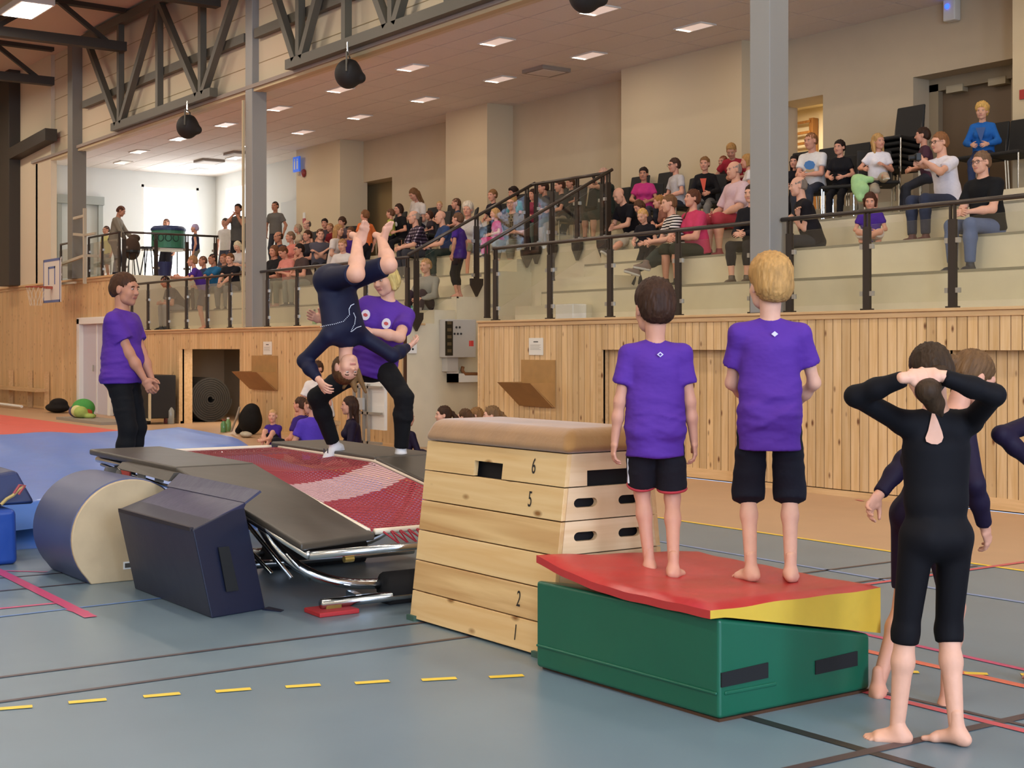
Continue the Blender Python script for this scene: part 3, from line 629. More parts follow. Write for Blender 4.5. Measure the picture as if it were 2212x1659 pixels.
MB().hexa([(-8.92, 3.24, .505), (-7.74, 3.23, .505), (-7.74, 3.255, .505), (-8.92, 3.262, .505), (-8.92, 3.238, .528), (-7.74, 3.228, .528), (-7.74, 3.25, .528), (-8.92, 3.26, .528)]).build('lid_edge', mat('dark_edge', '#241a1c', rough=.6), nb, origin=no)
MB().hexa([(-7.735, 3.45, .14), (-7.745, 3.53, .14), (-7.748, 3.47, .40), (-7.738, 3.40, .40), (-7.728, 3.45, .14), (-7.738, 3.53, .14), (-7.741, 3.47, .40), (-7.731, 3.40, .40)]).build('black_strap', mat('black_strap', '#0e0d0d'), nb, origin=no)
MB().hexa([(-7.78, 3.70, 0), (-7.66, 3.76, 0), (-7.70, 3.80, 0), (-7.82, 3.76, 0), (-7.78, 3.70, .01), (-7.66, 3.76, .004), (-7.70, 3.80, .004), (-7.82, 3.76, .01)]).build('corner_flap', M_navy, nb, origin=no)
db = empty('roll_block', (-9.68, 3.47, 0), 'rounded foam block with beige face and blue back, beside the navy box', 'foam block'); do = Vector((-9.68, 3.47, 0))
prof = [(3.45 + .40*math.cos(a), .30 + .385*math.sin(a)) for a in [math.radians(-48 + 276*i/40) for i in range(41)]]
prof = [(y, max(z, 0)) for y, z in prof]; prof[0] = (prof[0][0], 0); prof[-1] = (prof[-1][0], 0)
MB().prism([(-10.09, y, z) for y, z in prof], (.80, 0, 0)).build('blue_back', vinyl('slate_blue_vinyl', '#4c5270', .42, .1, 4), db, origin=do, bevel=.012)
face_m = mat('beige_canvas', '#c3a982', rough=.8, noise=.12, nscale=5, bump=.15, bscale=8)
MB().prism([(-9.30, 3.47+(y-3.47)*.985, .0+z*.985) for y, z in prof], (.03, 0, 0)).build('beige_face', face_m, db, origin=do, bevel=.008)
MB().box(-9.271, -9.267, 3.40, 3.52, .08, .13).build('maker_label', M_white, db, origin=do); MB().box(-9.2665, -9.265, 3.41, 3.45, .09, .12).box(-9.2665, -9.265, 3.46, 3.51, .095, .115).build('label_print', mat('print_dark', '#4a443c', rough=.8), db, origin=do)
MB().hexa([(-9.271, 3.41, .44), (-9.268, 3.41, .44), (-9.268, 3.47, .455), (-9.271, 3.47, .455), (-9.271, 3.42, .46), (-9.268, 3.42, .46), (-9.268, 3.52, .48), (-9.271, 3.52, .48)]).build('stain', mat('stain', '#8a6a3c', rough=.9), db, origin=do)
fm = empty('folded_mat', (-10.9, 2.7, 0), 'blue folded mat at the left edge with a loose strap', 'gym mat'); fo = Vector((-10.9, 2.7, 0))
M_blue = vinyl('blue_vinyl', '#274a98', .32, .4, 5); M_blued = vinyl('dark_blue_vinyl', '#182a58', .38, .25, 5)
MB().hexa([(-11.12, 1.6, 0), (-10.45, 1.6, 0), (-10.45, 3.06, 0), (-11.12, 3.06, 0), (-11.12, 1.6, .40), (-10.42, 1.6, .40), (-10.42, 3.04, .40), (-11.12, 3.04, .40)]).build('lower_fold', M_blue, fm, origin=fo, bevel=.04, bseg=3)
MB().hexa([(-11.12, 1.8, .42), (-10.5, 1.8, .42), (-10.5, 3.2, .42), (-11.12, 3.2, .42), (-11.12, 1.8, .50), (-10.55, 1.9, .50), (-10.6, 3.1, .66), (-11.12, 3.0, .70)]).build('upper_fold', M_blued, fm, origin=fo, bevel=.03, bseg=3)
MB().hexa([(-11.12, 1.9, .52), (-10.52, 2.0, .5), (-10.56, 2.88, .70), (-11.1, 2.88, .74), (-11.12, 1.9, .56), (-10.5, 2.0, .54), (-10.53, 2.88, .74), (-11.1, 2.88, .78)]).build('top_flap', M_blue, fm, origin=fo, bevel=.015)
MB().tube([on_x(u, v, -10.40) for u, v in ((2, 1090), (14, 1078), (28, 1070), (40, 1058), (54, 1050))], .012, 6).build('strap', mat('strap_gold', '#b59a5c', rough=.6), fm, origin=fo)
MB().tube([on_x(u, v, -10.395) for u, v in ((30, 1066), (42, 1048), (54, 1048), (40, 1068))], .010, 6).build('strap_red', mat('strap_red', '#a5484a', rough=.6), fm, origin=fo)
# --- big soft landing mat, red tumbling track
def landing():
    mb = MB(); n, m = 44, 40; T = {}
    for i in range(n+1):
        for j in range(m+1):
            a, b = i/n, j/m; x = -11.2 - 6.9*a; y = 0.2 + 7.5*b
            w = 1.0
            cx, cy = max(0, x-(-16.6))/2.0, max(0, y-6.6)/1.1
            w *= min(1, max(0, 1.25 - math.hypot(cx, cy))*1.8) if cy > 0 else 1
            ed = min(a*6.9, (1-a)*6.9, b*7.5, (1-b)*7.5); w *= 1 - max(0, 1-ed/.18)**2*.55
            z = (.33 + .17*a)*w + .012*math.sin(3*y+.8*x) + .010*math.sin(7*y) + (.014*math.sin(16*y+2*x) if a < .6 else 0)
            T[i, j] = len(mb.v); mb.v.append((x, y, max(z, .015)))
    for i in range(n):
        for j in range(m): mb.f.append([T[i,j], T[i,j+1], T[i+1,j+1], T[i+1,j]]); mb.m.append(0)
    k = len(mb.v); ring = [T[i, 0] for i in range(n+1)] + [T[n, j] for j in range(1, m+1)] + [T[i, m] for i in range(n-1, -1, -1)] + [T[0, j] for j in range(m-1, 0, -1)]
    bot = []
    for r in ring: bot.append(len(mb.v)); p = mb.v[r]; mb.v.append((p[0], p[1], 0))
    for i in range(len(ring)): j = (i+1) % len(ring); mb.f.append([ring[i], ring[j], bot[j], bot[i]][::-1] if False else [ring[i], bot[i], bot[j], ring[j]]); mb.m.append(0)
    mb.f.append(bot); mb.m.append(0)
    return mb
lm = landing().build('landing_mat', vinyl('light_blue_vinyl', '#4a78cc', .30, .35, 3), origin=(-14.5, 4, 0), smooth=True)
tag(lm, 'big soft blue landing mat behind the trampoline', 'gym mat')
tt = empty('tumbling_mat', (-28, 5, 0), 'long orange-red tumbling mat behind the blue landing mat', 'gym mat')
for k in range(5): MB().box(-41, -18.2, 4+k+.01, 5+k-.01, 0, .10).build('mat_strip', vinyl('orange_red_vinyl', '#d9584a', .5, .3, 4), tt, origin=(-28, 5, 0), bevel=.02)

# ================================================================== WALL FURNITURE
# rolled black mat in the store opening
mbr = MB(); turns, N = 9, 9*28; pts = []
for i in range(N+1): a = 2*math.pi*i/28; r = .06 + (.47-.06)*i/N; pts.append((12.25 + r*math.cos(a), .48 + r*math.sin(a)))
th = .019
for i in range(N):
    (y0, z0), (y1, z1) = pts[i], pts[i+1]; d0 = Vector((y0-12.25, z0-.48)).normalized()*th; d1 = Vector((y1-12.25, z1-.48)).normalized()*th
    mbr.hexa([(-30.2, y0-d0.x, z0-d0.y), (-28.25, y0-d0.x, z0-d0.y), (-28.25, y1-d1.x, z1-d1.y), (-30.2, y1-d1.x, z1-d1.y), (-30.2, y0+d0.x, z0+d0.y), (-28.25, y0+d0.x, z0+d0.y), (-28.25, y1+d1.x, z1+d1.y), (-30.2, y1+d1.x, z1+d1.y)])
tag(mbr.build('rolled_mat', mat('black_rubber', '#2c2822', rough=.7), origin=(-29.2, 12.25, 0)), 'rolled-up black mat lying in the low store opening', 'rolled mat')
# slanted wooden wall boxes
def wall_box(us, Y, label):
    (uA, vA), (uB, vB), (uC, vC), (uD, vD) = us     # back board: left-top, right-bottom; box: front left top, bottom right
    p = on_y(uB, vB, Y); q = on_y(uA, vA, Y); w = p.x - q.x
    e = empty('wall_box', (q.x, Y, q.z), label, 'wall box')
    M1 = mat('plywood', '#b0834a', rough=.6, noise=.12, nscale=6)
    r = on_y(uC, vC, Y-.42); zt = r.z - q.z; s = on_y(uD, vD, Y); zb = s.z - q.z; x0 = r.x - q.x
    MB().box(0, w, -.02, 0, zb, 0).build('back_board', M1, e)
    M2 = mat('plywood_shade', '#a47a46', rough=.6, noise=.10, nscale=6)
    MB().hexa([(0, -.05, zb), (w, -.05, zb), (w, -.03, zb), (0, -.03, zb), (0, -.42, zt), (w, -.42, zt), (w, -.40, zt), (0, -.40, zt)]).build('front_board', M2, e)
    for x in (0, w-.02): MB().prism([(x, -.02, zb), (x, -.40, zt), (x, -.02, zt)], (.02, 0, 0)).build('side_board', M1, e)
wall_box(((1128, 777), (1200, 875), (1092, 826), (1200, 880)), 11.5, 'plywood wall box on the planks left of the big hatch')
wall_box(((545, 768), (600, 838), (528, 803), (600, 843)), 11.5, 'plywood wall box on the far planks beside the store opening')
def poster(u0, v0, u1, v1, label):
    a = on_y(u0, v0, 11.497); b = on_y(u1, v1, 11.497); e = empty('notice', (a.x, 11.497, b.z), label, 'notice')
    w, h = b.x-a.x, a.z-b.z; MB().box(0, w, -.004, .004, 0, h).build('sheet', mat('paper', '#e4dccb', rough=.8), e)
    mi = mat('print_grey', '#a89f8f', rough=.8)
    for k in range(5): MB().box(w*.1, w*(.85-.1*(k % 2)), -.006, -.003, h*(.58-.07*k), h*(.60-.07*k)).build('print_line', mi, e)
    MB().box(w*.34, w*.66, -.006, -.003, h*.74, h*.80).build('heading', mat('print_dark', '#4a443c'), e)
poster(1143, 730, 1173, 767, 'white notice sheet on the planks above the near wall box'); poster(569, 738, 587, 766, 'white notice sheet on the planks above the far wall box')
# electric cabinet and trunking on the stairwell side wall
XS = VX0 + .005
ec = empty('electric_cabinet', (XS, on_x(948, 775, XS).y, on_x(948, 775, XS).z), 'grey electric cabinet on the white stairwell wall', 'electric cabinet')
eo = Vector(ec.location); a = on_x(949, 690, XS); b = on_x(1012, 772, XS); M_cab = mat('cabinet_grey', '#b9b4ac', rough=.45)
MB().box(XS, XS+.22, a.y, b.y, b.z, a.z).build('case', M_cab, ec, origin=eo, bevel=.01)
c = on_x(962, 690, XS+.22); d = on_x(978, 768, XS+.22)
MB().box(XS+.215, XS+.226, c.y, d.y, b.z+.03, a.z-.03).build('fuse_window', mat('cabinet_dark', '#241e16', rough=.3), ec, origin=eo)
for k in range(5): MB().box(XS+.224, XS+.232, c.y+.03, d.y-.03, b.z+.08+.11*k, b.z+.13+.11*k).build('fuse_row', mat('fuse', '#5a4a30', rough=.6), ec, origin=eo)
for i, (uu, vv) in enumerate(((986, 707), (993, 707), (982, 721), (989, 721), (996, 721))):
    p = on_x(uu, vv, XS+.225); MB().sphere(p, .018, 8, 5).build('switch', M_black, ec, origin=eo)
MB().box(XS, XS+.16, a.y+.05, a.y+.25, b.z-.22, b.z).build('cable_neck', M_cab, ec, origin=eo)
tr_ = empty('cable_trunking', (XS, a.y, .6), 'white cable trunking below the electric cabinet', 'trunking'); tO = Vector((XS, a.y, .6)); g0 = on_x(965, 826, XS)
MB().box(XS, XS+.10, g0.y, 13.9, g0.z, g0.z+.14).build('channel', M_white, tr_, origin=tO); MB().box(XS, XS+.10, g0.y, g0.y+.16, g0.z, b.z-.2).build('riser', M_white, tr_, origin=tO)
MB().tube([on_x(1000, 792, XS+.08), on_x(998, 800, XS+.08), on_x(1004, 808, XS+.08), on_x(1030, 808, XS+.08)], .03, 8).build('copper_pipe', mat('copper', '#8a5a34', rough=.4), tr_, origin=tO, smooth=True)
sk = on_x(880, 764, XS); so_ = empty('wall_socket', (XS, sk.y, sk.z), 'white wall socket beside the spotting woman', 'socket'); MB().box(0, .03, 0, .16, 0, .16).build('plate', M_white, so_, bevel=.01); MB().tube([(.03, .08, .07), (.034, .08, .07)], .018).build('hole', M_black, so_)
# bench at far left, bag, cloths, case, bottles, backpack
be = empty('wall_bench', (-41, 11.1, 0), 'low wooden bench with white rail along the far left wall', 'bench'); bo = Vector((-41, 11.1, 0))
for x in (-42.2, -39.7, -38.0, -36.6): MB().box(x-.03, x+.03, 11.36, 11.48, 0, .95 if x > -41 else .9).build('upright', M_trim, be, origin=bo)
MB().box(-43.5, -36.5, 11.1, 11.4, .44, .52).build('seat', M_trim, be, origin=bo); MB().tube([(-43.5, 10.8, .10), (-36.6, 10.8, .08)], .035).build('rail', M_white, be, origin=bo)
def blob(name, prims, m, label, cat, res=.015, k=.04, org=None):
    V, Q = sdf_mesh(prims, res, k); o_ = np.array([V[:, 0].mean(), V[:, 1].mean(), V[:, 2].min()])
    o = newobj(name, mesh_np(name, V-o_, Q, [m])); o.location = o_; return tag(o, label, cat)
# ================================================================== PEOPLE: mesher
def surface_nets(F, o, res):
    ins = F < 0
    c = [(i, j, k) for i in (0, 1) for j in (0, 1) for k in (0, 1)]
    nx, ny, nz = F.shape
    def sh(A, i, j, k): return A[i:nx-1+i, j:ny-1+j, k:nz-1+k]
    cnt = sum(sh(ins, *q).astype(np.int8) for q in c)
    act = (cnt > 0) & (cnt < 8)
    ids = np.full(act.shape, -1, np.int64); I = np.argwhere(act); ids[act] = np.arange(len(I))
    vals = np.stack([F[I[:, 0]+i, I[:, 1]+j, I[:, 2]+k] for i, j, k in c], 1)
    P = np.zeros((len(I), 3)); N = np.zeros(len(I)); ca = np.array(c, float)
    for a in range(8):
        for b in range(a+1, 8):
            if np.abs(ca[a]-ca[b]).sum() != 1: continue
            va, vb = vals[:, a], vals[:, b]; m = (va < 0) != (vb < 0)
            t = np.where(m, va/np.where(m, va-vb, 1), 0)
            P += m[:, None]*(ca[a] + t[:, None]*(ca[b]-ca[a])); N += m
    V = (I + P/N[:, None])*res + o
    Q = []
    for ax in range(3):
        e = [0, 0, 0]; e[ax] = 1
        A = ins[:nx-e[0], :ny-e[1], :nz-e[2]]; B = ins[e[0]:, e[1]:, e[2]:]
        E = np.argwhere(A != B); u, w = [k for k in range(3) if k != ax]
        E = E[(E[:, u] > 0) & (E[:, w] > 0)]
        lim = [nx-1, ny-1, nz-1]; E = E[(E[:, u] < lim[u]) & (E[:, w] < lim[w])]
        fl = ins[E[:, 0], E[:, 1], E[:, 2]]
        du = np.zeros(3, int); du[u] = 1; dw = np.zeros(3, int); dw[w] = 1
        g = lambda X: ids[X[:, 0], X[:, 1], X[:, 2]]
        q = np.stack([g(E-du-dw), g(E-dw), g(E), g(E-du)], 1)
        if ax == 1: fl = ~fl
        q[~fl] = q[~fl][:, ::-1]; Q.append(q)
    return V, np.concatenate(Q)
def cone(a, b, ra, rb=None, w=None, e=1.0, capa=False, capb=False, k=None, sub=False):
    return ('c', np.array(a, float), np.array(b, float), ra, ra if rb is None else rb, None if w is None else np.array(w, float), e, capa, capb, k, sub)
def ell(c, r, M=None, k=None, sub=False):
    return ('e', np.array(c, float), np.array(r, float) if not np.isscalar(r) else np.array([r]*3, float), None if M is None else np.array(M, float), k, sub)
def sdf_mesh(prims, res, k=.02, inflate=0, cuts=()):
    lo = np.full(3, 1e9); hi = -lo; bx = []
    for p in prims:
        if p[0] == 'c':
            R = max(p[3], p[4])*p[6] + inflate; l = np.minimum(p[1], p[2]) - R; h = np.maximum(p[1], p[2]) + R
        else:
            R = p[2].max() + inflate; l = p[1]-R; h = p[1]+R
        bx.append((l, h))
        if not p[-1]: lo = np.minimum(lo, l); hi = np.maximum(hi, h)
    lo = lo - 2.5*res; hi = hi + 2.5*res
    n = np.ceil((hi-lo)/res).astype(int) + 1
    F = np.full(n, .5, np.float32)
    G = [lo[i] + res*np.arange(n[i]) for i in range(3)]
    for p, (l, h) in zip(prims, bx):
        kk = p[-2] if p[-2] is not None else k
        i0 = np.maximum(np.floor((l-kk-2*res-lo)/res).astype(int), 0); i1 = np.minimum(np.ceil((h+kk+2*res-lo)/res).astype(int)+1, n)
        if (i1 <= i0).any(): continue
        X = G[0][i0[0]:i1[0], None, None]; Y = G[1][None, i0[1]:i1[1], None]; Z = G[2][None, None, i0[2]:i1[2]]
        if p[0] == 'c':
            _, a, b, ra, rb, w, e, ca, cb, _, sub = p
            qx, qy, qz = X-a[0], Y-a[1], Z-a[2]; d = b-a
            LL = max(math.sqrt(float(d@d)), 1e-6); tl = (qx*d[0]+qy*d[1]+qz*d[2])/LL
            if w is not None and e != 1:
                f = (1-1/e)*(qx*w[0]+qy*w[1]+qz*w[2]); qx = qx-f*w[0]; qy = qy-f*w[1]; qz = qz-f*w[2]
                d = d-(1-1/e)*(d@w)*w
            t = np.clip((qx*d[0]+qy*d[1]+qz*d[2])/max(float(d@d), 1e-9), 0, 1)
            D = np.sqrt((qx-t*d[0])**2+(qy-t*d[1])**2+(qz-t*d[2])**2) - (ra+t*(rb-ra)) - inflate
            if ca: D = np.maximum(D, -tl)
            if cb: D = np.maximum(D, tl-LL)
        else:
            _, c, r, M, _, sub = p
            qx, qy, qz = X-c[0], Y-c[1], Z-c[2]
            if M is not None:
                qx, qy, qz = [M[0][i]*qx+M[1][i]*qy+M[2][i]*qz for i in range(3)]
            r = r + inflate
            k0 = np.sqrt((qx/r[0])**2+(qy/r[1])**2+(qz/r[2])**2)
            D = (k0-1)*min(r)*.5 + (k0-1)*r.mean()*.5
        S = F[i0[0]:i1[0], i0[1]:i1[1], i0[2]:i1[2]]
        if sub:
            D = -D; hh = np.maximum(kk-np.abs(S-D), 0)/max(kk, 1e-6); S[...] = np.maximum(S, D) + hh*hh*kk*.25
        else:
            hh = np.maximum(kk-np.abs(S-D), 0)/max(kk, 1e-6); S[...] = np.minimum(S, D) - hh*hh*kk*.25
    for (pt, nr) in cuts:
        D = (G[0][:, None, None]-pt[0])*nr[0] + (G[1][None, :, None]-pt[1])*nr[1] + (G[2][None, None, :]-pt[2])*nr[2]
        F = np.maximum(F, D)
    return surface_nets(F, lo, res)
def mesh_np(name, V, Q, mats, mi=None, smooth=True):
    me = bpy.data.meshes.new(name); nf = len(Q)
    me.vertices.add(len(V)); me.vertices.foreach_set('co', np.ascontiguousarray(V, np.float32).ravel())
    me.loops.add(nf*4); me.loops.foreach_set('vertex_index', np.ascontiguousarray(Q, np.int32).ravel())
    me.polygons.add(nf); me.polygons.foreach_set('loop_start', np.arange(nf, dtype=np.int32)*4)
    for m in mats: me.materials.append(m)
    if mi is not None: me.polygons.foreach_set('material_index', np.ascontiguousarray(mi, np.int32))
    me.polygons.foreach_set('use_smooth', np.full(nf, smooth))
    me.update(calc_edges=True); me.validate()
    return me
# ------------------------------------------------------------------ prototypes: head, hair, hands, feet (x right, y forward, z up)
def head_prims(t):
    j = {'m': 1.0, 'f': .9, 'c': .86}[t]; b = {'m': 1.0, 'f': .5, 'c': .2}[t]
    P = [ell((0, -.014, .038), (.073, .092, .080)), ell((0, .022, -.022), (.060, .066, .080)),
         cone((-.03*j, .030, -.070), (.03*j, .030, -.070), .036*j, k=.03), cone((0, .055, -.088), (0, .06, -.092), .022*j+.002, k=.025),
         cone((-.036, .068, .026), (.036, .068, .026), .016+.002*b, k=.02),
         ell((-.036, .056, -.026), .028, k=.025), ell((.036, .056, -.026), .028, k=.025),
         ell((-.031, .098, .004), .017, k=.012, sub=True), ell((.031, .098, .004), .017, k=.012, sub=True),
         cone((0, .082, .012), (0, .102, -.026), .008, .013, k=.012), cone((-.011, .088, -.030), (.011, .088, -.030), .009, k=.008),
         cone((-.017, .083, -.058), (.017, .083, -.058), .0085, k=.008),
         ell((-.077, -.006, -.006), (.010, .020, .031), k=.012), ell((.077, -.006, -.006), (.010, .020, .031), k=.012)]
    return P
HEAD = {}
def head_proto(t, lod):
    if (t, lod) not in HEAD:
        V, Q = sdf_mesh(head_prims(t), .006 if lod else .0105, .03)
        c = V[Q].mean(1); mi = ((np.abs(c[:, 0]) < .023) & (c[:, 1] > .078) & (np.abs(c[:, 2]+.058) < .0085)).astype(int)
        HEAD[t, lod] = (V, Q, mi)
    return HEAD[t, lod]
def hair_prims(st):
    ears = [ell((sx*.085, .012, -.022), (.035, .034, .040), k=.008, sub=True) for sx in (-1, 1)]
    sk = [ell((0, -.018, .042), (.083, .101, .090))]
    face = ell((0, .125, -.035), (.105, .100, .105), k=.015, sub=True)
    low = ell((0, .03, -.12), (.14, .10, .10), k=.01, sub=True)
    if st == 'short': return [ell((0, -.018, .042), (.080, .099, .087))] + [ell((0, -.05, .0), (.076, .075, .075)), face, low, ell((0, .0, -.13), (.2, .2, .075), k=.01, sub=True)] + ears
    if st == 'crop': return [ell((0, -.016, .040), (.077, .095, .084)), ell((0, -.05, .0), (.071, .068, .07)), face, low, ell((0, 0, -.13), (.2, .2, .085), k=.01, sub=True)] + ears
    if st == 'thick': return [ell((0, -.016, .050), (.090, .106, .095)), ell((0, -.05, .0), (.082, .078, .08)), ell((0, .06, .085), (.06, .035, .03)), face, low, ell((0, 0, -.13), (.2, .2, .065), k=.01, sub=True)] + ears
    if st == 'bald': return [ell((0, -.016, .038), (.0775, .0965, .083)), ell((0, -.05, .0), (.071, .066, .065)), ell((0, .05, .12), (.12, .13, .085), k=.012, sub=True), face, low, ell((0, 0, -.13), (.2, .2, .088), k=.01, sub=True)] + ears
    if st == 'bob': return sk + [ell((0, -.045, -.01), (.088, .085, .095)), cone((-.078, -.01, .02), (-.074, .0, -.075), .026, .02), cone((.078, -.01, .02), (.074, .0, -.075), .026, .02), face, ell((0, .09, -.1), (.06, .08, .06), k=.01, sub=True)]
    if st == 'long': return sk + [cone((0, -.07, .0), (0, -.095, -.22), .06, .035, (1, 0, 0), 1.5), cone((-.072, -.02, .0), (-.075, -.02, -.18), .03, .02), cone((.072, -.02, .0), (.075, -.02, -.18), .03, .02), face]
    if st in ('pony', 'tail'):
        P = sk + [ell((0, -.05, .0), (.074, .072, .07)), face, low, ell((0, 0, -.13), (.2, .2, .075), k=.01, sub=True), ell((0, -.125, .03), .026, k=.015)]
        if st == 'pony': P += [cone((0, -.13, .03), (0, -.175, -.03), .022, .03), cone((0, -.175, -.03), (0, -.165, -.15), .03, .012)]
        return P
    if st == 'bun': return sk + [ell((0, -.05, .0), (.074, .072, .07)), face, low, ell((0, 0, -.13), (.2, .2, .075), k=.01, sub=True), ell((0, -.12, .075), .038, k=.015)]
    if st == 'braid':
        P = sk + [ell((0, -.05, .0), (.078, .075, .075)), face, low]
        for i in range(9): P.append(ell((.062-.002*i, -.03+.012*i, -.07-.024*i), (.02-.0008*i, .018, .018), k=.008))
        return P
    if st == 'puff': return [ell((0, -.02, .058), (.098, .108, .100)), ell((0, -.055, .0), (.088, .085, .085)), face, low, ell((0, 0, -.14), (.2, .2, .075), k=.01, sub=True)]
HAIR = {}
def hair_proto(st, lod):
    if (st, lod) not in HAIR:
        V, Q = sdf_mesh(hair_prims(st), .0065 if lod else .0105, .02)
        r = np.random.RandomState(3); nn = V/np.linalg.norm(V, axis=1)[:, None]; D = np.zeros(len(V))
        fq, am = (420, .0006) if lod else (120, .0012)
        for _ in range(16):
            kx, ky, kz = r.randn()*fq, r.randn()*fq, r.randn()*fq*.15; D += am*np.sin(V[:, 0]*kx+V[:, 1]*ky+V[:, 2]*kz+r.rand()*6.3)
        V = V + nn*D[:, None]
        HAIR[st, lod] = mesh_np('hair', V, Q, [MATS.get('hair_default') or mat('hair_default', '#5a3a20', rough=.6)])
    return HAIR[st, lod]
HAND = {}
def hand_proto(kind, lod):
    """right hand: wrist at origin, fingers +y, back of hand +z, thumb at -x"""
    if (kind, lod) in HAND: return HAND[kind, lod]
    curl = {'relax': (22, 32, 24), 'grip': (62, 80, 45), 'flat': (6, 8, 6)}[kind]
    P = [cone((0, -.03, 0), (0, .02, 0), .021, .022, (1, 0, 0), 1.2), cone((0, .02, 0), (0, .078, 0), .0165, .0135, (1, 0, 0), 2.3), ell((-.022, .03, -.006), (.018, .026, .016))]
    for i, (x, L) in enumerate(((-.030, .070), (-.0105, .079), (.0095, .074), (.0285, .058))):
        p = np.array([x, .080 - .004*abs(i-1.2), 0.0]); ang = 0; sp = (x+.001)*2.2
        for q, fr in enumerate((.45, .31, .24)):
            ang += math.radians(curl[q]); d = np.array([math.sin(sp)*math.cos(ang)*.7, math.cos(ang), -math.sin(ang)])
            e = p + d*L*fr*1.02; P.append(cone(p, e, .0092-.0010*q, .0086-.0012*q, k=.004)); p = e
    tb = np.array([-.030, .022, -.006]); t1 = tb + np.array([-.026, .026, -.010]); t2 = t1 + (np.array([-.012, .026, -.010]) if kind != 'grip' else np.array([.014, .026, -.022]))
    P += [cone(tb, t1, .0135, .0105, k=.008), cone(t1, t2, .0100, .0080, k=.004)]
    HAND[kind, lod] = sdf_mesh(P, .0045 if lod else .0072, .008)
    return HAND[kind, lod]
FOOT = {}
def foot_proto(lod):
    """bare foot: ankle joint at origin, toes +y, sole at z=-.075; right foot (big toe at -x)"""
    if lod in FOOT: return FOOT[lod]
    P = [cone((0, 0, .06), (0, -.005, -.02), .027, .036), ell((0, -.032, -.045), (.030, .036, .032)), cone((0, -.01, -.03), (-.004, .075, -.048), .036, .026, (1, 0, 0), 1.05),
         cone((-.022, .095, -.056), (.028, .08, -.058), .020, .017), cone((.022, -.02, -.055), (.030, .08, -.058), .018, .016)]
    for i, (x, y, r) in enumerate(((-.028, .138, .0125), (-.008, .142, .0092), (.009, .135, .0088), (.024, .124, .0084), (.037, .110, .0080))):
        P.append(cone((x*.85, .095, -.056), (x, y, -.064), r*1.15, r, k=.006))
    FOOT[lod] = sdf_mesh(P, .0055 if lod else .010, .02, cuts=[((0, 0, -.0755), (0, 0, -1))])
    return FOOT[lod]
SHOE = {}
def shoe_proto(lod):
    if lod in SHOE: return SHOE[lod]
    P = [cone((0, 0, .03), (0, -.005, -.02), .042, .042), ell((0, -.038, -.04), (.037, .042, .038)), cone((0, -.01, -.03), (-.002, .085, -.046), .042, .032, (1, 0, 0), 1.05), cone((-.004, .09, -.052), (-.004, .135, -.058), .033, .022, (1, 0, 0), 1.25), cone((0, -.04, -.068), (-.003, .13, -.070), .034, .030, (1, 0, 0), 1.15, k=.01)]
    V, Q = sdf_mesh(P, .008 if lod else .012, .02, cuts=[((0, 0, -.086), (0, 0, -1)), ((0, 0, .05), (0, 0, 1))])
    mi = (V[Q].mean(1)[:, 2] < -.062).astype(int)
    SHOE[lod] = mesh_np('shoe', V, Q, [mat('shoe_default', '#222'), mat('sole_white', '#cfcac0', rough=.7)] if False else [mat('shoe_default', '#222222'), mat('sole_white', '#cfcac0', rough=.7)], mi)
    return SHOE[lod]
_mb = MB().mi(0).sphere((0, 0, 0), .0125, 12, 8).mi(1).sphere((0, .0058, 0), .0086, 10, 6)
EYE = _mb.build('eye', [mat('eye_white', '#c4b8ac', rough=.35), mat('eye_iris', '#3a2a20', rough=.2)], smooth=True); EYE_ME = EYE.data; bpy.data.objects.remove(EYE)
_b = MB().tube([(-.018, 0, -.004), (-.008, .006, .002), (.008, .006, .002), (.018, -.002, -.003)], [.0026, .0042, .0042, .0022], 6).build('eyebrow', mat('brow', '#4a3420', rough=.8), smooth=True); BROW_ME = _b.data; bpy.data.objects.remove(_b)
_g = MB()
for sx in (-1, 1):
    _g.tube([(sx*.033+.024*math.cos(a)*1.1, .0, .019*math.sin(a)) for a in [2*math.pi*i/14 for i in range(14)]], .0022, 6, closed=True)
    _g.tube([(sx*.059, 0, .006), (sx*.078, -.03, .008), (sx*.08, -.1, .004)], .002, 6)
_g.tube([(-.008, .004, .004), (.008, .004, .004)], .002, 6)
_g = _g.build('glasses', mat('glasses_frame', '#2a2422', rough=.3)); GLASS_ME = _g.data; bpy.data.objects.remove(_g)
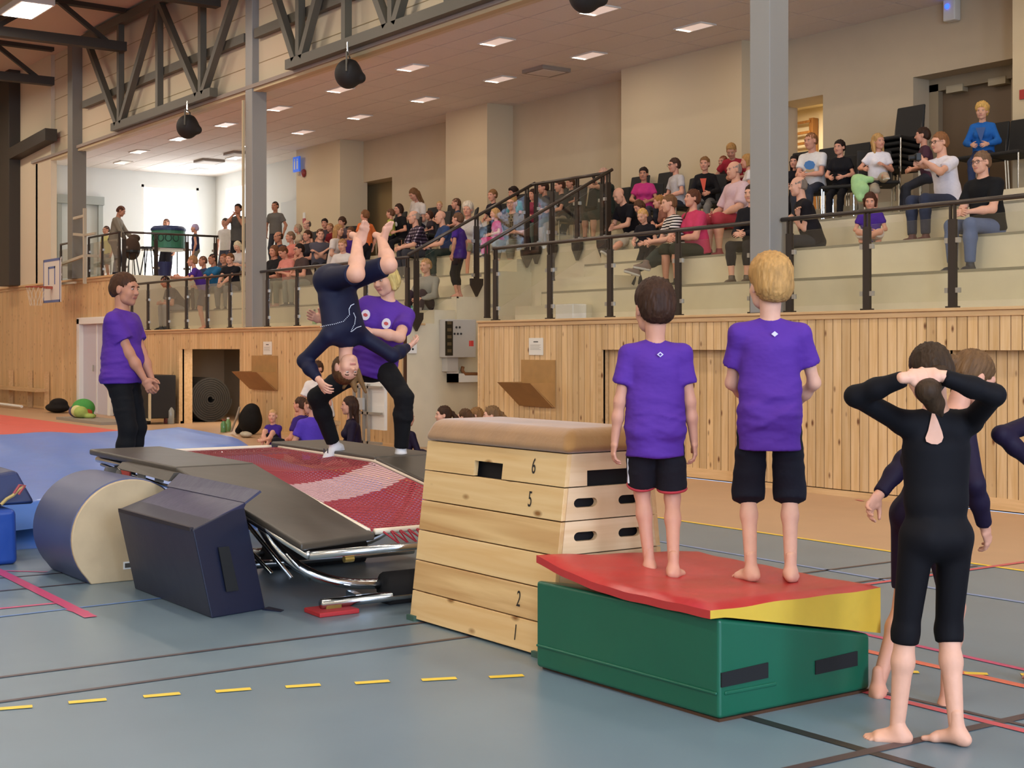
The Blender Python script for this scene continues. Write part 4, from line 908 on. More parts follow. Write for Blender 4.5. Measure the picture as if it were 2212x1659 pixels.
# ------------------------------------------------------------------ colours
def cloth(c, b=.35): return mat('cloth_'+c, c, rough=.85, spec=.25, bump=b, bscale=9, stretch=(1, 1, 1.4), bdist=.02, noise=.06, nscale=30)
def skinm(c): return mat('skin_'+c, c, rough=.55, spec=.35, noise=.05, nscale=25)
def lipm(c): return mat('lip_'+c, c, rough=.45)
def hairm(c): return mat('hair_'+c, c, rough=.6, spec=.2, noise=.35, nscale=60, stretch=(1, 1, .12), bump=.5, bscale=90)
def shoem(c): return mat('shoe_'+c, c, rough=.55, bump=.1, bscale=60)
def pattern(name, c1, c2, scale, plaid=False):
    if name in MATS: return MATS[name]
    m = mat(name, c1, rough=.85, spec=.25); nt = m.node_tree; b = nt.nodes['Principled BSDF']; L = nt.links.new
    tc = nt.nodes.new('ShaderNodeTexCoord'); out = None
    for k, ax in enumerate(('Z', 'X') if plaid else ('Z',)):
        w = nt.nodes.new('ShaderNodeTexWave'); w.bands_direction = ax; w.inputs['Scale'].default_value = scale; w.inputs['Distortion'].default_value = .6; w.inputs['Detail'].default_value = 0; L(tc.outputs['Object'], w.inputs[0])
        rp = nt.nodes.new('ShaderNodeValToRGB'); rp.color_ramp.interpolation = 'CONSTANT' if not plaid else 'LINEAR'; rp.color_ramp.elements[1].position = .55
        rp.color_ramp.elements[0].color = (1, 1, 1, 1); rp.color_ramp.elements[1].color = srgb(c2); L(w.outputs[0], rp.inputs[0])
        mx = nt.nodes.new('ShaderNodeMixRGB'); mx.blend_type = 'MULTIPLY'; mx.inputs[0].default_value = 1
        if out is None: mx.inputs[1].default_value = srgb(c1)
        else: L(out, mx.inputs[1])
        L(rp.outputs[0], mx.inputs[2]); out = mx.outputs[0]
    L(out, b.inputs['Base Color']); return m
def blotch(name, c1, c2, sc=25):
    if name in MATS: return MATS[name]
    m = mat(name, c1, rough=.85, spec=.25); nt = m.node_tree; b = nt.nodes['Principled BSDF']; L = nt.links.new
    tc = nt.nodes.new('ShaderNodeTexCoord'); v = nt.nodes.new('ShaderNodeTexVoronoi'); v.inputs['Scale'].default_value = sc; L(tc.outputs['Object'], v.inputs['Vector'])
    rp = nt.nodes.new('ShaderNodeValToRGB'); rp.color_ramp.elements[0].color = srgb(c2); rp.color_ramp.elements[1].color = srgb(c1); rp.color_ramp.elements[0].position = .3; rp.color_ramp.elements[1].position = .5
    L(v.outputs['Distance'], rp.inputs[0]); L(rp.outputs[0], b.inputs['Base Color']); return m
SKIN, SKINP, SKIND = '#cf9377', '#dba488', '#b97f62'
def unit(v): return v/max(np.linalg.norm(v), 1e-9)
def ik(a, c, l1, l2, pole):
    d = c-a; L = np.linalg.norm(d); n = unit(d)
    if L > (l1+l2)*.999: L = (l1+l2)*.999; c = a+n*L
    x = (l1*l1-l2*l2+L*L)/(2*L); h = math.sqrt(max(l1*l1-x*x, 0)); p = pole-n*(pole@n); p = unit(p) if np.linalg.norm(p) > 1e-6 else np.array([0, 0, 1.])
    return a+n*x+p*h, c
def frame(y, z):
    """columns x,y,z with y kept and z as hint"""
    y = unit(y); x = np.cross(y, z); x = unit(x); z = np.cross(x, y); return np.stack([x, y, z], 1)
def rot(axis, deg): return np.array(Matrix.Rotation(math.radians(deg), 3, Vector(axis)))
HANDP = dict(lap=((-.13, .30, .10), (.13, .30, .10)), clasp=((-.035, .36, .13), (.035, .36, .13)), knees=((-.14, .42, .12), (.14, .42, .12)),
  cross=((.10, .21, .26), (-.10, .21, .30)), phone=((-.05, .30, .58), (.05, .30, .58)), chin=((-.10, .33, .10), (.03, .24, .50)), lean=((-.05, .48, .08), (.05, .48, .08)),
  sides=((-.25, .04, -.06), (.25, .04, -.06)), hold=((-.06, .26, .22), (.06, .26, .26)), hug=((.02, .36, .02), (-.02, .36, .04)))
NP = 0
class Pose: pass
def solve(pel, yaw, s, hs, lean=0, side=0, twist=0, head=(0, 0, 0), flip=None, sex='m', shrug=0):
    q = Pose(); q.s = s; q.hs = hs
    q.f = np.array([math.cos(yaw), math.sin(yaw), 0]); q.r = np.array([math.sin(yaw), -math.cos(yaw), 0]); q.z = np.array([0, 0, 1.])
    q.pel = np.array(pel, float)
    if flip is not None: q.f, q.r, q.z = [np.array(flip) @ v for v in (q.f, q.r, q.z)]
    T = rot(q.r, -lean) @ rot(q.f, side)
    q.up = T @ q.z; q.tf = T @ q.f; q.tr = T @ q.r
    Tw = rot(q.up, twist); q.sr = Tw @ q.tr; q.sf = Tw @ q.tf
    q.waist = q.pel + q.up*.14*s; q.chest = q.pel + q.up*.36*s; q.nb = q.pel + q.up*.485*s
    sw = (.160 + .012*min(max((s-.8)/.2, 0), 1))*s*(.94 if sex == 'f' else 1)
    q.sh = [q.pel + q.up*.425*s - q.sr*sw, q.pel + q.up*.425*s + q.sr*sw]
    q.sh = [p + q.up*shrug*s for p in q.sh]; q.nb = q.nb + q.up*shrug*.5*s
    hy, hp, hr_ = head
    base = .5*q.up + .5*q.z; base = unit(base)
    hf = rot(q.z, hy) @ unit(q.f - q.z*(q.f @ q.z)); hx = np.cross(hf, q.z)
    Hm = np.stack([hx, hf, q.z], 1); Hm = rot(hx, -hp) @ Hm; Hm = rot(Hm[:, 1], hr_) @ Hm
    q.H = Hm; neck = unit(.6*q.up + .4*Hm[:, 2]); q.hc = q.nb + neck*.075*s + Hm[:, 2]*.105*hs + Hm[:, 1]*.018*hs
    q.top = q.hc + Hm[:, 2]*.125*hs
    return q
def proj(p):
    t = p[0]*FX+p[1]*FY; l = p[0]*RX+p[1]*RY
    return U0+F_PX*l/t, V0-F_PX*(p[2]-CAMH)/t
def person(label, pel, yaw, s=1.0, hs=None, g=1.0, sex='m', lod=0, lean=0, side=0, twist=0, head=(0, 0, 0), flip=None,
           hands='lap', elbow=None, knee=None, feet=None, zf=None, footyaw=(0, 0), footpitch=(0, 0), hk=('relax', 'relax'), hdir=(None, None), hpalm=(None, None),
           shirt='#444444', sleeve='short', bottom='long', bcol='#2c2e38', shoes='#2a2a2a', hair='short', hcol='#5a3a20', skin=SKIN,
           glasses=False, suit=None, extra=None, hem=.0, band=None, group=None, shirt_m=None, iterate=None, bulge=0, seated=False, open_jacket=None, base=None, loose=.004, shrug=0, flare=.012):
    """one human figure; returns the body object"""
    global NP; NP += 1
    hs = hs if hs else .45 + .55*s
    q = solve(pel, yaw, s, hs, lean, side, twist, head, flip, sex, shrug)
    def L(p): return q.pel + s*(p[0]*q.r + p[1]*q.f + p[2]*q.z)
    W = [np.array([0, 0, 0.])]*2
    # arms
    tg = HANDP[hands] if isinstance(hands, str) else hands
    el, wr = [None]*2, [None]*2
    for i in (0, 1):
        t = tg[i]; t = np.array(t[1], float) if t[0] == 'w' else L(t)
        sg = -1 if i == 0 else 1
        pole = (q.sr*sg*.7 - q.z*.8 - q.f*.35) if elbow is None or elbow[i] is None else (q.r*elbow[i][0] + q.f*elbow[i][1] + q.z*elbow[i][2])
        el[i], wr[i] = ik(q.sh[i], t, .285*s, .245*s, pole)
    hip = [q.pel - q.r*.085*s - q.z*.02*s, q.pel + q.r*.085*s - q.z*.02*s]
    kn, an = [None]*2, [None]*2
    for i in (0, 1):
        sg = -1 if i == 0 else 1
        t = feet[i]; t = np.array(t[1], float) if t[0] == 'w' else L(t)
        if zf is not None and feet[i][0] != 'w': t[2] = zf + .078*s
        pole = (q.f*1.0 + q.z*.6 + q.r*sg*.12) if knee is None or knee[i] is None else (q.r*knee[i][0] + q.f*knee[i][1] + q.z*knee[i][2])
        kn[i], an[i] = ik(hip[i], t, .425*s, .415*s, pole)
    # ---- skin body
    gg = g*s
    def limbs(ra=1.0):
        P = []
        for i in (0, 1):
            P += [cone(q.sh[i], el[i], .046*gg, .037*gg), cone(el[i], el[i]*.6+wr[i]*.4, .036*gg, .037*gg), cone(el[i]*.6+wr[i]*.4, wr[i], .036*gg, .0245*s)]
        return P
    def legs():
        P = []
        for i in (0, 1):
            calf = kn[i]*.68 + an[i]*.32; bk = -unit(q.f)*0
            P += [cone(hip[i], kn[i], .076*gg, .051*gg), cone(kn[i], calf, .050*gg, .051*gg), cone(calf, an[i], .050*gg, .032*s)]
        return P
    torso = [cone(q.pel - q.up*.03*s, q.waist, .104*gg, .094*gg, q.r, 1.38), cone(q.waist, q.chest, .094*gg, .104*gg, q.sr, 1.5),
             cone(q.sh[0]*.8+q.sh[1]*.2 - q.up*.03*s, q.sh[1]*.8+q.sh[0]*.2 - q.up*.03*s, .062*gg), cone(q.nb - q.up*.02*s, q.sh[0], .050*gg, .045*gg), cone(q.nb - q.up*.02*s, q.sh[1], .050*gg, .045*gg)]
    if bulge: torso.append(ell(q.waist + q.tf*.05*s, np.array([.13, .13, .13])*s*bulge))
    if sex == 'f': torso += [ell(q.pel + q.up*.31*s + q.sf*.085*s + q.sr*d*.065*s, .062*gg) for d in (-1, 1)]
    buttm = [ell((hip[i]*.8+hip[1-i]*.2) - q.f*.032*s, .088*gg) for i in (0, 1)]
    neck = [cone(q.nb - q.up*.04*s, q.hc - q.H[:, 2]*.05*hs - q.H[:, 1]*.022*hs, .048*s if sex != 'm' or s < .9 else .057*s, .050*hs if sex != 'm' else .054*hs)]
    res = (.010 if lod else .019)
    parts = [sdf_mesh(torso + buttm + neck + limbs() + legs(), res, .03*s)]
    Vs, Qs, Ms = [parts[0][0]], [parts[0][1]], [np.zeros(len(parts[0][1]), int)]
    def app(V, Q, M=None):
        Qs.append(Q + sum(len(v) for v in Vs)); Vs.append(V); Ms.append(np.zeros(len(Q), int) if M is None else M)
    hv, hq, hm = head_proto('c' if s < .86 and sex != 'f' else sex, lod)
    app((hv*hs) @ q.H.T + q.hc, hq, hm)
    hfr = []
    for i in (0, 1):
        sg = -1 if i == 0 else 1
        V, Q = hand_proto(hk[i], lod); V = V.copy()
        if i == 0: V[:, 0] *= -1; Q = Q[:, ::-1]
        d = unit(wr[i]-el[i]) if hdir[i] is None else unit(q.r*hdir[i][0] + q.f*hdir[i][1] + q.z*hdir[i][2])
        pz = (q.r*sg*1.0 + q.z*.3 + q.f*.1) if hpalm[i] is None else (q.r*hpalm[i][0] + q.f*hpalm[i][1] + q.z*hpalm[i][2])   # back of hand
        Fm = frame(d, pz); app((V*s*1.0) @ Fm.T + wr[i], Q); hfr.append((Fm, wr[i]))
    ffr = []
    for i in (0, 1):
        sg = -1 if i == 0 else 1
        d = unit(rot(q.z, footyaw[i] - sg*8) @ q.f); x = np.cross(d, q.z)
        d = rot(x, footpitch[i]) @ d
        Fm = frame(d, q.z if abs(d @ q.z) < .95 else -q.f)
        ffr.append((Fm, an[i]))
        if not shoes:
            V, Q = foot_proto(lod); V = V.copy()
            if i == 0: V[:, 0] *= -1; Q = Q[:, ::-1]
            app((V*s) @ Fm.T + an[i], Q)
    V = np.concatenate(Vs); Q = np.concatenate(Qs); Mi = np.concatenate(Ms)
    org = np.array([q.pel[0], q.pel[1], V[:, 2].min()]) if base is None else np.array(base, float)
    lip = {SKIN: '#b06a5c', SKINP: '#c07a6c', SKIND: '#9a5a4c'}.get(skin, '#b06a5c')
    body = newobj('person', mesh_np('person', V-org, Q, [skinm(skin), lipm(lip)], Mi)); body.location = org
    tag(body, label, 'person', group)
    def child(name, prims, m, k=.03, infl=0, cuts=(), res_=None):
        v, f = sdf_mesh(prims, res_ or res, k*s, infl, cuts)
        if lod and name in ('shirt', 'trousers', 'shorts'):
            # soft folds: mostly level creases about the waist, slanting ones higher up
            nr_ = np.zeros_like(v); fn = np.cross(v[f[:, 2]]-v[f[:, 0]], v[f[:, 3]]-v[f[:, 1]])
            for c_ in range(4): np.add.at(nr_, f[:, c_], fn)
            nr_ /= np.maximum(np.linalg.norm(nr_, axis=1), 1e-9)[:, None]
            a_ = (v-q.pel) @ q.up/s; b_ = (v-q.pel) @ q.r/s; c_ = (v-q.pel) @ q.f/s; rs = np.random.RandomState(NP); D_ = np.zeros(len(v))
            for j_ in range(7):
                ka, kb, kc = rs.uniform(38, 75), rs.uniform(-16, 16), rs.uniform(-14, 14); ph_ = rs.rand()*6.3
                D_ += np.maximum(np.sin(ka*a_+kb*b_+kc*c_+2.2*np.sin(9*b_+ph_)+ph_), 0)**2*(.0035*np.exp(-((a_-(.02 if name == 'shirt' else -.2))/.12)**2)+.0006)
            for j_ in range(4):
                ka, kb, kc = rs.uniform(12, 26), rs.uniform(-32, 32), rs.uniform(-15, 15); D_ += .0016*np.sin(ka*a_+kb*b_+kc*c_+rs.rand()*6.3)
            v = v + nr_*(D_*s*(1 if name == 'shirt' else .5))[:, None]
        return newobj(name, mesh_np(name, v-org, f, [m] if not isinstance(m, list) else m), body)
    def inst(name, me, m4, m):
        o = newobj(name, me, body); o.matrix_local = Matrix(m4)
        for j, mm in enumerate(m if isinstance(m, list) else [m]):
            if mm is not None and j < len(o.material_slots): o.material_slots[j].link = 'OBJECT'; o.material_slots[j].material = mm
        return o
    def m44(R, t, sc, mir=1):
        M = np.eye(4); M[:3, :3] = R*sc; M[:3, 0] *= mir; M[:3, 3] = t-org; return M
    # ---- clothes
    up = q.up
    def sleeves(fr, infl, cap=True, flare=.0):
        P = []
        for i in (0, 1):
            if fr <= 1:
                e = q.sh[i]*(1-fr)+el[i]*fr; P.append(cone(q.sh[i], e, (.052)*gg+infl, (.048+flare)*gg+infl, capb=cap))
            else:
                e = el[i]*(2-fr)+wr[i]*(fr-1); md = el[i]*.6+wr[i]*.4; P += [cone(q.sh[i], el[i], .049*gg+infl, .041*gg+infl), cone(el[i], md, .0395*gg+infl, .0405*gg+infl), cone(md, e, .040*gg+infl, .030*s+infl, capb=cap)]
        return P
    def legcov(fr, infl, flare=0):
        P = []
        for i in (0, 1):
            if fr <= 1:
                e = hip[i]*(1-fr)+kn[i]*fr; P.append(cone(hip[i], e, .082*gg+infl, (.066+flare)*gg+infl, capb=True))
            else:
                e = kn[i]*(2-fr)+an[i]*(fr-1); calf = kn[i]*.68+an[i]*.32
                P += [cone(hip[i], kn[i], .080*gg+infl, .056*gg+infl)]
                if fr > 1.35: P += [cone(kn[i], calf, .055*gg+infl, .055*gg+infl), cone(calf, e, .054*gg+infl, (.040+flare)*s+infl, capb=True)]
                else: P = P[:-1] + [cone(hip[i], kn[i], .082*gg+infl, .058*gg+infl+flare), cone(kn[i], e, .058*gg+infl+flare, .060*gg+infl+flare, capb=True)]
        return P
    lo = loose*s
    tor2 = [cone(q.pel - up*(.02)*s, q.waist, .112*gg+lo, .104*gg+lo, q.r, 1.40), cone(q.waist, q.chest, .104*gg+lo, .112*gg+lo*.5, q.sr, 1.5)] + [cone(p[1], p[2], p[3]+.008*s, p[4]+.008*s) for p in torso[2:5]]
    tor2 += [ell(p[1], p[2]+.008*s) for p in torso[5:]]
    if suit:
        fs, fl = suit['sleeve'], suit['leg']
        P = torso + buttm + sleeves(fs, 0) + legcov(fl, -.002)
        child(suit.get('name', 'leotard'), P, suit['m'], .03, .005)
    else:
        if sleeve is not None:
            fr = {'short': .62, 'none': .12, 'long': 1.95, 'three': 1.5, 'elbow': .9}[sleeve]
            hemc = q.pel - up*(.055+hem)*s
            P = tor2 + [cone(q.waist, hemc, .108*gg+lo, (.118+.02*hem)*gg+lo, q.r, 1.40, capb=True)] + ([ell(p[1], p[2]+.012*s+lo*.5) for p in buttm] if hem > .03 else []) + sleeves(fr, .004, True, .012 if fr < 1 else 0)
            child('jacket' if open_jacket else 'shirt', P, shirt_m or cloth(shirt), .03, .004, [(q.nb + up*.030*s, up*.9 + q.sf*.25), (hemc, -up)])
        fr = {'long': 1.93, 'shorts': .88, 'kneeshorts': 1.12, 'capri': 1.6, 'short': .55}[bottom]
        P = [cone(q.pel - up*.03*s, q.waist - up*.05*s, .108*gg, .100*gg, q.r, 1.38, capb=True)] + [ell(p[1], p[2]+.007*s) for p in buttm] + legcov(fr, .004, flare if fr < 1.3 else .006)
        child('trousers' if fr > 1.3 else 'shorts', P, cloth(bcol), .03, .004)
    # ---- hair, eyes, brows, shoes
    if hair: inst('hair', hair_proto(hair, lod), m44(q.H, q.hc, hs), hairm(hcol))
    for sx in (-1, 1):
        me_ = m44(q.H, q.hc + q.H @ np.array([sx*.031, .0765, .004])*hs, hs); me_[:3, 2] *= .52; inst('eye', EYE_ME, me_, [None])
        inst('eyebrow', BROW_ME, m44(q.H, q.hc + q.H @ np.array([sx*.033, .083, .0215])*hs, hs), hairm(hcol))
    if glasses: inst('glasses', GLASS_ME, m44(q.H, q.hc + q.H @ np.array([0, .098, .004])*hs, hs), [None])
    if shoes:
        for i in (0, 1): inst('shoe', shoe_proto(lod), m44(ffr[i][0], ffr[i][1], s, -1 if i == 0 else 1), [shoem(shoes), None])
    q.el, q.wr, q.kn, q.an, q.hip, q.org, q.hfr, q.ffr, q.child, q.inst, q.m44, q.gg = el, wr, kn, an, hip, org, hfr, ffr, child, inst, m44, gg
    def chestpatch(name, dx, dz, w_, h_, m_, n_=4, rt=45, off=0, back=False):
        c = q.pel + q.up*(.30+dz)*s + q.sr*dx*s; ff = -q.sf if back else q.sf
        tv = np.array([v.co[:] for ch in body.children if ch.name.split('.')[0] in ('shirt', 'leotard', 'unitard', 'jacket') for v in ch.data.vertices]) + org
        rel = tv-c; near = (np.abs(rel @ q.sr) < max(w_*.5, .03)) & (np.abs(rel @ q.up) < max(h_*.5, .03)); dep_ = (rel[near] @ ff).max() if near.any() else .12*s
        P_ = [Vector(c + ff*(dep_+.001+off) + q.sr*(w_*.7*math.cos(math.radians(rt)+2*math.pi*i_/n_)) + q.up*(h_*.7*math.sin(math.radians(rt)+2*math.pi*i_/n_)) - org) for i_ in range(n_)]
        return MB().prism(P_, Vector(ff)*.004).build(name, m_, ([ch for ch in body.children if ch.name.split('.')[0] in ('shirt', 'leotard', 'unitard')] or [body])[0])
    q.chestpatch = chestpatch; q.body = body
    body_q[body.name] = q
    return body
body_q = {}
def surf_depth(body, pre, u, v, tmax, r=8):
    """distance along the view axis of the cloth's near surface at a pixel, or None"""
    q = body_q[body.name]
    if not hasattr(q, 'sd'): q.sd = {}
    if pre not in q.sd:
        pw_ = np.concatenate([np.array([x.co[:] for x in c.data.vertices]) for c in body.children if c.name.startswith(pre)]) + q.org
        t = pw_[:, 0]*FX + pw_[:, 1]*FY; l = pw_[:, 0]*RX + pw_[:, 1]*RY; q.sd[pre] = (U0+F_PX*l/t, V0-F_PX*(pw_[:, 2]-CAMH)/t, t)
    uu, vv, t = q.sd[pre]; m = (np.abs(uu-u) < r) & (np.abs(vv-v) < r) & (t < tmax)
    return float(t[m].min()) if m.any() else None
def place(u, v, mode, Y=None, zs=None, zf=None, phi=0, s0=1.0, lean=0, side=0, twist=0, head=(0, 0, 0), xy=None, smin=.45, smax=1.16, sit=True, pelh=.10):
    """find pelvis x and size so that the head top projects to pixel (u, v)"""
    s = s0; X = on_y(u, v, Y).x if xy is None else xy[0]
    for _ in range(8):
        pz = (zs + pelh*s) if sit else (zf + pelh*s)
        c = math.atan2(-Y, -X); yaw = c + math.radians(phi)
        q = solve((X, Y, pz), yaw, s, .45+.55*s, lean, side, twist, head)
        uu, vv = proj(q.top); t = q.top[0]*FX+q.top[1]*FY
        X += (u-uu)*t/F_PX/abs(ray(u)[1])*1.0
        dz = (vv-v)*t/F_PX; s = min(max(s + dz/.95 if sit else s + dz/1.75, smin), smax)
    return X, pz, yaw, s
# ================================================================== RAILINGS
M_rail = mat('rail_brown', '#4a4038', rough=.3, metal=.5); M_post = mat('post_brown', '#33281f', rough=.45, metal=.2); GL = glass_mat()
M_clip = mat('glass_clip', '#b0aaa0', rough=.3, metal=.7)
def post_at(e, o, p, zb, ztop, along='x', head=False, wide=.085):
    """flat steel post with a slim double neck under the rail"""
    mb = MB(); x, y = p; hz = ztop - .16
    dx, dy = (wide/2, .02) if along == 'x' else (.02, wide/2)
    mb.box(x-dx, x+dx, y-dy, y+dy, zb, hz)
    for s in (-1, 1):
        if along == 'x': mb.box(x+s*.025-.01, x+s*.025+.01, y-.015, y+.015, hz-.02, ztop-.01)
        else: mb.box(x-.015, x+.015, y+s*.025-.01, y+s*.025+.01, hz-.02, ztop-.01)
    if not head: mb.box(x-dx*1.3, x+dx*1.3, y-.045, y+.045, zb, zb+.02)
    else:
        if along == 'y': mb.prism([(x-.03, y-.115, zb+.12), (x-.03, y+.115, zb+.12), (x-.03, y+.11, zb+.02), (x-.03, y, zb-.17), (x-.03, y-.11, zb+.02)], (.06, 0, 0))
        else: mb.prism([(x-.115, y-.03, zb+.12), (x+.115, y-.03, zb+.12), (x+.11, y-.03, zb+.02), (x, y-.03, zb-.17), (x-.11, y-.03, zb+.02)], (0, .06, 0))
    mb.build('post', M_post, e, origin=o)
def railing(label, p0, p1, posts, zb0, zb1, zr0, zr1, along='x', head=False, ext=0, glass=True):
    """p0,p1 = (x,y) ends; posts = list of fractions"""
    o = Vector((p0[0], p0[1], min(zb0, zb1))); e = empty('glass_railing', o, label, 'railing')
    P0 = Vector((p0[0], p0[1], zr0)); P1 = Vector((p1[0], p1[1], zr1)); d = (P1-P0).normalized()
    MB().tube([P0-d*ext, P1+d*ext], .026, 10).build('handrail', M_rail, e, origin=o, smooth=True)
    pts = []
    for f in posts:
        x, y = p0[0]+(p1[0]-p0[0])*f, p0[1]+(p1[1]-p0[1])*f; zb = zb0+(zb1-zb0)*f; zr = zr0+(zr1-zr0)*f
        post_at(e, o, (x, y), zb, zr, along, head); pts.append((x, y, zb, zr))
    for a, b in zip(pts[:-1], pts[1:]):
        g = .06
        if along == 'x': c = [(a[0]+g, a[1]-.006), (b[0]-g, b[1]-.006), (b[0]-g, b[1]+.006), (a[0]+g, a[1]+.006)]
        else: c = [(a[0]-.006, a[1]+g), (a[0]+.006, a[1]+g), (b[0]+.006, b[1]-g), (b[0]-.006, b[1]-g)]
        za, zb_ = (a[2], b[2]); ra, rb = a[3]-.14, b[3]-.14; lo = .07
        zs = [za+lo, zb_+lo, zb_+lo, za+lo, ra, rb, rb, ra] if along == 'x' else [za+lo, za+lo, zb_+lo, zb_+lo, ra, ra, rb, rb]
        if glass: MB().hexa([(c[i % 4][0], c[i % 4][1], zs[i]) for i in range(8)]).build('glass_pane', GL, e, origin=o)
        for q, sg in ((a, 1), (b, -1)):
            for zz in (q[2]+.15, q[2]+.62*(q[3]-q[2])):
                if along == 'x': MB().box(q[0]+sg*.045, q[0]+sg*.085, q[1]-.02, q[1]+.02, zz, zz+.05).build('clip', M_clip, e, origin=o)
                else: MB().box(q[0]-.02, q[0]+.02, q[1]+sg*.045, q[1]+sg*.085, zz, zz+.05).build('clip', M_clip, e, origin=o)
    return e
YR, ZR = 11.62, 2.97
def fx(us, x0, x1): return [(on_y(u, 700, YR).x - x0)/(x1-x0) for u in us]
railing('glass railing right of the large grey column', (-11.24, YR), (-6.2, YR), fx((1706, 1873, 2058), -11.24, -6.2) + [.93], ZL, ZL, ZR, ZR)
x0 = on_y(1066, 700, YR).x; railing('glass railing between the stairwell and the large grey column', (x0, YR), (-11.6, YR), [.01] + fx((1188, 1318, 1465), x0, -11.6) + [.985], ZL, ZL, ZR, ZR)
x1 = on_y(884, 700, YR).x; railing('glass railing behind the spotting woman', (-24.5, YR), (x1, YR), fx((578, 642, 708, 790), -24.5, x1) + [.99], ZL, ZL, ZR, ZR)
x0 = on_y(277, 700, YR).x; railing('glass railing left of the grey column, in front of the gallery corner', (x0, YR), (-24.9, YR), fx((285, 320, 363, 403, 448, 497), x0, -24.9) + [.99], ZL, ZL, ZR, ZR)
railing('sloping stair railing on the left of the stairwell', (VX0+.06, 11.6), (VX0+.06, 13.95), [.045, .525, .95], 1.93, 3.1, 3.02, 4.25, 'y', True, .05)
railing('sloping stair railing on the right of the stairwell', (VX1-.05, 11.6), (VX1-.05, 13.95), [.03, .525, .985], 1.95, 3.1, 3.02, 4.27, 'y', False, .05)
railing('short level railing across the back of the stairwell', (VX0+.1, 13.92), (VX1-.1, 13.92), [.05, .28, .62, .95], 3.10, 3.10, 4.24, 4.24, 'x', True)
railing('gallery railing in front of the foyer', (on_y(192, 520, YR).x, YR), (-31.9, YR), [.0, .45, .985], ZP, ZP, 4.2, 4.2)
railing('short gallery railing piece left of the gallery column', (on_y(131, 520, YR).x, YR), (-34.9, YR), [.02, .98], ZP, ZP, 4.16, 4.16)
railing('gallery side railing running back to the bright foyer', (-31.85, 11.7), (-31.85, 14.0), [.0, .33, .66, .97], ZP, ZP, 4.2, 4.2, 'y', glass=False)
# ================================================================== BASKETBALL HOOP
hp = empty('basketball_hoop', (-36, 11.3, 3), 'white basketball backboard with blue lines and red ring on the far wall', 'basketball hoop'); ho = Vector((-36, 11.3, 3))
HY = 10.95; a = on_y(94, 562, HY); b = on_y(130, 652, HY)
MB().box(a.x, b.x, HY, HY+.03, b.z, a.z).build('backboard', mat('board_white', '#ded6c8', rough=.5), hp, origin=ho)
M_hb = mat('hoop_blue', '#5a6a9a', rough=.5); w = b.x-a.x; cx = (a.x+b.x)/2
MB().box(a.x, b.x, HY-.005, HY, a.z-.06, a.z).box(a.x, b.x, HY-.005, HY, b.z, b.z+.06).box(a.x, a.x+.04, HY-.005, HY, b.z, a.z).box(b.x-.04, b.x, HY-.005, HY, b.z, a.z).build('border_line', M_hb, hp, origin=ho)
MB().box(cx-.26, cx-.2, HY-.005, HY, 3.08, 3.52).box(cx+.2, cx+.26, HY-.005, HY, 3.08, 3.52).box(cx-.26, cx+.26, HY-.005, HY, 3.47, 3.52).build('target_square', M_hb, hp, origin=ho)
M_ring = mat('ring_red', '#a8503a', rough=.5)
MB().tube([(cx+.23*math.cos(t), HY-.38+.23*math.sin(t), 3.02) for t in [2*math.pi*i/20 for i in range(20)]], .014, 6, closed=True).build('ring', M_ring, hp, origin=ho, smooth=True)
MB().box(cx-.08, cx+.08, HY-.17, HY, 2.98, 3.04).build('ring_bracket', M_ring, hp, origin=ho)
mb = MB()
for i in range(12):
    t0 = 2*math.pi*i/12
    for sgn in (1, -1): mb.tube([(cx+.22*math.cos(t0+sgn*j*.16)*(1-.10*j), HY-.38+.22*math.sin(t0+sgn*j*.16)*(1-.10*j), 3.01-.11*j) for j in range(5)], .004, 4)
mb.build('net', mat('net_cream', '#d8cbb0', rough=.9), [c for c in hp.children if c.name.startswith('ring') and 'bracket' not in c.name][0], origin=ho)
M_fr = mat('hoop_frame', '#b5aa92', rough=.5)
for u, vt in ((183, 450), (126, 560)):
    p = on_y(u, vt, 11.2); MB().bar((p.x, 11.2, p.z), (p.x, 11.2, 3.05), .07).build('upright', M_fr, hp, origin=ho)
p1, p2 = on_y(183, 552, 11.2), on_y(128, 572, 11.2)
MB().bar(p1, p2, .06).bar(on_y(183, 466, 11.2), on_y(160, 472, 11.2), .06).bar(on_y(183, 508, 11.2), on_y(160, 506, 11.2), .06).bar(on_y(206, 504, 11.2), on_y(183, 508, 11.2), .05).bar(p2, (p2.x, HY+.03, p2.z), .06).bar(p2, (p2.x, 11.53, p2.z), .06).bar(p1, (p1.x, 11.53, p1.z), .06).bar((p2.x, HY+.05, 3.1), (p2.x+1.2, 11.2, 3.1), .05).build('support_arm', M_fr, hp, origin=ho)
# ================================================================== GALLERY FURNITURE
def at_floor(u, v, z): return on_z(u, v, z)
dz = ZP
tbp = at_t(362, 545, 35.3); tx, ty = tbp.x, tbp.y
tab = empty('folding_table', (tx, ty, dz), 'folding table on the gallery carrying the green tub', 'table')
MB().box(-.45, .45, -.5, .5, .72, .75).build('table_top', mat('table_white', '#c8c2b8', rough=.5), tab)
for sx in (-.42, .42):
    for sy in (-.42, .42): MB().tube([(sx, sy, 0), (sx, sy, .72)], .015).build('leg', M_black, tab)
tub = empty('green_tub', (tx, ty+.02, dz+.75), 'round green tub with a dark blue lid on the gallery table', 'tub')
M_gt = mat('tub_green', '#37785c', rough=.5)
MB().tube([(0, 0, .02), (0, 0, .46)], .41, 28).build('drum', M_gt, tub, smooth=False)
MB().tube([(0, 0, .45), (0, 0, .50), (0, 0, .56), (0, 0, .575)], [.43, .43, .37, .1], 28).build('lid', mat('tub_blue', '#20305c', rough=.45), tub)
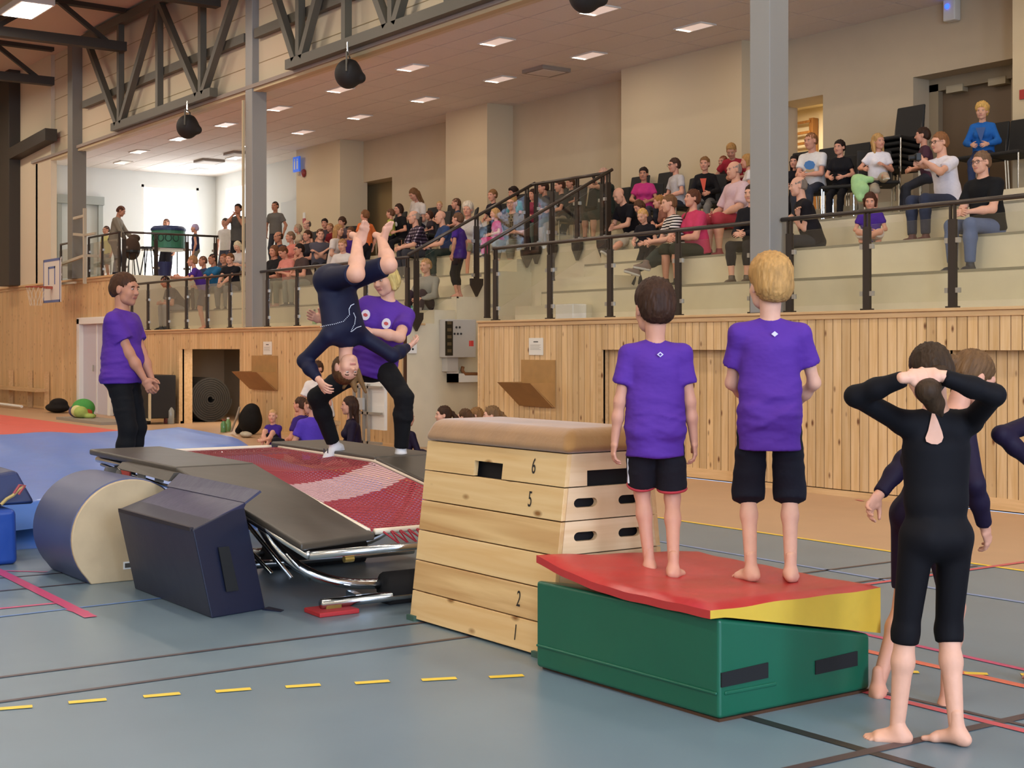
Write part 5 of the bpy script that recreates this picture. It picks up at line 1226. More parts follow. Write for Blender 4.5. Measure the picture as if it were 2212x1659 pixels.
for k, ang in enumerate((-75, -48, -22, 4)):
    t = math.radians(ang); c = Vector((.413*math.cos(t), .413*math.sin(t), .26)); tx_ = Vector((-math.sin(t), math.cos(t), 0))
    MB().tube([c + tx_*(.075*math.cos(s)) + Vector((0, 0, .085*math.sin(s))) for s in [2*math.pi*i/14 for i in range(14)]], .012, 5, closed=True).build('ring_motif', mat('motif_dark', '#16382c', rough=.6), tub)
for i, (u, v, lab) in enumerate(((284, 0, 'black bar stool behind the gallery rail, nearest the man in grey'), (322, 0, 'black bar stool in front of the white radiator'))):
    p = at_t(u, 560, 34.5-1.2*i); e = empty('bar_stool', (p.x, p.y, dz), lab, 'stool')
    MB().tube([(0, 0, .62), (0, 0, .67)], .2, 18).build('seat', M_black, e)
    for k in range(4): t = math.pi/4+math.pi/2*k; MB().tube([(.1*math.cos(t), .1*math.sin(t), .62), (.22*math.cos(t), .22*math.sin(t), 0)], .014, 6).build('leg', M_black, e)
p = at_t(355, 580, 34); e = tag(MB().tube([(0, 0, 0), (0, 0, .02), (0, 0, .36)], [.14, .15, .19], 20).build('bucket', mat('bucket_navy', '#2a2d5a', rough=.5)), 'dark blue bucket under the gallery table', 'bucket'); e.location = (p.x, p.y, dz)
rd = empty('radiator', (-37.5, 13.6, dz), 'white slatted radiator below the foyer wall', 'radiator')
for k in range(9): MB().box(0, .08, -.1+.1*k-.3, -.03+.1*k-.3, .1, .8).build('fin', M_white, rd)
pc = at_t(285, 540, 34.6); bag_prims = [ell((pc.x, pc.y, dz+.72), (.2, .2, .28)), ell((pc.x-.1, pc.y+.1, dz+.98), (.12, .14, .10))]
def blob(name, prims, m, label, cat, res=.015, k=.04):
    V, Q = sdf_mesh(prims, res, k); o_ = np.array([V[:, 0].mean(), V[:, 1].mean(), V[:, 2].min()])
    o = newobj(name, mesh_np(name, V-o_, Q, [m])); o.location = o_; return tag(o, label, cat)
blob('jacket', bag_prims, cloth('#4a382c'), 'dark brown jacket heaped on the gallery bar stool', 'jacket', .03)
# ================================================================== CHAIRS
M_chf = mat('chair_black', '#1a1714', rough=.7, bump=.1, bscale=40)
def make_chair():
    e = empty('black_chair', (0, 0, 0))
    MB().hexa([(-.23, -.22, .44), (.23, -.22, .44), (.22, .22, .42), (-.22, .22, .42), (-.23, -.22, .49), (.23, -.22, .49), (.22, .22, .47), (-.22, .22, .47)]).build('seat', M_chf, e, bevel=.02, bseg=3)
    MB().hexa([(-.24, .20, .50), (.24, .20, .50), (.24, .24, .50), (-.24, .24, .50), (-.23, .27, .94), (.23, .27, .94), (.23, .31, .94), (-.23, .31, .94)]).build('backrest', M_chf, e, bevel=.02, bseg=3)
    for sx in (-1, 1):
        MB().tube([(sx*.22, -.2, 0), (sx*.22, -.2, .45)], .011, 6).build('leg', M_chrome, e); MB().tube([(sx*.22, .24, 0), (sx*.22, .20, .45), (sx*.21, .27, .86)], .011, 6).build('leg', M_chrome, e)
    return e
CH = make_chair(); ch_used = [False]
def chair(x, y, z, rz, label):
    o = CH if not ch_used[0] else copy_tree(CH); ch_used[0] = True
    o.location = (x, y, z); o.rotation_euler = (0, 0, rz); tag(o, label, 'chair', 'black chairs along the back of the tribune')
    return o
def chair_px(u, Y, z, label, rz=0): x = on_y(u, 400, Y).x; chair(x, Y, z, rz, label)
ZE = 3.5
for u, lab in ((1356, 'empty black chair left of the woman in pink with a shoulder strap'), (1415, 'black chair right of the woman in pink with a shoulder strap')): chair_px(u, 15.42, ZE, lab)
for u, lab in ((1105, 'black chair behind the dark-haired man in turquoise'), (1148, 'black chair above the top of the left stair rail'), (1184, 'empty black chair behind the level stairwell rail, leftmost of three'), (1224, 'empty black chair behind the level stairwell rail, middle of three'), (1265, 'empty black chair behind the level stairwell rail, rightmost of three')): chair_px(u, 15.42, ZE, lab)
for u, lab in ((842, 'black chair beside the tan doorway, furthest left'), (912, 'black chair behind the long-haired person bending over'), (956, 'large black chair behind the small blond boy')): chair_px(u, 15.42, ZE, lab)
for u, lab in ((1708, 'black chair beside the grey column, right side'), (1766, 'black chair behind the man in white printed T-shirt'), (1824, 'black chair behind the woman in black'), (1882, 'black chair behind the long-haired blonde woman')): chair_px(u, 15.42, ZE, lab)
for u, lab in ((2118, 'black chair under the blonde woman in the blue jacket'), (2188, 'empty black chair right of the blonde woman in blue')): chair_px(u, 15.42, ZE, lab)
xs0 = on_y(1932, 400, 15.42).x
for k in range(6):
    lab = ['lowest', 'second lowest', 'third', 'fourth', 'fifth', 'topmost'][k]
    c = chair(xs0 + .03*k, 15.45 - .03*k, ZE + .075*k, 0, lab + ' black chair of the stack beside the long-haired blonde woman')
# ================================================================== SMALL THINGS
# speakers under the trusses
def speaker(p, label, rz):
    e = empty('loudspeaker', p, label, 'loudspeaker', rz=rz); M1 = mat('speaker_black', '#1c1713', rough=.7)
    V, Q = sdf_mesh([ell((0, 0, 0), (.22, .22, .24)), cone((0, .05, 0), (0, .20, -.06), .22, .09)], .025, .05)
    newobj('cone_case', mesh_np('cone_case', V, Q, [M1]), e)
    MB().tube([(-.25, 0, 0), (-.22, 0, .32), (.22, 0, .32), (.25, 0, 0)], .015, 6).build('bracket', M_steel, e); MB().tube([(0, 0, .30), (0, 0, .52)], .02, 6).build('hanger', M_chrome, e)
speaker(on_y(752, 160, 11.3), 'round black loudspeaker hanging in the middle of the long truss', math.radians(-35))
speaker(on_y(405, 274, 11.3), 'round black loudspeaker hanging in front of the bright foyer ceiling', math.radians(-35))
speaker(on_y(1265, -12, 11.3), 'round black loudspeaker cut off by the top edge', math.radians(-35))
# wall unit with blue lamp
p = on_y(2061, 22, YB-.02); e = empty('wall_unit', p, 'small white wall unit with a glowing blue lamp', 'wall unit')
MB().box(-.1, .1, -.12, .02, -.16, .16).build('case', M_white, e, bevel=.02); MB().sphere((-.02, -.125, .04), .035, 12, 8).build('blue_lamp', mat('blue_led', '#2040ff', emit='#2a4cff', estr=4), e)
# toilet / exit sign, alarm, extinguisher label, red label at right
p = on_y(641, 355, 15.7); e = empty('hanging_sign', p, 'small blue and white pictogram sign hanging by the pilaster', 'sign')
MB().box(-.16, .16, -.02, .02, -.18, .18).build('plate', mat('sign_blue', '#2f62d0', rough=.4, emit='#2f62d0', estr=.6), e)
for x in (-.07, .07): MB().box(x-.03, x+.03, -.025, -.02, -.12, .08).box(x-.02, x+.02, -.025, -.02, .09, .13).build('pictogram', M_white, e)
p = on_y(656, 374, YP-.03); e = tag(MB().sphere(p, (.09, .06, .10), 14, 10).build('alarm_bell', mat('alarm_red', '#8a2f2c', rough=.4), origin=p, smooth=True), 'dark red fire alarm bell on the light pilaster', 'alarm')
p = on_y(657, 470, YP-.01); e = empty('fire_label', p, 'red and white fire extinguisher label on the pilaster', 'label'); MB().box(-.05, .05, -.01, .01, -.02, .12).build('white_card', M_white, e); MB().box(-.06, .06, -.012, .01, -.14, -.02).build('red_card', mat('card_red', '#b03028', rough=.5), e)
p = on_y(2209, 204, YP-.01); e = tag(MB().box(-.04, .1, -.012, .01, -.06, .06).build('red_label', mat('card_red', '#b03028')), 'red label on the wall at the right edge', 'label'); e.location = p
p = on_y(1023, 742, 11.52); tag(MB().box(p.x-.03, p.x+.03, 11.46, 11.5, p.z-.04, p.z+.04).build('red_marker', mat('card_red', '#b03028')), 'small red marker at the edge of the stairwell', 'marker')
# black bag, colourful cloths on a low board, rack case, bottles
p = on_y(124, 887, 11.02); blob('sports_bag', [ell((p.x, p.y, .12), (.5, .25, .12)), ell((p.x+.1, p.y, .22), (.3, .2, .13))], cloth('#1a1512'), 'black sports bag on the floor by the white door', 'bag', .03)
p = on_z(210, 912); e = tag(MB().box(-1.6, 1.2, -.35, .35, 0, .06).build('low_board', mat('board_grey', '#9a8f80', rough=.6)), 'low grey board on the floor behind the man in purple', 'board'); e.location = p
for i, (u, c, r, n) in enumerate(((163, '#5a5068', .16, 'dull purple'), (181, '#4f9a4a', .24, 'green'), (196, '#d8cf8e', .17, 'pale yellow'), (205, '#b8502e', .14, 'rust red'), (214, '#a8b860', .15, 'lime'))):
    q_ = on_z(u, 908); blob('parachute_cloth', [ell((q_.x, p.y-.1+.12*(i % 2), .07+r*.8), (r*1.1, r, r*.85)), ell((q_.x+.1, p.y+.05, .1), (r*1.2, r*.8, .06))], cloth(c), n + ' crumpled cloth on the low grey board', 'cloth', .025)
p = on_y(312, 903, 10.85); p.z = 0; e = empty('rack_case', p, 'black amplifier case with a pale frame standing by the wood wall', 'case')
MB().box(-.5, .45, -.05, .5, .12, 1.0).build('body', M_black, e, bevel=.02); M_cf = mat('case_frame', '#c4b490', rough=.4)
for a, b in (((-.52, -.07, .1), (-.52, -.07, 1.02)), ((.47, -.07, .1), (.47, -.07, 1.02)), ((-.52, -.07, .1), (.47, -.07, .1)), ((-.52, -.07, 1.02), (.47, -.07, 1.02))): MB().bar(a, b, .045).build('frame_bar', M_cf, e)
MB().tube([(-.3, 0, 1.0), (-.3, 0, 1.25), (-.05, 0, 1.25), (-.05, 0, 1.18)], .02, 6).build('handle', M_black, e)
for x in (-.35, .0, .3): MB().tube([(x, -.08, .05), (x, .0, .05)], .05, 10).build('castor', M_black, e)
def bottle(p, c, cap, label, h=.24, r=.035):
    e = empty('bottle', p, label, 'bottle')
    MB().tube([(0, 0, 0), (0, 0, .01), (0, 0, h*.65), (0, 0, h*.82), (0, 0, h*.9)], [r*.9, r, r, r*.5, r*.42], 12).build('body', mat('bottle_'+c, c, rough=.15, spec=.6), e, smooth=True)
    MB().tube([(0, 0, h*.88), (0, 0, h)], r*.48, 10).build('cap', mat('cap_'+cap, cap, rough=.4), e)
def fl(u, Y): p_ = on_y(u, 900, Y); p_.z = 0; return p_
bottle(fl(360, 11.3), '#c86a5a', '#d8b0a0', 'pink bottle on the floor by the store opening', .32, .06); bottle(fl(369, 11.25), '#8a8a80', '#222222', 'grey bottle with black cap on the floor by the store opening', .42, .07)
bottle(on_z(483, 934), '#5c8a52', '#8a3a2a', 'green bottle on the beige floor, left of the pair', .24, .055); bottle(on_z(493, 932), '#6f9a5c', '#d8d8d0', 'green bottle with white cap on the beige floor, right of the pair', .26, .055)
bottle(on_z(537, 930), '#3f8a3a', '#7fb070', 'bright green bottle beside the black backpack', .30, .06)
bottle(Vector((on_y(674, 690, 11.7).x, 11.75, ZL+.03)), '#9fb88a', '#4a4a44', 'water bottle standing on the ledge behind the gymnast', .26, .04)
bottle(Vector((on_y(884, 690, 11.9).x, 11.95, ZL+.03)), '#7fb0a0', '#3a7060', 'pale green bottle behind the stair post', .26, .04)
p = on_y(541, 933, 11.08); bp = blob('backpack', [ell((p.x, p.y, .25), (.26, .2, .26)), ell((p.x+.05, p.y, .42), (.18, .14, .14)), cone((p.x-.3, p.y-.1, .05), (p.x, p.y, .35), .06, .10)], cloth('#15120f'), 'black backpack with a pale strap leaning beside the blond boy', 'backpack', .025)
MB().tube([(p.x-.33-bp.location.x, p.y-.22-bp.location.y, .06), (p.x-.12-bp.location.x, p.y-.22-bp.location.y, .3), (p.x-.02-bp.location.x, p.y-.2-bp.location.y, .5)], .022, 6).build('strap', mat('strap_pale', '#a89a84', rough=.8), bp)
p = on_z(530, 944); blob('trainers', [ell((p.x, p.y, .05), (.14, .09, .05)), ell((p.x+.16, p.y-.05, .05), (.14, .09, .05))], cloth('#b8ad98'), 'pale trainers on the floor beside the green bottle', 'shoes', .02)
p = on_z(625, 950); blob('sports_bag', [ell((p.x, p.y+.3, .14), (.30, .22, .14))], cloth('#191416'), 'black bag behind the blond boy sitting on the floor', 'bag', .03)
p = on_z(625, 950) + Vector((0, .3, 0)); blob('pink_scarf', [ell((p.x, p.y, .30), (.12, .10, .05))], cloth('#c83a6a'), 'pink garment lying on the black bag', 'garment', .02)
# white board and metal trolley between the spotter's legs
p = on_y(795, 850, 11.0); e = empty('equipment_trolley', (p.x, 11.0, 0), 'grey metal trolley with a white panel standing at the stairwell', 'trolley')
MB().hexa([(-.1, 0, .3), (.5, 0, .3), (.5, .05, .3), (-.1, .05, .3), (-.1, 0, 1.1), (.5, 0, 1.0), (.5, .05, 1.0), (-.1, .05, 1.1)]).build('panel', M_white, e)
M_tm = mat('trolley_grey', '#a8a296', rough=.4, metal=.4)
for x in (-.35, -.2, -.05, .1): MB().bar((x, -.05, 0), (x, -.05, 1.0), .04).build('upright', M_tm, e)
for z in (.1, .55, .95): MB().bar((-.4, -.05, z), (.5, -.05, z), .04).build('crossbar', M_tm, e)
MB().box(-.5, .0, -.1, -.06, .6, .78).build('plate', mat('plate_grey', '#b8b6b0'), e)

x_ = on_y(1224, 675, 12.1).x; tag(MB().box(x_-.2, x_+.2, 12.05, 12.3, ZL, ZL+.22).build('plastic_box', mat('box_white', '#e6e2dc', rough=.25), bevel=.02), 'white plastic box on the aisle floor behind the railing glass', 'box')
# ================================================================== PEOPLE IN THE FOREGROUND
M_purple = mat('purple_jersey', '#53298a', rough=.8, spec=.3, bump=.6, bscale=5, stretch=(1, 1, 1.6), bdist=.035)
M_velvet = mat('black_velvet', '#09060a', rough=.75, spec=.2, bump=.2, bscale=8)
M_velvetp = mat('purple_velvet', '#160823', rough=.7, spec=.25, bump=.2, bscale=8)
M_velvetn = mat('navy_velvet', '#090c2a', rough=.65, spec=.3, bump=.2, bscale=8)
def w3(u, v, t): return ('w', tuple(at_t(u, v, t)))
def decal(q, body, pts_uv, t, m, name, r=.004):
    for u, v in pts_uv: pass
def patch(body, name, u, v, t, w, h, m, rotd=0, th=.004, n=4):
    """small flat print laid on cloth, facing the camera side"""
    p = at_t(u, v, t); dx, dy = ray(u); nrm = Vector((-dx, -dy, 0)).normalized(); x = Vector((-nrm.y, nrm.x, 0)); z = Vector((0, 0, 1)); o = Vector(body.location)
    a0 = math.radians(rotd); poly = [p + x*(w/2*math.cos(a0+2*math.pi*k/n)) + z*(h/2*math.sin(a0+2*math.pi*k/n)) for k in range(n)]
    return MB().prism([q_-o for q_ in poly], nrm*th).build(name, m, body)
M_logo = mat('logo_white', '#cfc8e0', rough=.7); M_badge = mat('badge_white', '#e0d4d4', rough=.7); M_badger = mat('badge_red', '#c0504a', rough=.7)
# brown-haired boy on the red mat
b1 = person('brown-haired boy in purple T-shirt and black striped shorts, standing on red mat', (-5.2, 4.52, .46+.90*.80), math.radians(144), .80, hs=1.06, sex='c', lod=1, g=.90, loose=.012, flare=.022,
  hands=((-.245, .02, -.13), (.235, .03, -.10)), feet=((-.03, .08, -.9), (.10, -.09, -.9)), zf=.462, head=(16, 0, 0), footyaw=(10, -15), shirt_m=M_purple, hem=.13, bottom='shorts', bcol='#17141a', shoes=None, hair='thick', hcol='#3c2416', skin=SKIN, elbow=((-.6, -.6, -.4), (.6, -.6, -.4)), hpalm=((-1, -.2, 0), (1, -.2, 0)))
q = body_q[b1.name]
for k in range(3):
    p0 = q.hip[0]*.55+q.kn[0]*.45; p1 = q.hip[0]*.16+q.kn[0]*.84; off = -q.r*.080*q.s + q.f*(-.030+.026*k)
    a = Vector(p0+off-q.org) - Vector(q.f)*.0; MB().bar(Vector(p0+off-q.org), Vector(p1+off*.99-q.org), .012, .012).build('white_stripe', M_white, [c for c in b1.children if c.name.startswith('shorts')][0])
for i in (0, 1):
    e = q.hip[i]*.13+q.kn[i]*.87; d = unit(q.kn[i]-q.hip[i]); fr_ = frame(d, q.f)
    MB().tube([Vector(e + fr_[:, 0]*.0675*math.cos(t) + fr_[:, 2]*.0675*math.sin(t) - q.org) for t in [2*math.pi*k/24 for k in range(24)]], .0075, 6, closed=True).build('red_hem', mat('hem_red', '#b03038', rough=.8), [c for c in b1.children if c.name.startswith('shorts')][0], smooth=True)
q.chestpatch('back_logo', .02, .125, .022, .018, M_logo, 4, 0, 0, True); q.chestpatch('back_logo_core', .02, .125, .011, .009, M_purple, 4, 0, .003, True)
b2 = person('blond boy in purple T-shirt and plain navy shorts, standing on red mat', (-4.74, 4.82, .46+.91*.865), math.radians(138), .865, hs=1.03, sex='c', lod=1, g=.86, loose=.010, flare=.022,
  hands=((-.07, .27, .04), (.14, .25, .02)), feet=((-.10, .0, -.9), (.11, .0, -.9)), zf=.468, head=(22, -4, 0), footyaw=(25, 5), shirt_m=M_purple, hem=.14, bottom='kneeshorts', bcol='#14131c', shoes=None, hair='puff', hcol='#b98a50', skin=SKINP, elbow=((-.8, -.5, -.4), (.8, -.5, -.4)))
body_q[b2.name].chestpatch('back_logo', .02, .125, .022, .018, M_logo, 4, 0, 0, True)
# man in purple behind the trampoline
cm = math.atan2(-4.3, 11.8)
mn = person('man in purple T-shirt and black trousers standing behind the trampoline', (-11.75, 4.3, .36+.93*1.05), cm+math.radians(66), 1.05, hs=1.15, sex='m', lod=1, g=1.13, loose=.014, bulge=.8,
  hands=((-.06, .26, -.14), (.05, .28, -.17)), feet=((-.11, .0, -.9), (.11, .03, -.9)), zf=.37, head=(-8, 3, 0), shirt_m=M_purple, hem=.02, bottom='long', bcol='#0c0b0d', shoes='#1a1a1a', hair='short', hcol='#4a2c18', skin=SKIND, elbow=((-.5, -.8, -.4), (.5, -.8, -.4)), hpalm=((-1, 0, .4), (1, 0, .4)))
body_q[mn.name].chestpatch('shoulder_print', -.06, .10, .06, .035, M_badge, 4, 45, 0, True)
# spotting woman
tw = 11.0; pw = at_t(803, 785, tw)
wo = person('blonde woman in purple T-shirt spotting the gymnast with bent knees', tuple(pw), math.atan2(-pw.y, -pw.x)+math.radians(-18), 1.0, sex='f', lod=1, g=1.06, loose=.010, side=-17, lean=2, twist=0,
  hands=(w3(803, 716, 10.55), w3(692, 690, 10.9)), feet=(w3(866, 975, 10.75), w3(722, 962, 11.0)), head=(-25, 12, 6), shirt_m=M_purple, hem=.03, bottom='long', bcol='#0e0d0f', shoes='#ded8d4', hair='bob', hcol='#d8bb74', skin=SKINP,
  elbow=((-1.0, -.1, -.9), (.9, .1, -.6)), knee=((-.75, .8, .2), (.75, .8, .2)), footyaw=(10, -20), hpalm=((.3, .8, .5), (1, 0, .3)), footpitch=(-6, -22), hk=('relax', 'flat'))
for dx_, dz_ in ((.10, .06), (-.075, .045)):
    body_q[wo.name].chestpatch('badge', dx_, dz_, .05, .058, M_badge, 14); body_q[wo.name].chestpatch('badge_emblem', dx_, dz_, .028, .02, M_badger, 6, 15, .004)
for i, (u, v) in enumerate(((862, 990), (700, 978))):
    for k in range(2): patch(wo, 'shoe_stripe', u+8*k, v-4, tw-.29, .012, .05, mat('stripe_dark', '#2a1c2a', rough=.7), 35)
# gymnast in mid air, upside down
tg_ = 10.35; pg = at_t(724, 612, tg_); yg = math.atan2(RY, RX) - math.radians(42)
fg = np.array([math.cos(yg), math.sin(yg), 0]); FL = rot(fg, 180)
gy = person('gymnast in navy leotard somersaulting upside down above the trampoline', tuple(pg), yg, .93, hs=1.0, sex='c', lod=1, g=1.16, lean=16, flip=FL, head=(12, -18, 0),
  hands=(w3(690, 822, 10.1), w3(884, 748, 10.6)), feet=(w3(772, 512, 10.25), w3(822, 512, 10.55)), elbow=((-.2, -1.0, .3), (.2, .6, .6)), knee=((-.15, 1, -.1), (.15, 1, -.1)), footpitch=(-72, -72),
  suit=dict(sleeve=1.9, leg=.90, m=M_velvetn), shoes=None, hair='short', hcol='#5a3c22', skin=SKINP)
q = body_q[gy.name]
tip = q.hc + q.H[:, 2]*.08
gy_h = q.child('hair_tail', [cone(tip - q.H[:, 1]*.05, at_t(757, 808, 10.3), .05, .045), cone(at_t(757, 808, 10.3), at_t(768, 845, 10.28), .04, .014), cone(at_t(757, 808, 10.3), at_t(742, 838, 10.3), .03, .012), cone(at_t(770, 800, 10.3), at_t(790, 848, 10.3), .028, .010)], hairm('#7a5a34'), .02)
mb = MB()
for crv in (((683, 708), (700, 704), (722, 700), (742, 694), (755, 680), (754, 668), (758, 660), (766, 656)), ((758, 716), (766, 700), (768, 686), (763, 674)), ((760, 716), (770, 708), (782, 704))):
    for (ua, va), (ub, vb_) in zip(crv[:-1], crv[1:]):
        for k in range(5):
            u_, v_ = ua+(ub-ua)*k/5, va+(vb_-va)*k/5; dd = surf_depth(gy, 'leotard', u_, v_, 10.7, 5)
            if dd: mb.sphere(at_t(u_, v_, dd-.001) - Vector(q.org), .0036, 6, 4)
mb.build('rhinestones', mat('rhinestone', '#e8eef8', rough=.1, emit='#dfe6ff', estr=.0, spec=1), gy, smooth=True)
# girl tying her hair, front right
tgf = 5.62; X, Y = -3.64, 4.62
gf = person('girl in black long-sleeved unitard tying her hair, barefoot, seen from behind', (X, Y, .92*.90), math.atan2(-Y, -X)+math.radians(-158), .90, hs=.96, shrug=.055, sex='f', lod=1, g=.92,
  hands=(w3(1962, 815, 5.40), w3(2030, 812, 5.42)), feet=(w3(1938, 1570, 5.66), w3(2066, 1572, 5.60)), head=(8, 16, 0), elbow=((-1, -.1, .25), (-.3, -.8, .5)), footyaw=(52, 52), knee=((0, 1, 0), (0, 1, 0)), hpalm=((-.2, -.9, .4), (.2, -.9, .4)), hdir=((1, .1, .1), (-1, .1, .05)), hk=('grip', 'grip'),
  suit=dict(sleeve=1.93, leg=1.12, m=M_velvet, name='unitard'), shoes=None, hair='short', hcol='#3a2818', skin=SKINP)
q = body_q[gf.name]
q.child('hair_tail', [cone(q.hc - q.H[:, 1]*.08*q.hs - q.H[:, 2]*.02, at_t(2003, 845, 5.38), .045, .042), cone(at_t(2003, 845, 5.38), at_t(2020, 872, 5.41), .042, .034), cone(at_t(2020, 872, 5.41), at_t(2034, 897, 5.45), .034, .010)], hairm('#3a2818'), .02)
kp = [(2013, 893), (2005, 930), (1999, 946), (2001, 954), (2012, 959), (2025, 960), (2034, 955), (2038, 945), (2035, 932), (2026, 908), (2019, 893)]
dx, dy = ray(2018); nr = Vector((-dx, -dy, 0)).normalized(); KT = 5.62
# bare skin showing through the keyhole in the back, raised just proud of the cloth
def back_depth(u, v): return surf_depth(gf, 'unitard', u, v, 5.7, 9) or KT-.09
cu, cv = 2018, 934
ring_ = [Vector(at_t(u, v, back_depth(u, v)-.004)) - Vector(q.org) for u, v in kp]
cen = Vector(at_t(cu, cv, back_depth(cu, cv)-.006)) - Vector(q.org)
MB().add([cen] + ring_, [(0, i+1, (i+1) % len(ring_)+1) for i in range(len(ring_))]).build('keyhole_skin', skinm(SKINP), gf, smooth=True)
# second girl, leaning, behind her
X, Y = -4.16, 5.18
g2 = person('girl with untidy hair in dark leotard leaning to the right behind the other girl', (X, Y, .87*.95), math.atan2(-Y, -X)+math.radians(140), .95, hs=.98, sex='f', lod=1, g=.90, lean=16, side=10, twist=-28,
  hands=(w3(1880, 1092, 6.3), w3(2128, 1140, 6.2)), feet=(w3(1897, 1478, 6.40), w3(2046, 1508, 6.25)), head=(-22, 26, 0), footyaw=(30, 30), elbow=((-.5, -.6, 0), (.6, -.8, 0)),
  suit=dict(sleeve=1.93, leg=.85, m=M_velvetp), shoes=None, hair='pony', hcol='#6a4a2c', skin=SKIN)
pr = at_t(2290, 1090, 6.6)
person('girl in dark leotard with bent arm, cut off by the right edge', tuple(pr), math.atan2(-pr.y, -pr.x)+math.radians(-150), .88, sex='f', lod=1, g=.9, hands=(w3(2236, 1006, 6.45), w3(2310, 1000, 6.5)), feet=((-.1, 0, -.9), (.1, 0, -.9)), zf=0.003, elbow=((-1, -.6, -.3), (1, -.4, -.4)), suit=dict(sleeve=1.9, leg=1.1, m=M_velvetp), shoes=None, hair='pony', hcol='#5a3c22', skin=SKIN)

# ================================================================== CHILDREN AND HELPERS ON THE FLOOR
def floor_sit(label, u, v, Y, phi, pose='knees', zs=0, **k):
    hd = k.get('head', (0, 0, 0)); ln = k.pop('lean', 8)
    X, pz, yaw, s = place(u, v, 0, Y=Y, zs=zs, phi=phi, s0=.8, lean=ln, head=hd, pelh=.11)
    if pose == 'knees': ft = ((-.06, .42, -.10), (.10, .36, -.10)); kn_ = ((-.1, .3, 1), (.1, .3, 1))
    elif pose == 'chair': ft = ((-.12, .42, -.4), (.12, .45, -.4)); kn_ = None
    else: ft = ((.12, .30, -.06), (-.12, .26, -.06)); kn_ = ((-1, .4, .4), (1, .4, .4))
    k.setdefault('hands', ((.06, .34, .16), (-.05, .33, .20)) if pose == 'knees' else 'lap')
    return person(label, (X, Y, pz), yaw, s, lean=ln, feet=ft, zf=0.003, knee=kn_, **k), (X, Y, s)
floor_sit('small blond boy in purple hugging his knees on the floor', 589, 884, 9.5, -38, sex='c', shirt='#3f2688', bottom='shorts', bcol='#15131a', shoes=None, hair='crop', hcol='#c79a62', skin=SKINP, head=(25, 0, 0))
floor_sit('dark-haired child half hidden behind the person in purple on the floor', 648, 857, 9.6, -120, 'cross', sex='c', shirt='#3a2470', shoes=None, hair='short', hcol='#4a3020', bcol='#15131a')
floor_sit('person in a purple T-shirt sitting on the floor with back turned', 672, 856, 8.95, -150, 'cross', sex='f', shirt='#5338a8', bcol='#15131a', shoes=None, hair='short', hcol='#5a3a24', head=(20, 0, 0), g=1.05)
st_, (sx_, sy_, ss_) = floor_sit('person in a white T-shirt sitting on a stool behind the children', 684, 779, 10.5, -35, 'chair', .42, sex='m', shirt='#e4ddd4', bottom='shorts', bcol='#4a443c', shoes='#cfc8c0', hair='short', hcol='#4a3020', hands=((-.12, .40, .06), (.12, .40, .06)), lean=16)
e = empty('floor_stool', (sx_, sy_+.0, 0), 'low stool under the person in a white T-shirt', 'stool')
MB().box(-.2, .2, -.2, .2, .36, .42).build('seat', M_trim, e)
for a_ in (-.16, .16):
    for b_ in (-.16, .16): MB().box(a_-.02, a_+.02, b_-.02, b_+.02, 0, .36).build('leg', M_trim, e)
floor_sit('long-haired girl in a dark leotard sitting on the floor in profile', 754, 856, 9.3, -85, 'cross', sex='f', suit=dict(sleeve=1.9, leg=1.6, m=M_velvetp), shoes=None, hair='long', hcol='#3a2418')
floor_sit('girl in dark purple on the floor right of the spotting woman, looking right', 880, 884, 9.4, 128, 'cross', sex='f', suit=dict(sleeve=1.9, leg=1.6, m=M_velvetp), shoes=None, hair='tail', hcol='#4a3020')
floor_sit('girl with dark ponytail and hair clip behind the vaulting box, leftmost of four', 957, 877, 9.9, -82, 'cross', sex='f', suit=dict(sleeve=1.9, leg=1.6, m=M_velvetp), shoes=None, hair='pony', hcol='#3f2818', skin=SKINP)
floor_sit('brown-haired girl behind the vaulting box, second of four', 1003, 883, 10.3, -120, 'cross', sex='f', suit=dict(sleeve=1.9, leg=1.6, m=M_velvetp), shoes=None, hair='pony', hcol='#5a3e26', skin=SKINP)
floor_sit('light-haired girl behind the vaulting box, third of four', 1027, 880, 10.75, -95, 'cross', sex='f', suit=dict(sleeve=1.9, leg=1.6, m=M_velvetp), shoes=None, hair='tail', hcol='#8a6238', skin=SKINP)
floor_sit('girl with a light brown ponytail behind the vaulting box, rightmost of four', 1061, 877, 9.9, -88, 'cross', sex='f', suit=dict(sleeve=1.9, leg=1.6, m=M_velvetp), shoes=None, hair='pony', hcol='#7a5a38', skin=SKINP)
p = on_z(815, 958); jb = blob('training_jacket', [ell((p.x, p.y+.2, .28), (.22, .2, .28)), ell((p.x-.05, p.y+.2, .55), (.15, .14, .10))], cloth('#3a2068'), 'purple training jacket with red and white panels on the floor', 'jacket', .025)
MB().box(-.05, .06, -.24, -.2, .0, .42).build('red_panel', mat('panel_red', '#a02838', rough=.8), jb); MB().box(.1, .18, -.22, -.18, .15, .45).build('white_panel', M_white, jb)
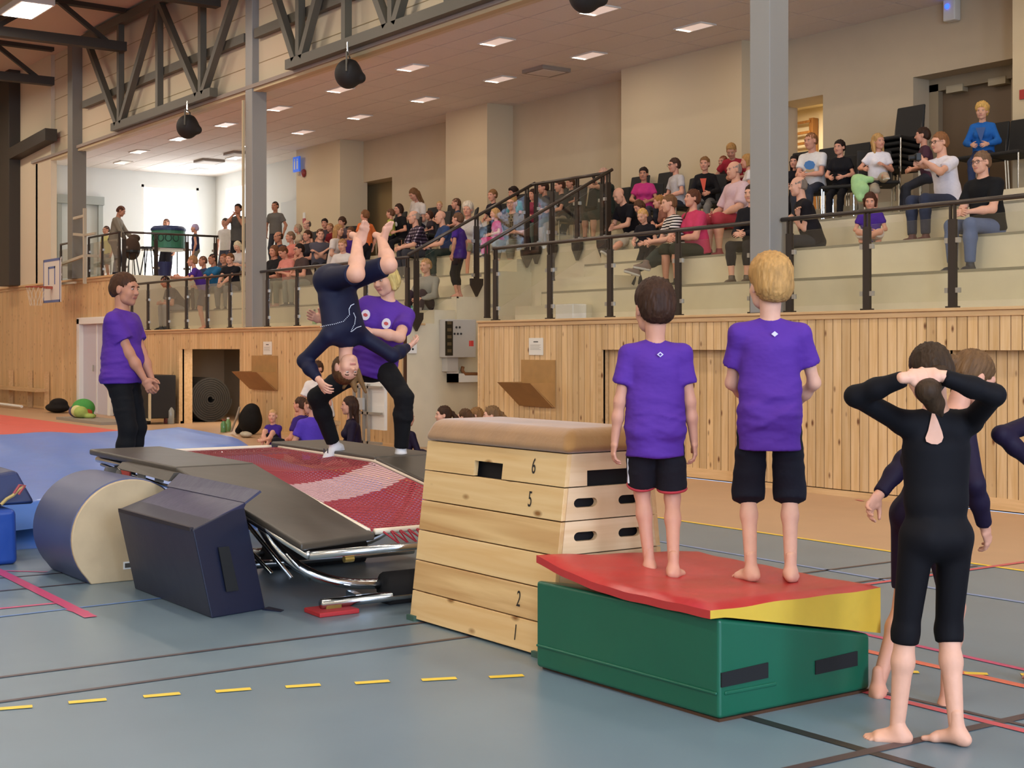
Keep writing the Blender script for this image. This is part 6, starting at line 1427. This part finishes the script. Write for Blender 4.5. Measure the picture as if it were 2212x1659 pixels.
# ================================================================== SPECTATORS
ROW = dict(A=(2.37, 12.80, ZL), B=(2.80, 13.60, 2.37), C=(ZP, 14.38, 2.80), D=(ZP+.45, 14.72, ZP), E=(ZE+.45, 15.36, ZE))
def cut16(t): return ' '.join(t.split()[:15])
def sit(label, u, v, row, phi, **k):
    zs, Y, zf = ROW[row]; Y += k.pop('dy', 0); zs += k.pop('dzs', 0); zf += k.pop('dzf', 0)
    ln = k.pop('lean', 10); hd = k.get('head', (0, 4, 0)); sd = k.get('side', 0)
    X, pz, yaw, s = place(u, v, 0, Y=Y, zs=zs, phi=phi, s0=.95, lean=ln, side=sd, head=hd, smax=k.pop('smax', 1.08), smin=k.pop('smin', .5))
    body_yaw = k.pop('byaw', None)
    if row in 'DE' and k.pop('seat', row == 'D'):
        c = chair(X, Y+.02, zf, yaw + math.pi/2, cut16('black chair under the ' + label.split(',')[0].split(' with ')[0].split(' in ')[0] + ' ' + ' '.join(label.split(' ')[-6:])))
    drop = (zf - pz)/s
    fw = .40 if drop < -.35 else .44
    feet = k.pop('feet', ((-.10, fw, drop), (.10, fw+.03, drop)))
    k.setdefault('head', hd)
    return person(label, (X, Y, pz), yaw, s, lean=ln, feet=feet, zf=zf, seated=True, **k)
def standp(label, u, v, Y, zf, phi, **k):
    ln = k.pop('lean', 2); hd = k.get('head', (0, 0, 0)); sd = k.get('side', 0)
    X, pz, yaw, s = place(u, v, 0, Y=Y, zf=zf, phi=phi, s0=.95, lean=ln, side=sd, head=hd, sit=False, pelh=.93, smax=1.1)
    k.setdefault('hands', 'sides'); k.setdefault('feet', ((-.1, 0, -.93), (.1, .03, -.93)))
    return person(label, (X, Y, pz-.012*s), yaw, s, lean=ln, zf=zf, **k)
BLK, JEAN, KHA = '#16141a', '#3c4862', '#6a604c'
# ---- right of the large column
R1 = sit('man in white T-shirt with a blue print, seated right of the grey column', 1750, 286, 'D', -28, shirt='#dcd4cc', bcol='#33343c', hair='crop', hcol='#8a5a34', hands='clasp', head=(-12, 6, 0))
sit('dark-haired woman in black top and black trousers, seated by the white-shirted pair', 1813, 302, 'D', -20, sex='f', shirt='#121014', bcol='#121014', hair='bun', hcol='#241610', hands='lap', shoes='#3a2a20', head=(-8, 2, 0))
w = sit('long-haired blonde woman in white T-shirt with sunglasses on her head, legs crossed', 1896, 288, 'D', 12, sex='f', shirt='#e4dcdc', bottom='kneeshorts', bcol='#a89a86', hair='long', hcol='#c79a5e', shoes='#b59a80', hands=((-.05, .30, .22), (.30, .28, .16)), head=(22, 2, 8), feet=(('w', tuple(at_t(1915, 376, 18.0))), (.12, .40, -.5)), knee=((.1, .8, .8), None))
sit('dark-haired person in profile behind the man with the camera', 1992, 275, 'D', -80, seat=False, dy=.22, shirt='#4a2c3a', hair='short', hcol='#3a2418', head=(-10, 0, 0))
cm_ = sit('bespectacled man in white T-shirt filming with a small camera', 2028, 285, 'C', -52, shirt='#dcd6dc', bcol='#33384a', hair='short', hcol='#8a5c38', glasses=True, hands=(('w', tuple(at_t(1992, 345, 17.1))), ('w', tuple(at_t(1975, 352, 17.0)))), shoes='#5a3030', lean=12, hk=('grip', 'grip'), skin=SKINP)
R5 = sit('blonde woman in a bright blue jacket, highest at the right', 2121, 222, 'E', -12, sex='f', shirt='#2464b0', sleeve='long', bcol='#2a3450', hair='puff', hcol='#dcae62', hands='lap', skin=SKINP, seat=False)
sit('grey-haired man in black T-shirt and jeans at the far right', 2118, 320, 'B', -40, shirt='#121214', bcol='#5a6888', hair='short', hcol='#7a5c44', glasses=True, hands='clasp', g=1.12, bulge=1.0, lean=10, shoes='#2c2a30', skin=SKINP)
sit('boy in purple sitting cross-legged behind the glass', 1879, 416, 'B', -5, sex='c', shirt='#46267e', bottom='shorts', bcol='#c8b8a8', hair='bob', hcol='#4a2818', shoes=None, hands='lap', dy=-.12, feet=((.16, .22, -.06), (-.16, .20, -.06)), dzf=.43, knee=((-1, .4, .3), (1, .4, .3)), head=(0, 18, 0))
sit('bald man in black T-shirt beside the grey column, lower right', 1722, 374, 'B', -75, shirt='#181418', bcol='#2c2c30', hair='bald', hcol='#8a7a6c', hands='cross', skin=SKINP, lean=18)
sit('dark-haired person hidden by the grey column, in black', 1716, 335, 'D', -20, seat=False, sex='f', shirt='#15131a', bcol=BLK, hair='long', hcol='#1c120e')
# ---- between stairwell and large column
sit('woman in pink T-shirt with a shoulder strap, back row', 1390, 361, 'D', -12, sex='f', shirt='#bc3470', bcol='#4a4650', hair='tail', hcol='#2a1a14', skin=SKIND, hands='lap')
sit('bespectacled man in pale grey T-shirt, back row', 1455, 341, 'D', -62, shirt='#b9b0ac', bcol='#2c2c34', hair='short', hcol='#4a3224', glasses=True, hands='lap')
R2 = sit('short-haired woman in black cardigan over an orange top', 1522, 338, 'D', -15, sex='f', shirt='#171315', sleeve='long', bcol='#7a7672', hair='short', hcol='#8a6038', hands='lap')
sit('heavy grey-haired man in a pale pink shirt', 1584, 345, 'C', -58, shirt='#d8b8bc', sleeve='elbow', bcol='#a83a44', bottom='kneeshorts', hair='bald', hcol='#9a8a80', g=1.25, bulge=1.25, hands=((-.14, .38, .06), (.14, .36, .08)), skin=SKINP, shoes='#8a3a40', dy=-.1)
sit('light brown-haired person in red behind the man in the pale pink shirt', 1578, 311, 'E', -10, sex='f', shirt='#a82c38', hair='short', hcol='#b98a50', head=(0, 35, 0), lean=30)
sit('red-haired person peeping out left of the pale pink shirt', 1561, 336, 'E', -40, shirt='#3a2a2a', hair='crop', hcol='#8a4a2c', dy=-.15)
sit('blonde woman next to the grey column, back row', 1612, 333, 'D', -85, sex='f', shirt='#d8d0cc', hair='bob', hcol='#b98a50', bcol=BLK)
sit('person in black with dark trousers next to the grey column, lower row', 1622, 398, 'B', -30, sex='f', shirt='#141218', sleeve='long', bcol='#1d1b1e', bottom='capri', hair='short', hcol='#3a2418', hands='clasp', shoes='#5a4a3c', skin=SKINP)
sit('woman in a pink-red T-shirt with a long brown braid', 1497, 403, 'B', -55, sex='f', shirt='#c23a5c', bottom='kneeshorts', bcol='#2e3026', hair='braid', hcol='#5a3420', hands='clasp', shoes='#23261c', head=(-10, -6, 0), g=1.1)
stp = sit('man in a black and white striped T-shirt with outstretched leg', 1443, 420, 'B', -70, shirt_m=pattern('striped_tee', '#e0d8d0', '#1c1418', 7.5), bcol='#353c38', hair='short', hcol='#7a5638', hands=((-.05, .46, .12), (.05, .44, .10)), shoes='#7a6458', lean=20, feet=(('w', tuple(at_t(1318, 600, 19.4))), ('w', tuple(at_t(1395, 570, 19.6)))), footpitch=(15, 10), skin=SKINP)
sit('bald man in black T-shirt and pale shorts beside the stairs', 1330, 407, 'C', -52, shirt='#15131a', bottom='kneeshorts', bcol='#b8ac98', hair=None, hcol='#9a7a60', hands=((-.02, .44, .06), (.04, .42, .10)), shoes='#4a464a', lean=24, head=(0, 30, 0), feet=(('w', tuple(at_t(1238, 592, 20.9))), ('w', tuple(at_t(1272, 588, 20.9)))), footpitch=(25, 25), skin=SKINP)
sit('blond toddler in black beside the striped man', 1384, 451, 'B', -35, sex='c', shirt='#15131a', hair='crop', hcol='#d8a862', head=(0, 25, 0), skin=SKINP, dy=-.05, dzs=.1, shoes=None, bcol=BLK)
sit('brown-haired person bending behind the blond toddler', 1374, 434, 'C', -60, sex='f', shirt='#2a2224', hair='bob', hcol='#5a3a24', lean=30, head=(0, 30, 0), dy=-.1)
sit('person in profile close behind the striped man', 1422, 422, 'C', -85, sex='f', shirt='#8a5a4c', hair='tail', hcol='#a5723c', lean=25, dy=-.12)
# ---- behind the stairwell rails
ra_ = sit('person in dark green raising a phone high above the stair rail', 1302, 362, 'D', -50, shirt='#27302a', bottom='kneeshorts', bcol='#1f2a24', hair='crop', hcol='#c9a08a', hands=(('w', tuple(at_t(1262, 402, 22.6))), ('w', tuple(at_t(1257, 352, 22.2)))), shoes='#3a3028', g=1.1, skin=SKINP, lean=6, hk=('relax', 'grip'), elbow=(None, (.6, .2, .2)))
R4 = sit('man in dark T-shirt with a white print behind the stair glass', 1208, 388, 'D', -70, shirt='#1d1c20', bcol='#8a7a66', hair='short', hcol='#4a2c1c', hands='clasp')
sit('man in grey T-shirt writing behind the stair glass', 1172, 392, 'D', -75, seat=False, dy=.05, shirt='#4a4a50', bcol='#55605a', hair='short', hcol='#3a2418', hands='hold')
sit('person half hidden between the men behind the stair glass', 1231, 384, 'E', -60, sex='f', shirt='#2a2426', hair='short', hcol='#5a3a24')
sit('person in pink and black behind the left stair post', 1150, 408, 'D', -40, seat=False, dy=-.1, sex='f', shirt='#8a3448', hair='bob', hcol='#3a2418', bcol=BLK)
sit('dark-haired man in turquoise T-shirt behind the woman with glasses', 1108, 404, 'D', -55, shirt='#3f8a88', bcol=BLK, hair='thick', hcol='#2c1c14', dy=.1)
sit('woman with glasses in a patterned brown top holding a pink child', 1105, 420, 'C', -25, sex='f', shirt_m=blotch('patterned_top', '#7a6a4c', '#3a2c22'), bcol='#7a7668', bottom='capri', hair='short', hcol='#b9925c', glasses=True, hands=((-.14, .28, .18), (.04, .32, .16)), shoes='#8a8078', g=1.08, skin=SKINP)
sit('small blond child in pink on the lap of the woman with glasses', 1068, 442, 'C', -70, sex='c', shirt='#cc3a70', bcol='#cc3a70', hair='bob', hcol='#c79a62', dy=-.30, dzs=.14, dzf=.3, shoes='#3a3030', skin=SKINP, smax=.62)
sit('fair-haired woman in a dark top, second row behind the pink child', 1063, 409, 'D', -45, sex='f', shirt='#231d22', hair='tail', hcol='#8a6038', bcol=BLK, dy=-.1)
sit('white-haired woman with sunglasses on her head, patterned skirt', 1010, 432, 'C', -20, sex='f', shirt='#c2b8b0', bcol='#8a8264', bottom='kneeshorts', hair='puff', hcol='#d8c8b0', hands='lap', shoes=None)
standp('barefoot child in purple climbing the stair flight', 988, 458, 12.68, 2.37, -115, sex='c', shirt='#46267e', bottom='capri', bcol='#14131a', shoes=None, hair='short', hcol='#6a4830', hem=.08, loose=.012)
sit('man with short beard in profile at the edge of the pilaster', 984, 428, 'D', -85, shirt='#33405a', hair='crop', hcol='#5a3c26', bcol=BLK)
sit('bald man in a blue shirt leaning forward near the stair rail', 950, 455, 'C', -72, shirt='#33466e', bcol='#22302e', hair=None, hcol='#8a7060', hands='lean', lean=24, skin=SKINP, bulge=1.0)
sit('bald man in a checked shirt leaning forward', 892, 452, 'C', -68, shirt_m=pattern('checked_shirt', '#c8bcc4', '#6a5a6c', 5, True), sleeve='elbow', bcol='#3a3a40', hair='bald', hcol='#b0a090', hands='lean', lean=22, skin=SKINP, dy=-.05)
sit('small blond boy in front of the large black chair', 949, 434, 'E', -15, sex='c', shirt='#2a2224', hair='crop', hcol='#c9a06a', dy=-.1, skin=SKINP)
sit('long-haired person in white bending right over in the back row', 888, 408, 'E', -60, sex='f', shirt='#ddd0c4', hair='long', hcol='#7a5432', lean=20, head=(0, 30, 0), side=-14)
R3 = sit('boy in a black T-shirt with a white badge', 860, 440, 'D', -55, sex='c', shirt='#121014', hair='bob', hcol='#3a2418', bcol=BLK)
sit('woman half hidden behind the bald man in blue', 926, 462, 'D', -65, sex='f', shirt='#3a3034', hair='bob', hcol='#4a2c1c', bcol=BLK, dy=-.15)
sit('toddler in a grey top sitting low behind the stair post', 919, 558, 'A', -40, sex='c', shirt='#9a9488', sleeve='long', bcol='#3a2a30', hair='crop', hcol='#b98a56', dy=-.25, dzs=-.25, hands='knees', skin=SKINP, shoes=None, bottom='long')
# ---- behind the gymnast, left of the stairs
standp('child in a lime green T-shirt standing among the spectators', 843, 450, 14.5, 3.23, -110, sex='c', shirt='#a5a848', bcol=BLK, hair='short', hcol='#6a4830', shoes=None)
standp('child in an orange T-shirt standing among the spectators', 788, 452, 13.7, 2.80, -140, sex='c', shirt='#d06a34', bcol=BLK, hair='short', hcol='#7a5030', shoes=None)
sit('toddler in a white T-shirt seated in front of the dark red jumper', 738, 516, 'B', -25, sex='c', shirt='#e0d6cc', hair='crop', hcol='#a57a4c', skin=SKINP, bcol=KHA, head=(0, 15, 0))
sit('long-haired blonde girl behind the toddler in white', 733, 485, 'C', 60, sex='f', shirt='#dcd0c8', hair='long', hcol='#b98c58', skin=SKINP, bcol=BLK)
sit('child in purple beside the gymnast, partly hidden', 757, 490, 'C', -30, sex='c', shirt='#46267e', hair='short', hcol='#6a4830', bcol=BLK)
sit('curly brown-haired woman in the back row left of the gymnast', 738, 470, 'D', -40, sex='f', shirt='#5a4c50', hair='puff', hcol='#4a3020', bcol=BLK)
sit('man in a grey polo shirt looking right', 692, 494, 'C', 10, shirt='#55525a', bcol=BLK, hair='crop', hcol='#5a3a26', hands='cross', skin=SKINP)
sit('person in a dark red jumper right of the man in grey', 712, 482, 'D', -50, seat=False, sex='c', shirt='#7a1c24', sleeve='long', hair='crop', hcol='#9a6c40', bcol=BLK)
sit('dark-haired woman in the back row by the fire label', 701, 472, 'D', -15, sex='f', shirt='#4a4044', hair='tail', hcol='#2a1a14', bcol=BLK)
sit('bald man in the back row left of the fire label', 662, 475, 'D', -60, shirt='#6a605c', hair='bald', hcol='#6a5a50', skin=SKINP, bcol=BLK)
sit('short-haired woman in a dark top, middle row', 663, 497, 'C', -50, sex='f', shirt='#25232a', hair='short', hcol='#4a2e1c', bcol=BLK, hands='clasp')
sit('grey-blonde woman in the back row by the standing man', 642, 484, 'D', -70, sex='f', shirt='#b9a890', hair='bob', hcol='#b59c7c', bcol=BLK)
sit('grey-haired person in a salmon shirt, middle row', 626, 500, 'C', -65, sex='f', shirt='#cf7c6c', hair='short', hcol='#8a6a50', bcol=KHA)
sit('balding man in a dark shirt with a glint at his ear', 600, 498, 'C', -60, shirt='#33303a', hair='bald', hcol='#4a3426', skin=SKIND, bcol=BLK, dy=.1)
sit('woman in a salmon top looking at her phone, front row', 606, 533, 'B', -55, sex='f', shirt='#d8887a', bcol='#6a6c5a', hair='short', hcol='#6a4228', hands='hold', head=(0, 28, 0), shoes='#a87a68')
sit('dark-haired woman with glasses in a brown top, front row', 645, 526, 'B', -65, sex='f', shirt='#4a3a36', bcol='#7a7a6c', hair='short', hcol='#24160f', glasses=True, hands='clasp', lean=18)
sit('brown-haired woman beside the grey column, front row', 591, 528, 'B', -45, sex='f', shirt='#1d1a1c', bcol='#3a3c34', hair='bob', hcol='#7a5034', hands='clasp', dy=.05)
# ---- standing in the foyer
standp('dark-haired man in a grey T-shirt standing right of the grey column', 594, 434, 15.3, ZE, -30, shirt='#6a6660', bcol='#3a3a40', hair='crop', hcol='#1c1410', skin=SKIND)
standp('dark-haired woman in a patterned top photographing by the bright window', 514, 437, 14.9, ZP, -20, sex='f', shirt='#5a5650', sleeve='none', bcol='#1a181c', hair='tail', hcol='#2a1e1c', hands=((-.05, .24, .50), (.05, .24, .50)), skin=SKIND)
standp('person in white half hidden behind the photographing woman', 486, 470, 15.5, ZP, -40, sex='c', shirt='#d8cfc8', bcol='#4a4a58', hair='short', hcol='#4a3a30')
standp('man in a grey jumper bending over the gallery rail', 266, 432, 12.5, ZP, 72, shirt='#8a7e6c', sleeve='long', bcol='#26222c', hair='crop', hcol='#5a3626', lean=10, hands=((-.12, .40, .02), (.12, .34, -.10)), head=(0, 22, 0), skin=SKIND)
standp('boy in a yellow shirt behind the gallery glass', 229, 487, 12.7, ZP, -50, sex='c', shirt='#cfc884', bcol='#8a8478', hair='crop', hcol='#3a241c', bottom='shorts')
standp('child behind the green tub on the gallery', 359, 471, 14.5, ZP, -30, sex='c', shirt='#d8d0d0', bcol='#24222c', hair='crop', hcol='#6a4838', bottom='shorts')
standp('child in a navy vest against the bright window', 420, 483, 13.9, ZP, -95, sex='c', shirt='#2e3350', bcol='#8a8474', hair='short', hcol='#b9a8c8', bottom='shorts', sleeve='none')
# ---- front row left of the left column
standp('boy in purple leaning on the rail beside the gallery corner', 415, 551, 12.35, ZL, -95, sex='c', shirt='#4a2c86', bottom='shorts', bcol='#3a3a44', shoes=None, hair='short', hcol='#a87c50', lean=28, hands=(('w', tuple(at_t(388, 598, 30.2))), ('w', tuple(at_t(378, 600, 30.6)))))
sit('man in a teal T-shirt in the front rows left of the column', 458, 548, 'B', -55, shirt='#23628c', bcol='#6a6a60', hair='crop', hcol='#241a18', hands='lean', skin=SKIND)
sit('child hidden behind the boy in purple at the rail', 437, 553, 'B', -60, sex='c', shirt='#3a4668', hair='crop', hcol='#6a4838', dy=.1, bcol=BLK)
sit('man in a black shirt right beside the left column', 496, 547, 'B', -35, shirt='#15141a', bcol='#6a6a64', hair='short', hcol='#7a5030', hands='lean', skin=SKINP, g=1.1)
sit('reddish-haired person behind the man in black by the column', 482, 548, 'C', -40, shirt='#5a4a44', hair='crop', hcol='#8a5230', dzs=-.25, bcol=BLK)
sit('white-blonde woman holding a baby beside the left column', 511, 522, 'C', -25, sex='f', shirt='#cfc4bc', hair='bob', hcol='#dccba8', hands=((-.10, .26, .18), (.10, .26, .18)), head=(0, 25, 0), skin=SKINP, bcol=KHA)
sit('man in a dark T-shirt bending forward behind the glass by the gallery corner', 352, 592, 'A', -70, shirt='#23242a', bcol='#7a7c7c', hair='crop', hcol='#2a1a14', lean=38, head=(0, 20, 0), hands='lean', skin=SKIND)
sit('white-haired person bending beside the dark-shirted man by the gallery corner', 330, 598, 'A', -60, sex='f', shirt='#cdbda8', sleeve='long', bcol='#b9a890', hair='puff', hcol='#d8ccb8', lean=25, head=(0, 20, 0), skin=SKINP)
# ---- prints and layers on shirts
body_q[R1.name].chestpatch('shirt_print', .0, .02, .12, .09, mat('print_blue', '#4a7ab0', rough=.8), 8); body_q[R1.name].chestpatch('shirt_print_sand', .0, -.06, .11, .035, mat('print_sand', '#b89a70', rough=.8), 6)
body_q[R2.name].chestpatch('orange_top', 0, .02, .08, .22, mat('top_orange', '#d85a44', rough=.8), 3, -90)
body_q[R3.name].chestpatch('white_badge', .02, .03, .06, .07, M_badge, 8); body_q[R4.name].chestpatch('white_print', 0, .03, .05, .05, M_badge, 5)
body_q[R5.name].chestpatch('grey_blue_top', 0, .04, .10, .18, mat('top_greyblue', '#466092', rough=.8), 3, -90)
body_q[cm_.name].chestpatch('dark_print', -.03, .02, .04, .06, mat('print_navy', '#2c2c44', rough=.8), 5)
# ---- things in hands and on laps
p = at_t(1982, 340, 16.95); cam_ = empty('camera', p, 'small black camera held by the bespectacled man in white', 'camera')
MB().box(-.08, .08, -.03, .03, -.045, .045).build('body', M_black, cam_, bevel=.008); MB().tube([(0, -.03, 0), (0, -.10, -.005)], .035, 14).build('lens', M_black, cam_)
cam_.rotation_euler = (0, 0, math.radians(-40))
qq = body_q[ra_.name]; p = Vector(qq.wr[1] + qq.hfr[1][0][:, 1]*.09 - qq.hfr[1][0][:, 2]*.03); ph = tag(MB().box(-.04, .04, -.005, .005, -.07, .07).build('phone', M_black, bevel=.004), 'dark phone held up above the stair rail', 'phone'); ph.location = p; ph.rotation_euler = (.2, .25, 0)
p = at_t(1855, 390, 18.3); blob('green_jacket', [ell(p+Vector((0, 0, -.02)), (.10, .10, .10)), ell(p+Vector((.08, -.04, -.12)), (.11, .08, .09)), cone(p+Vector((-.05, 0, .03)), p+Vector((.16, .05, .0)), .05, .04), cone(p+Vector((.0, -.05, -.1)), p+Vector((.1, -.08, -.24)), .06, .05)], cloth('#9fc488'), 'pale green jacket on the lap of the woman in black', 'jacket', .018)
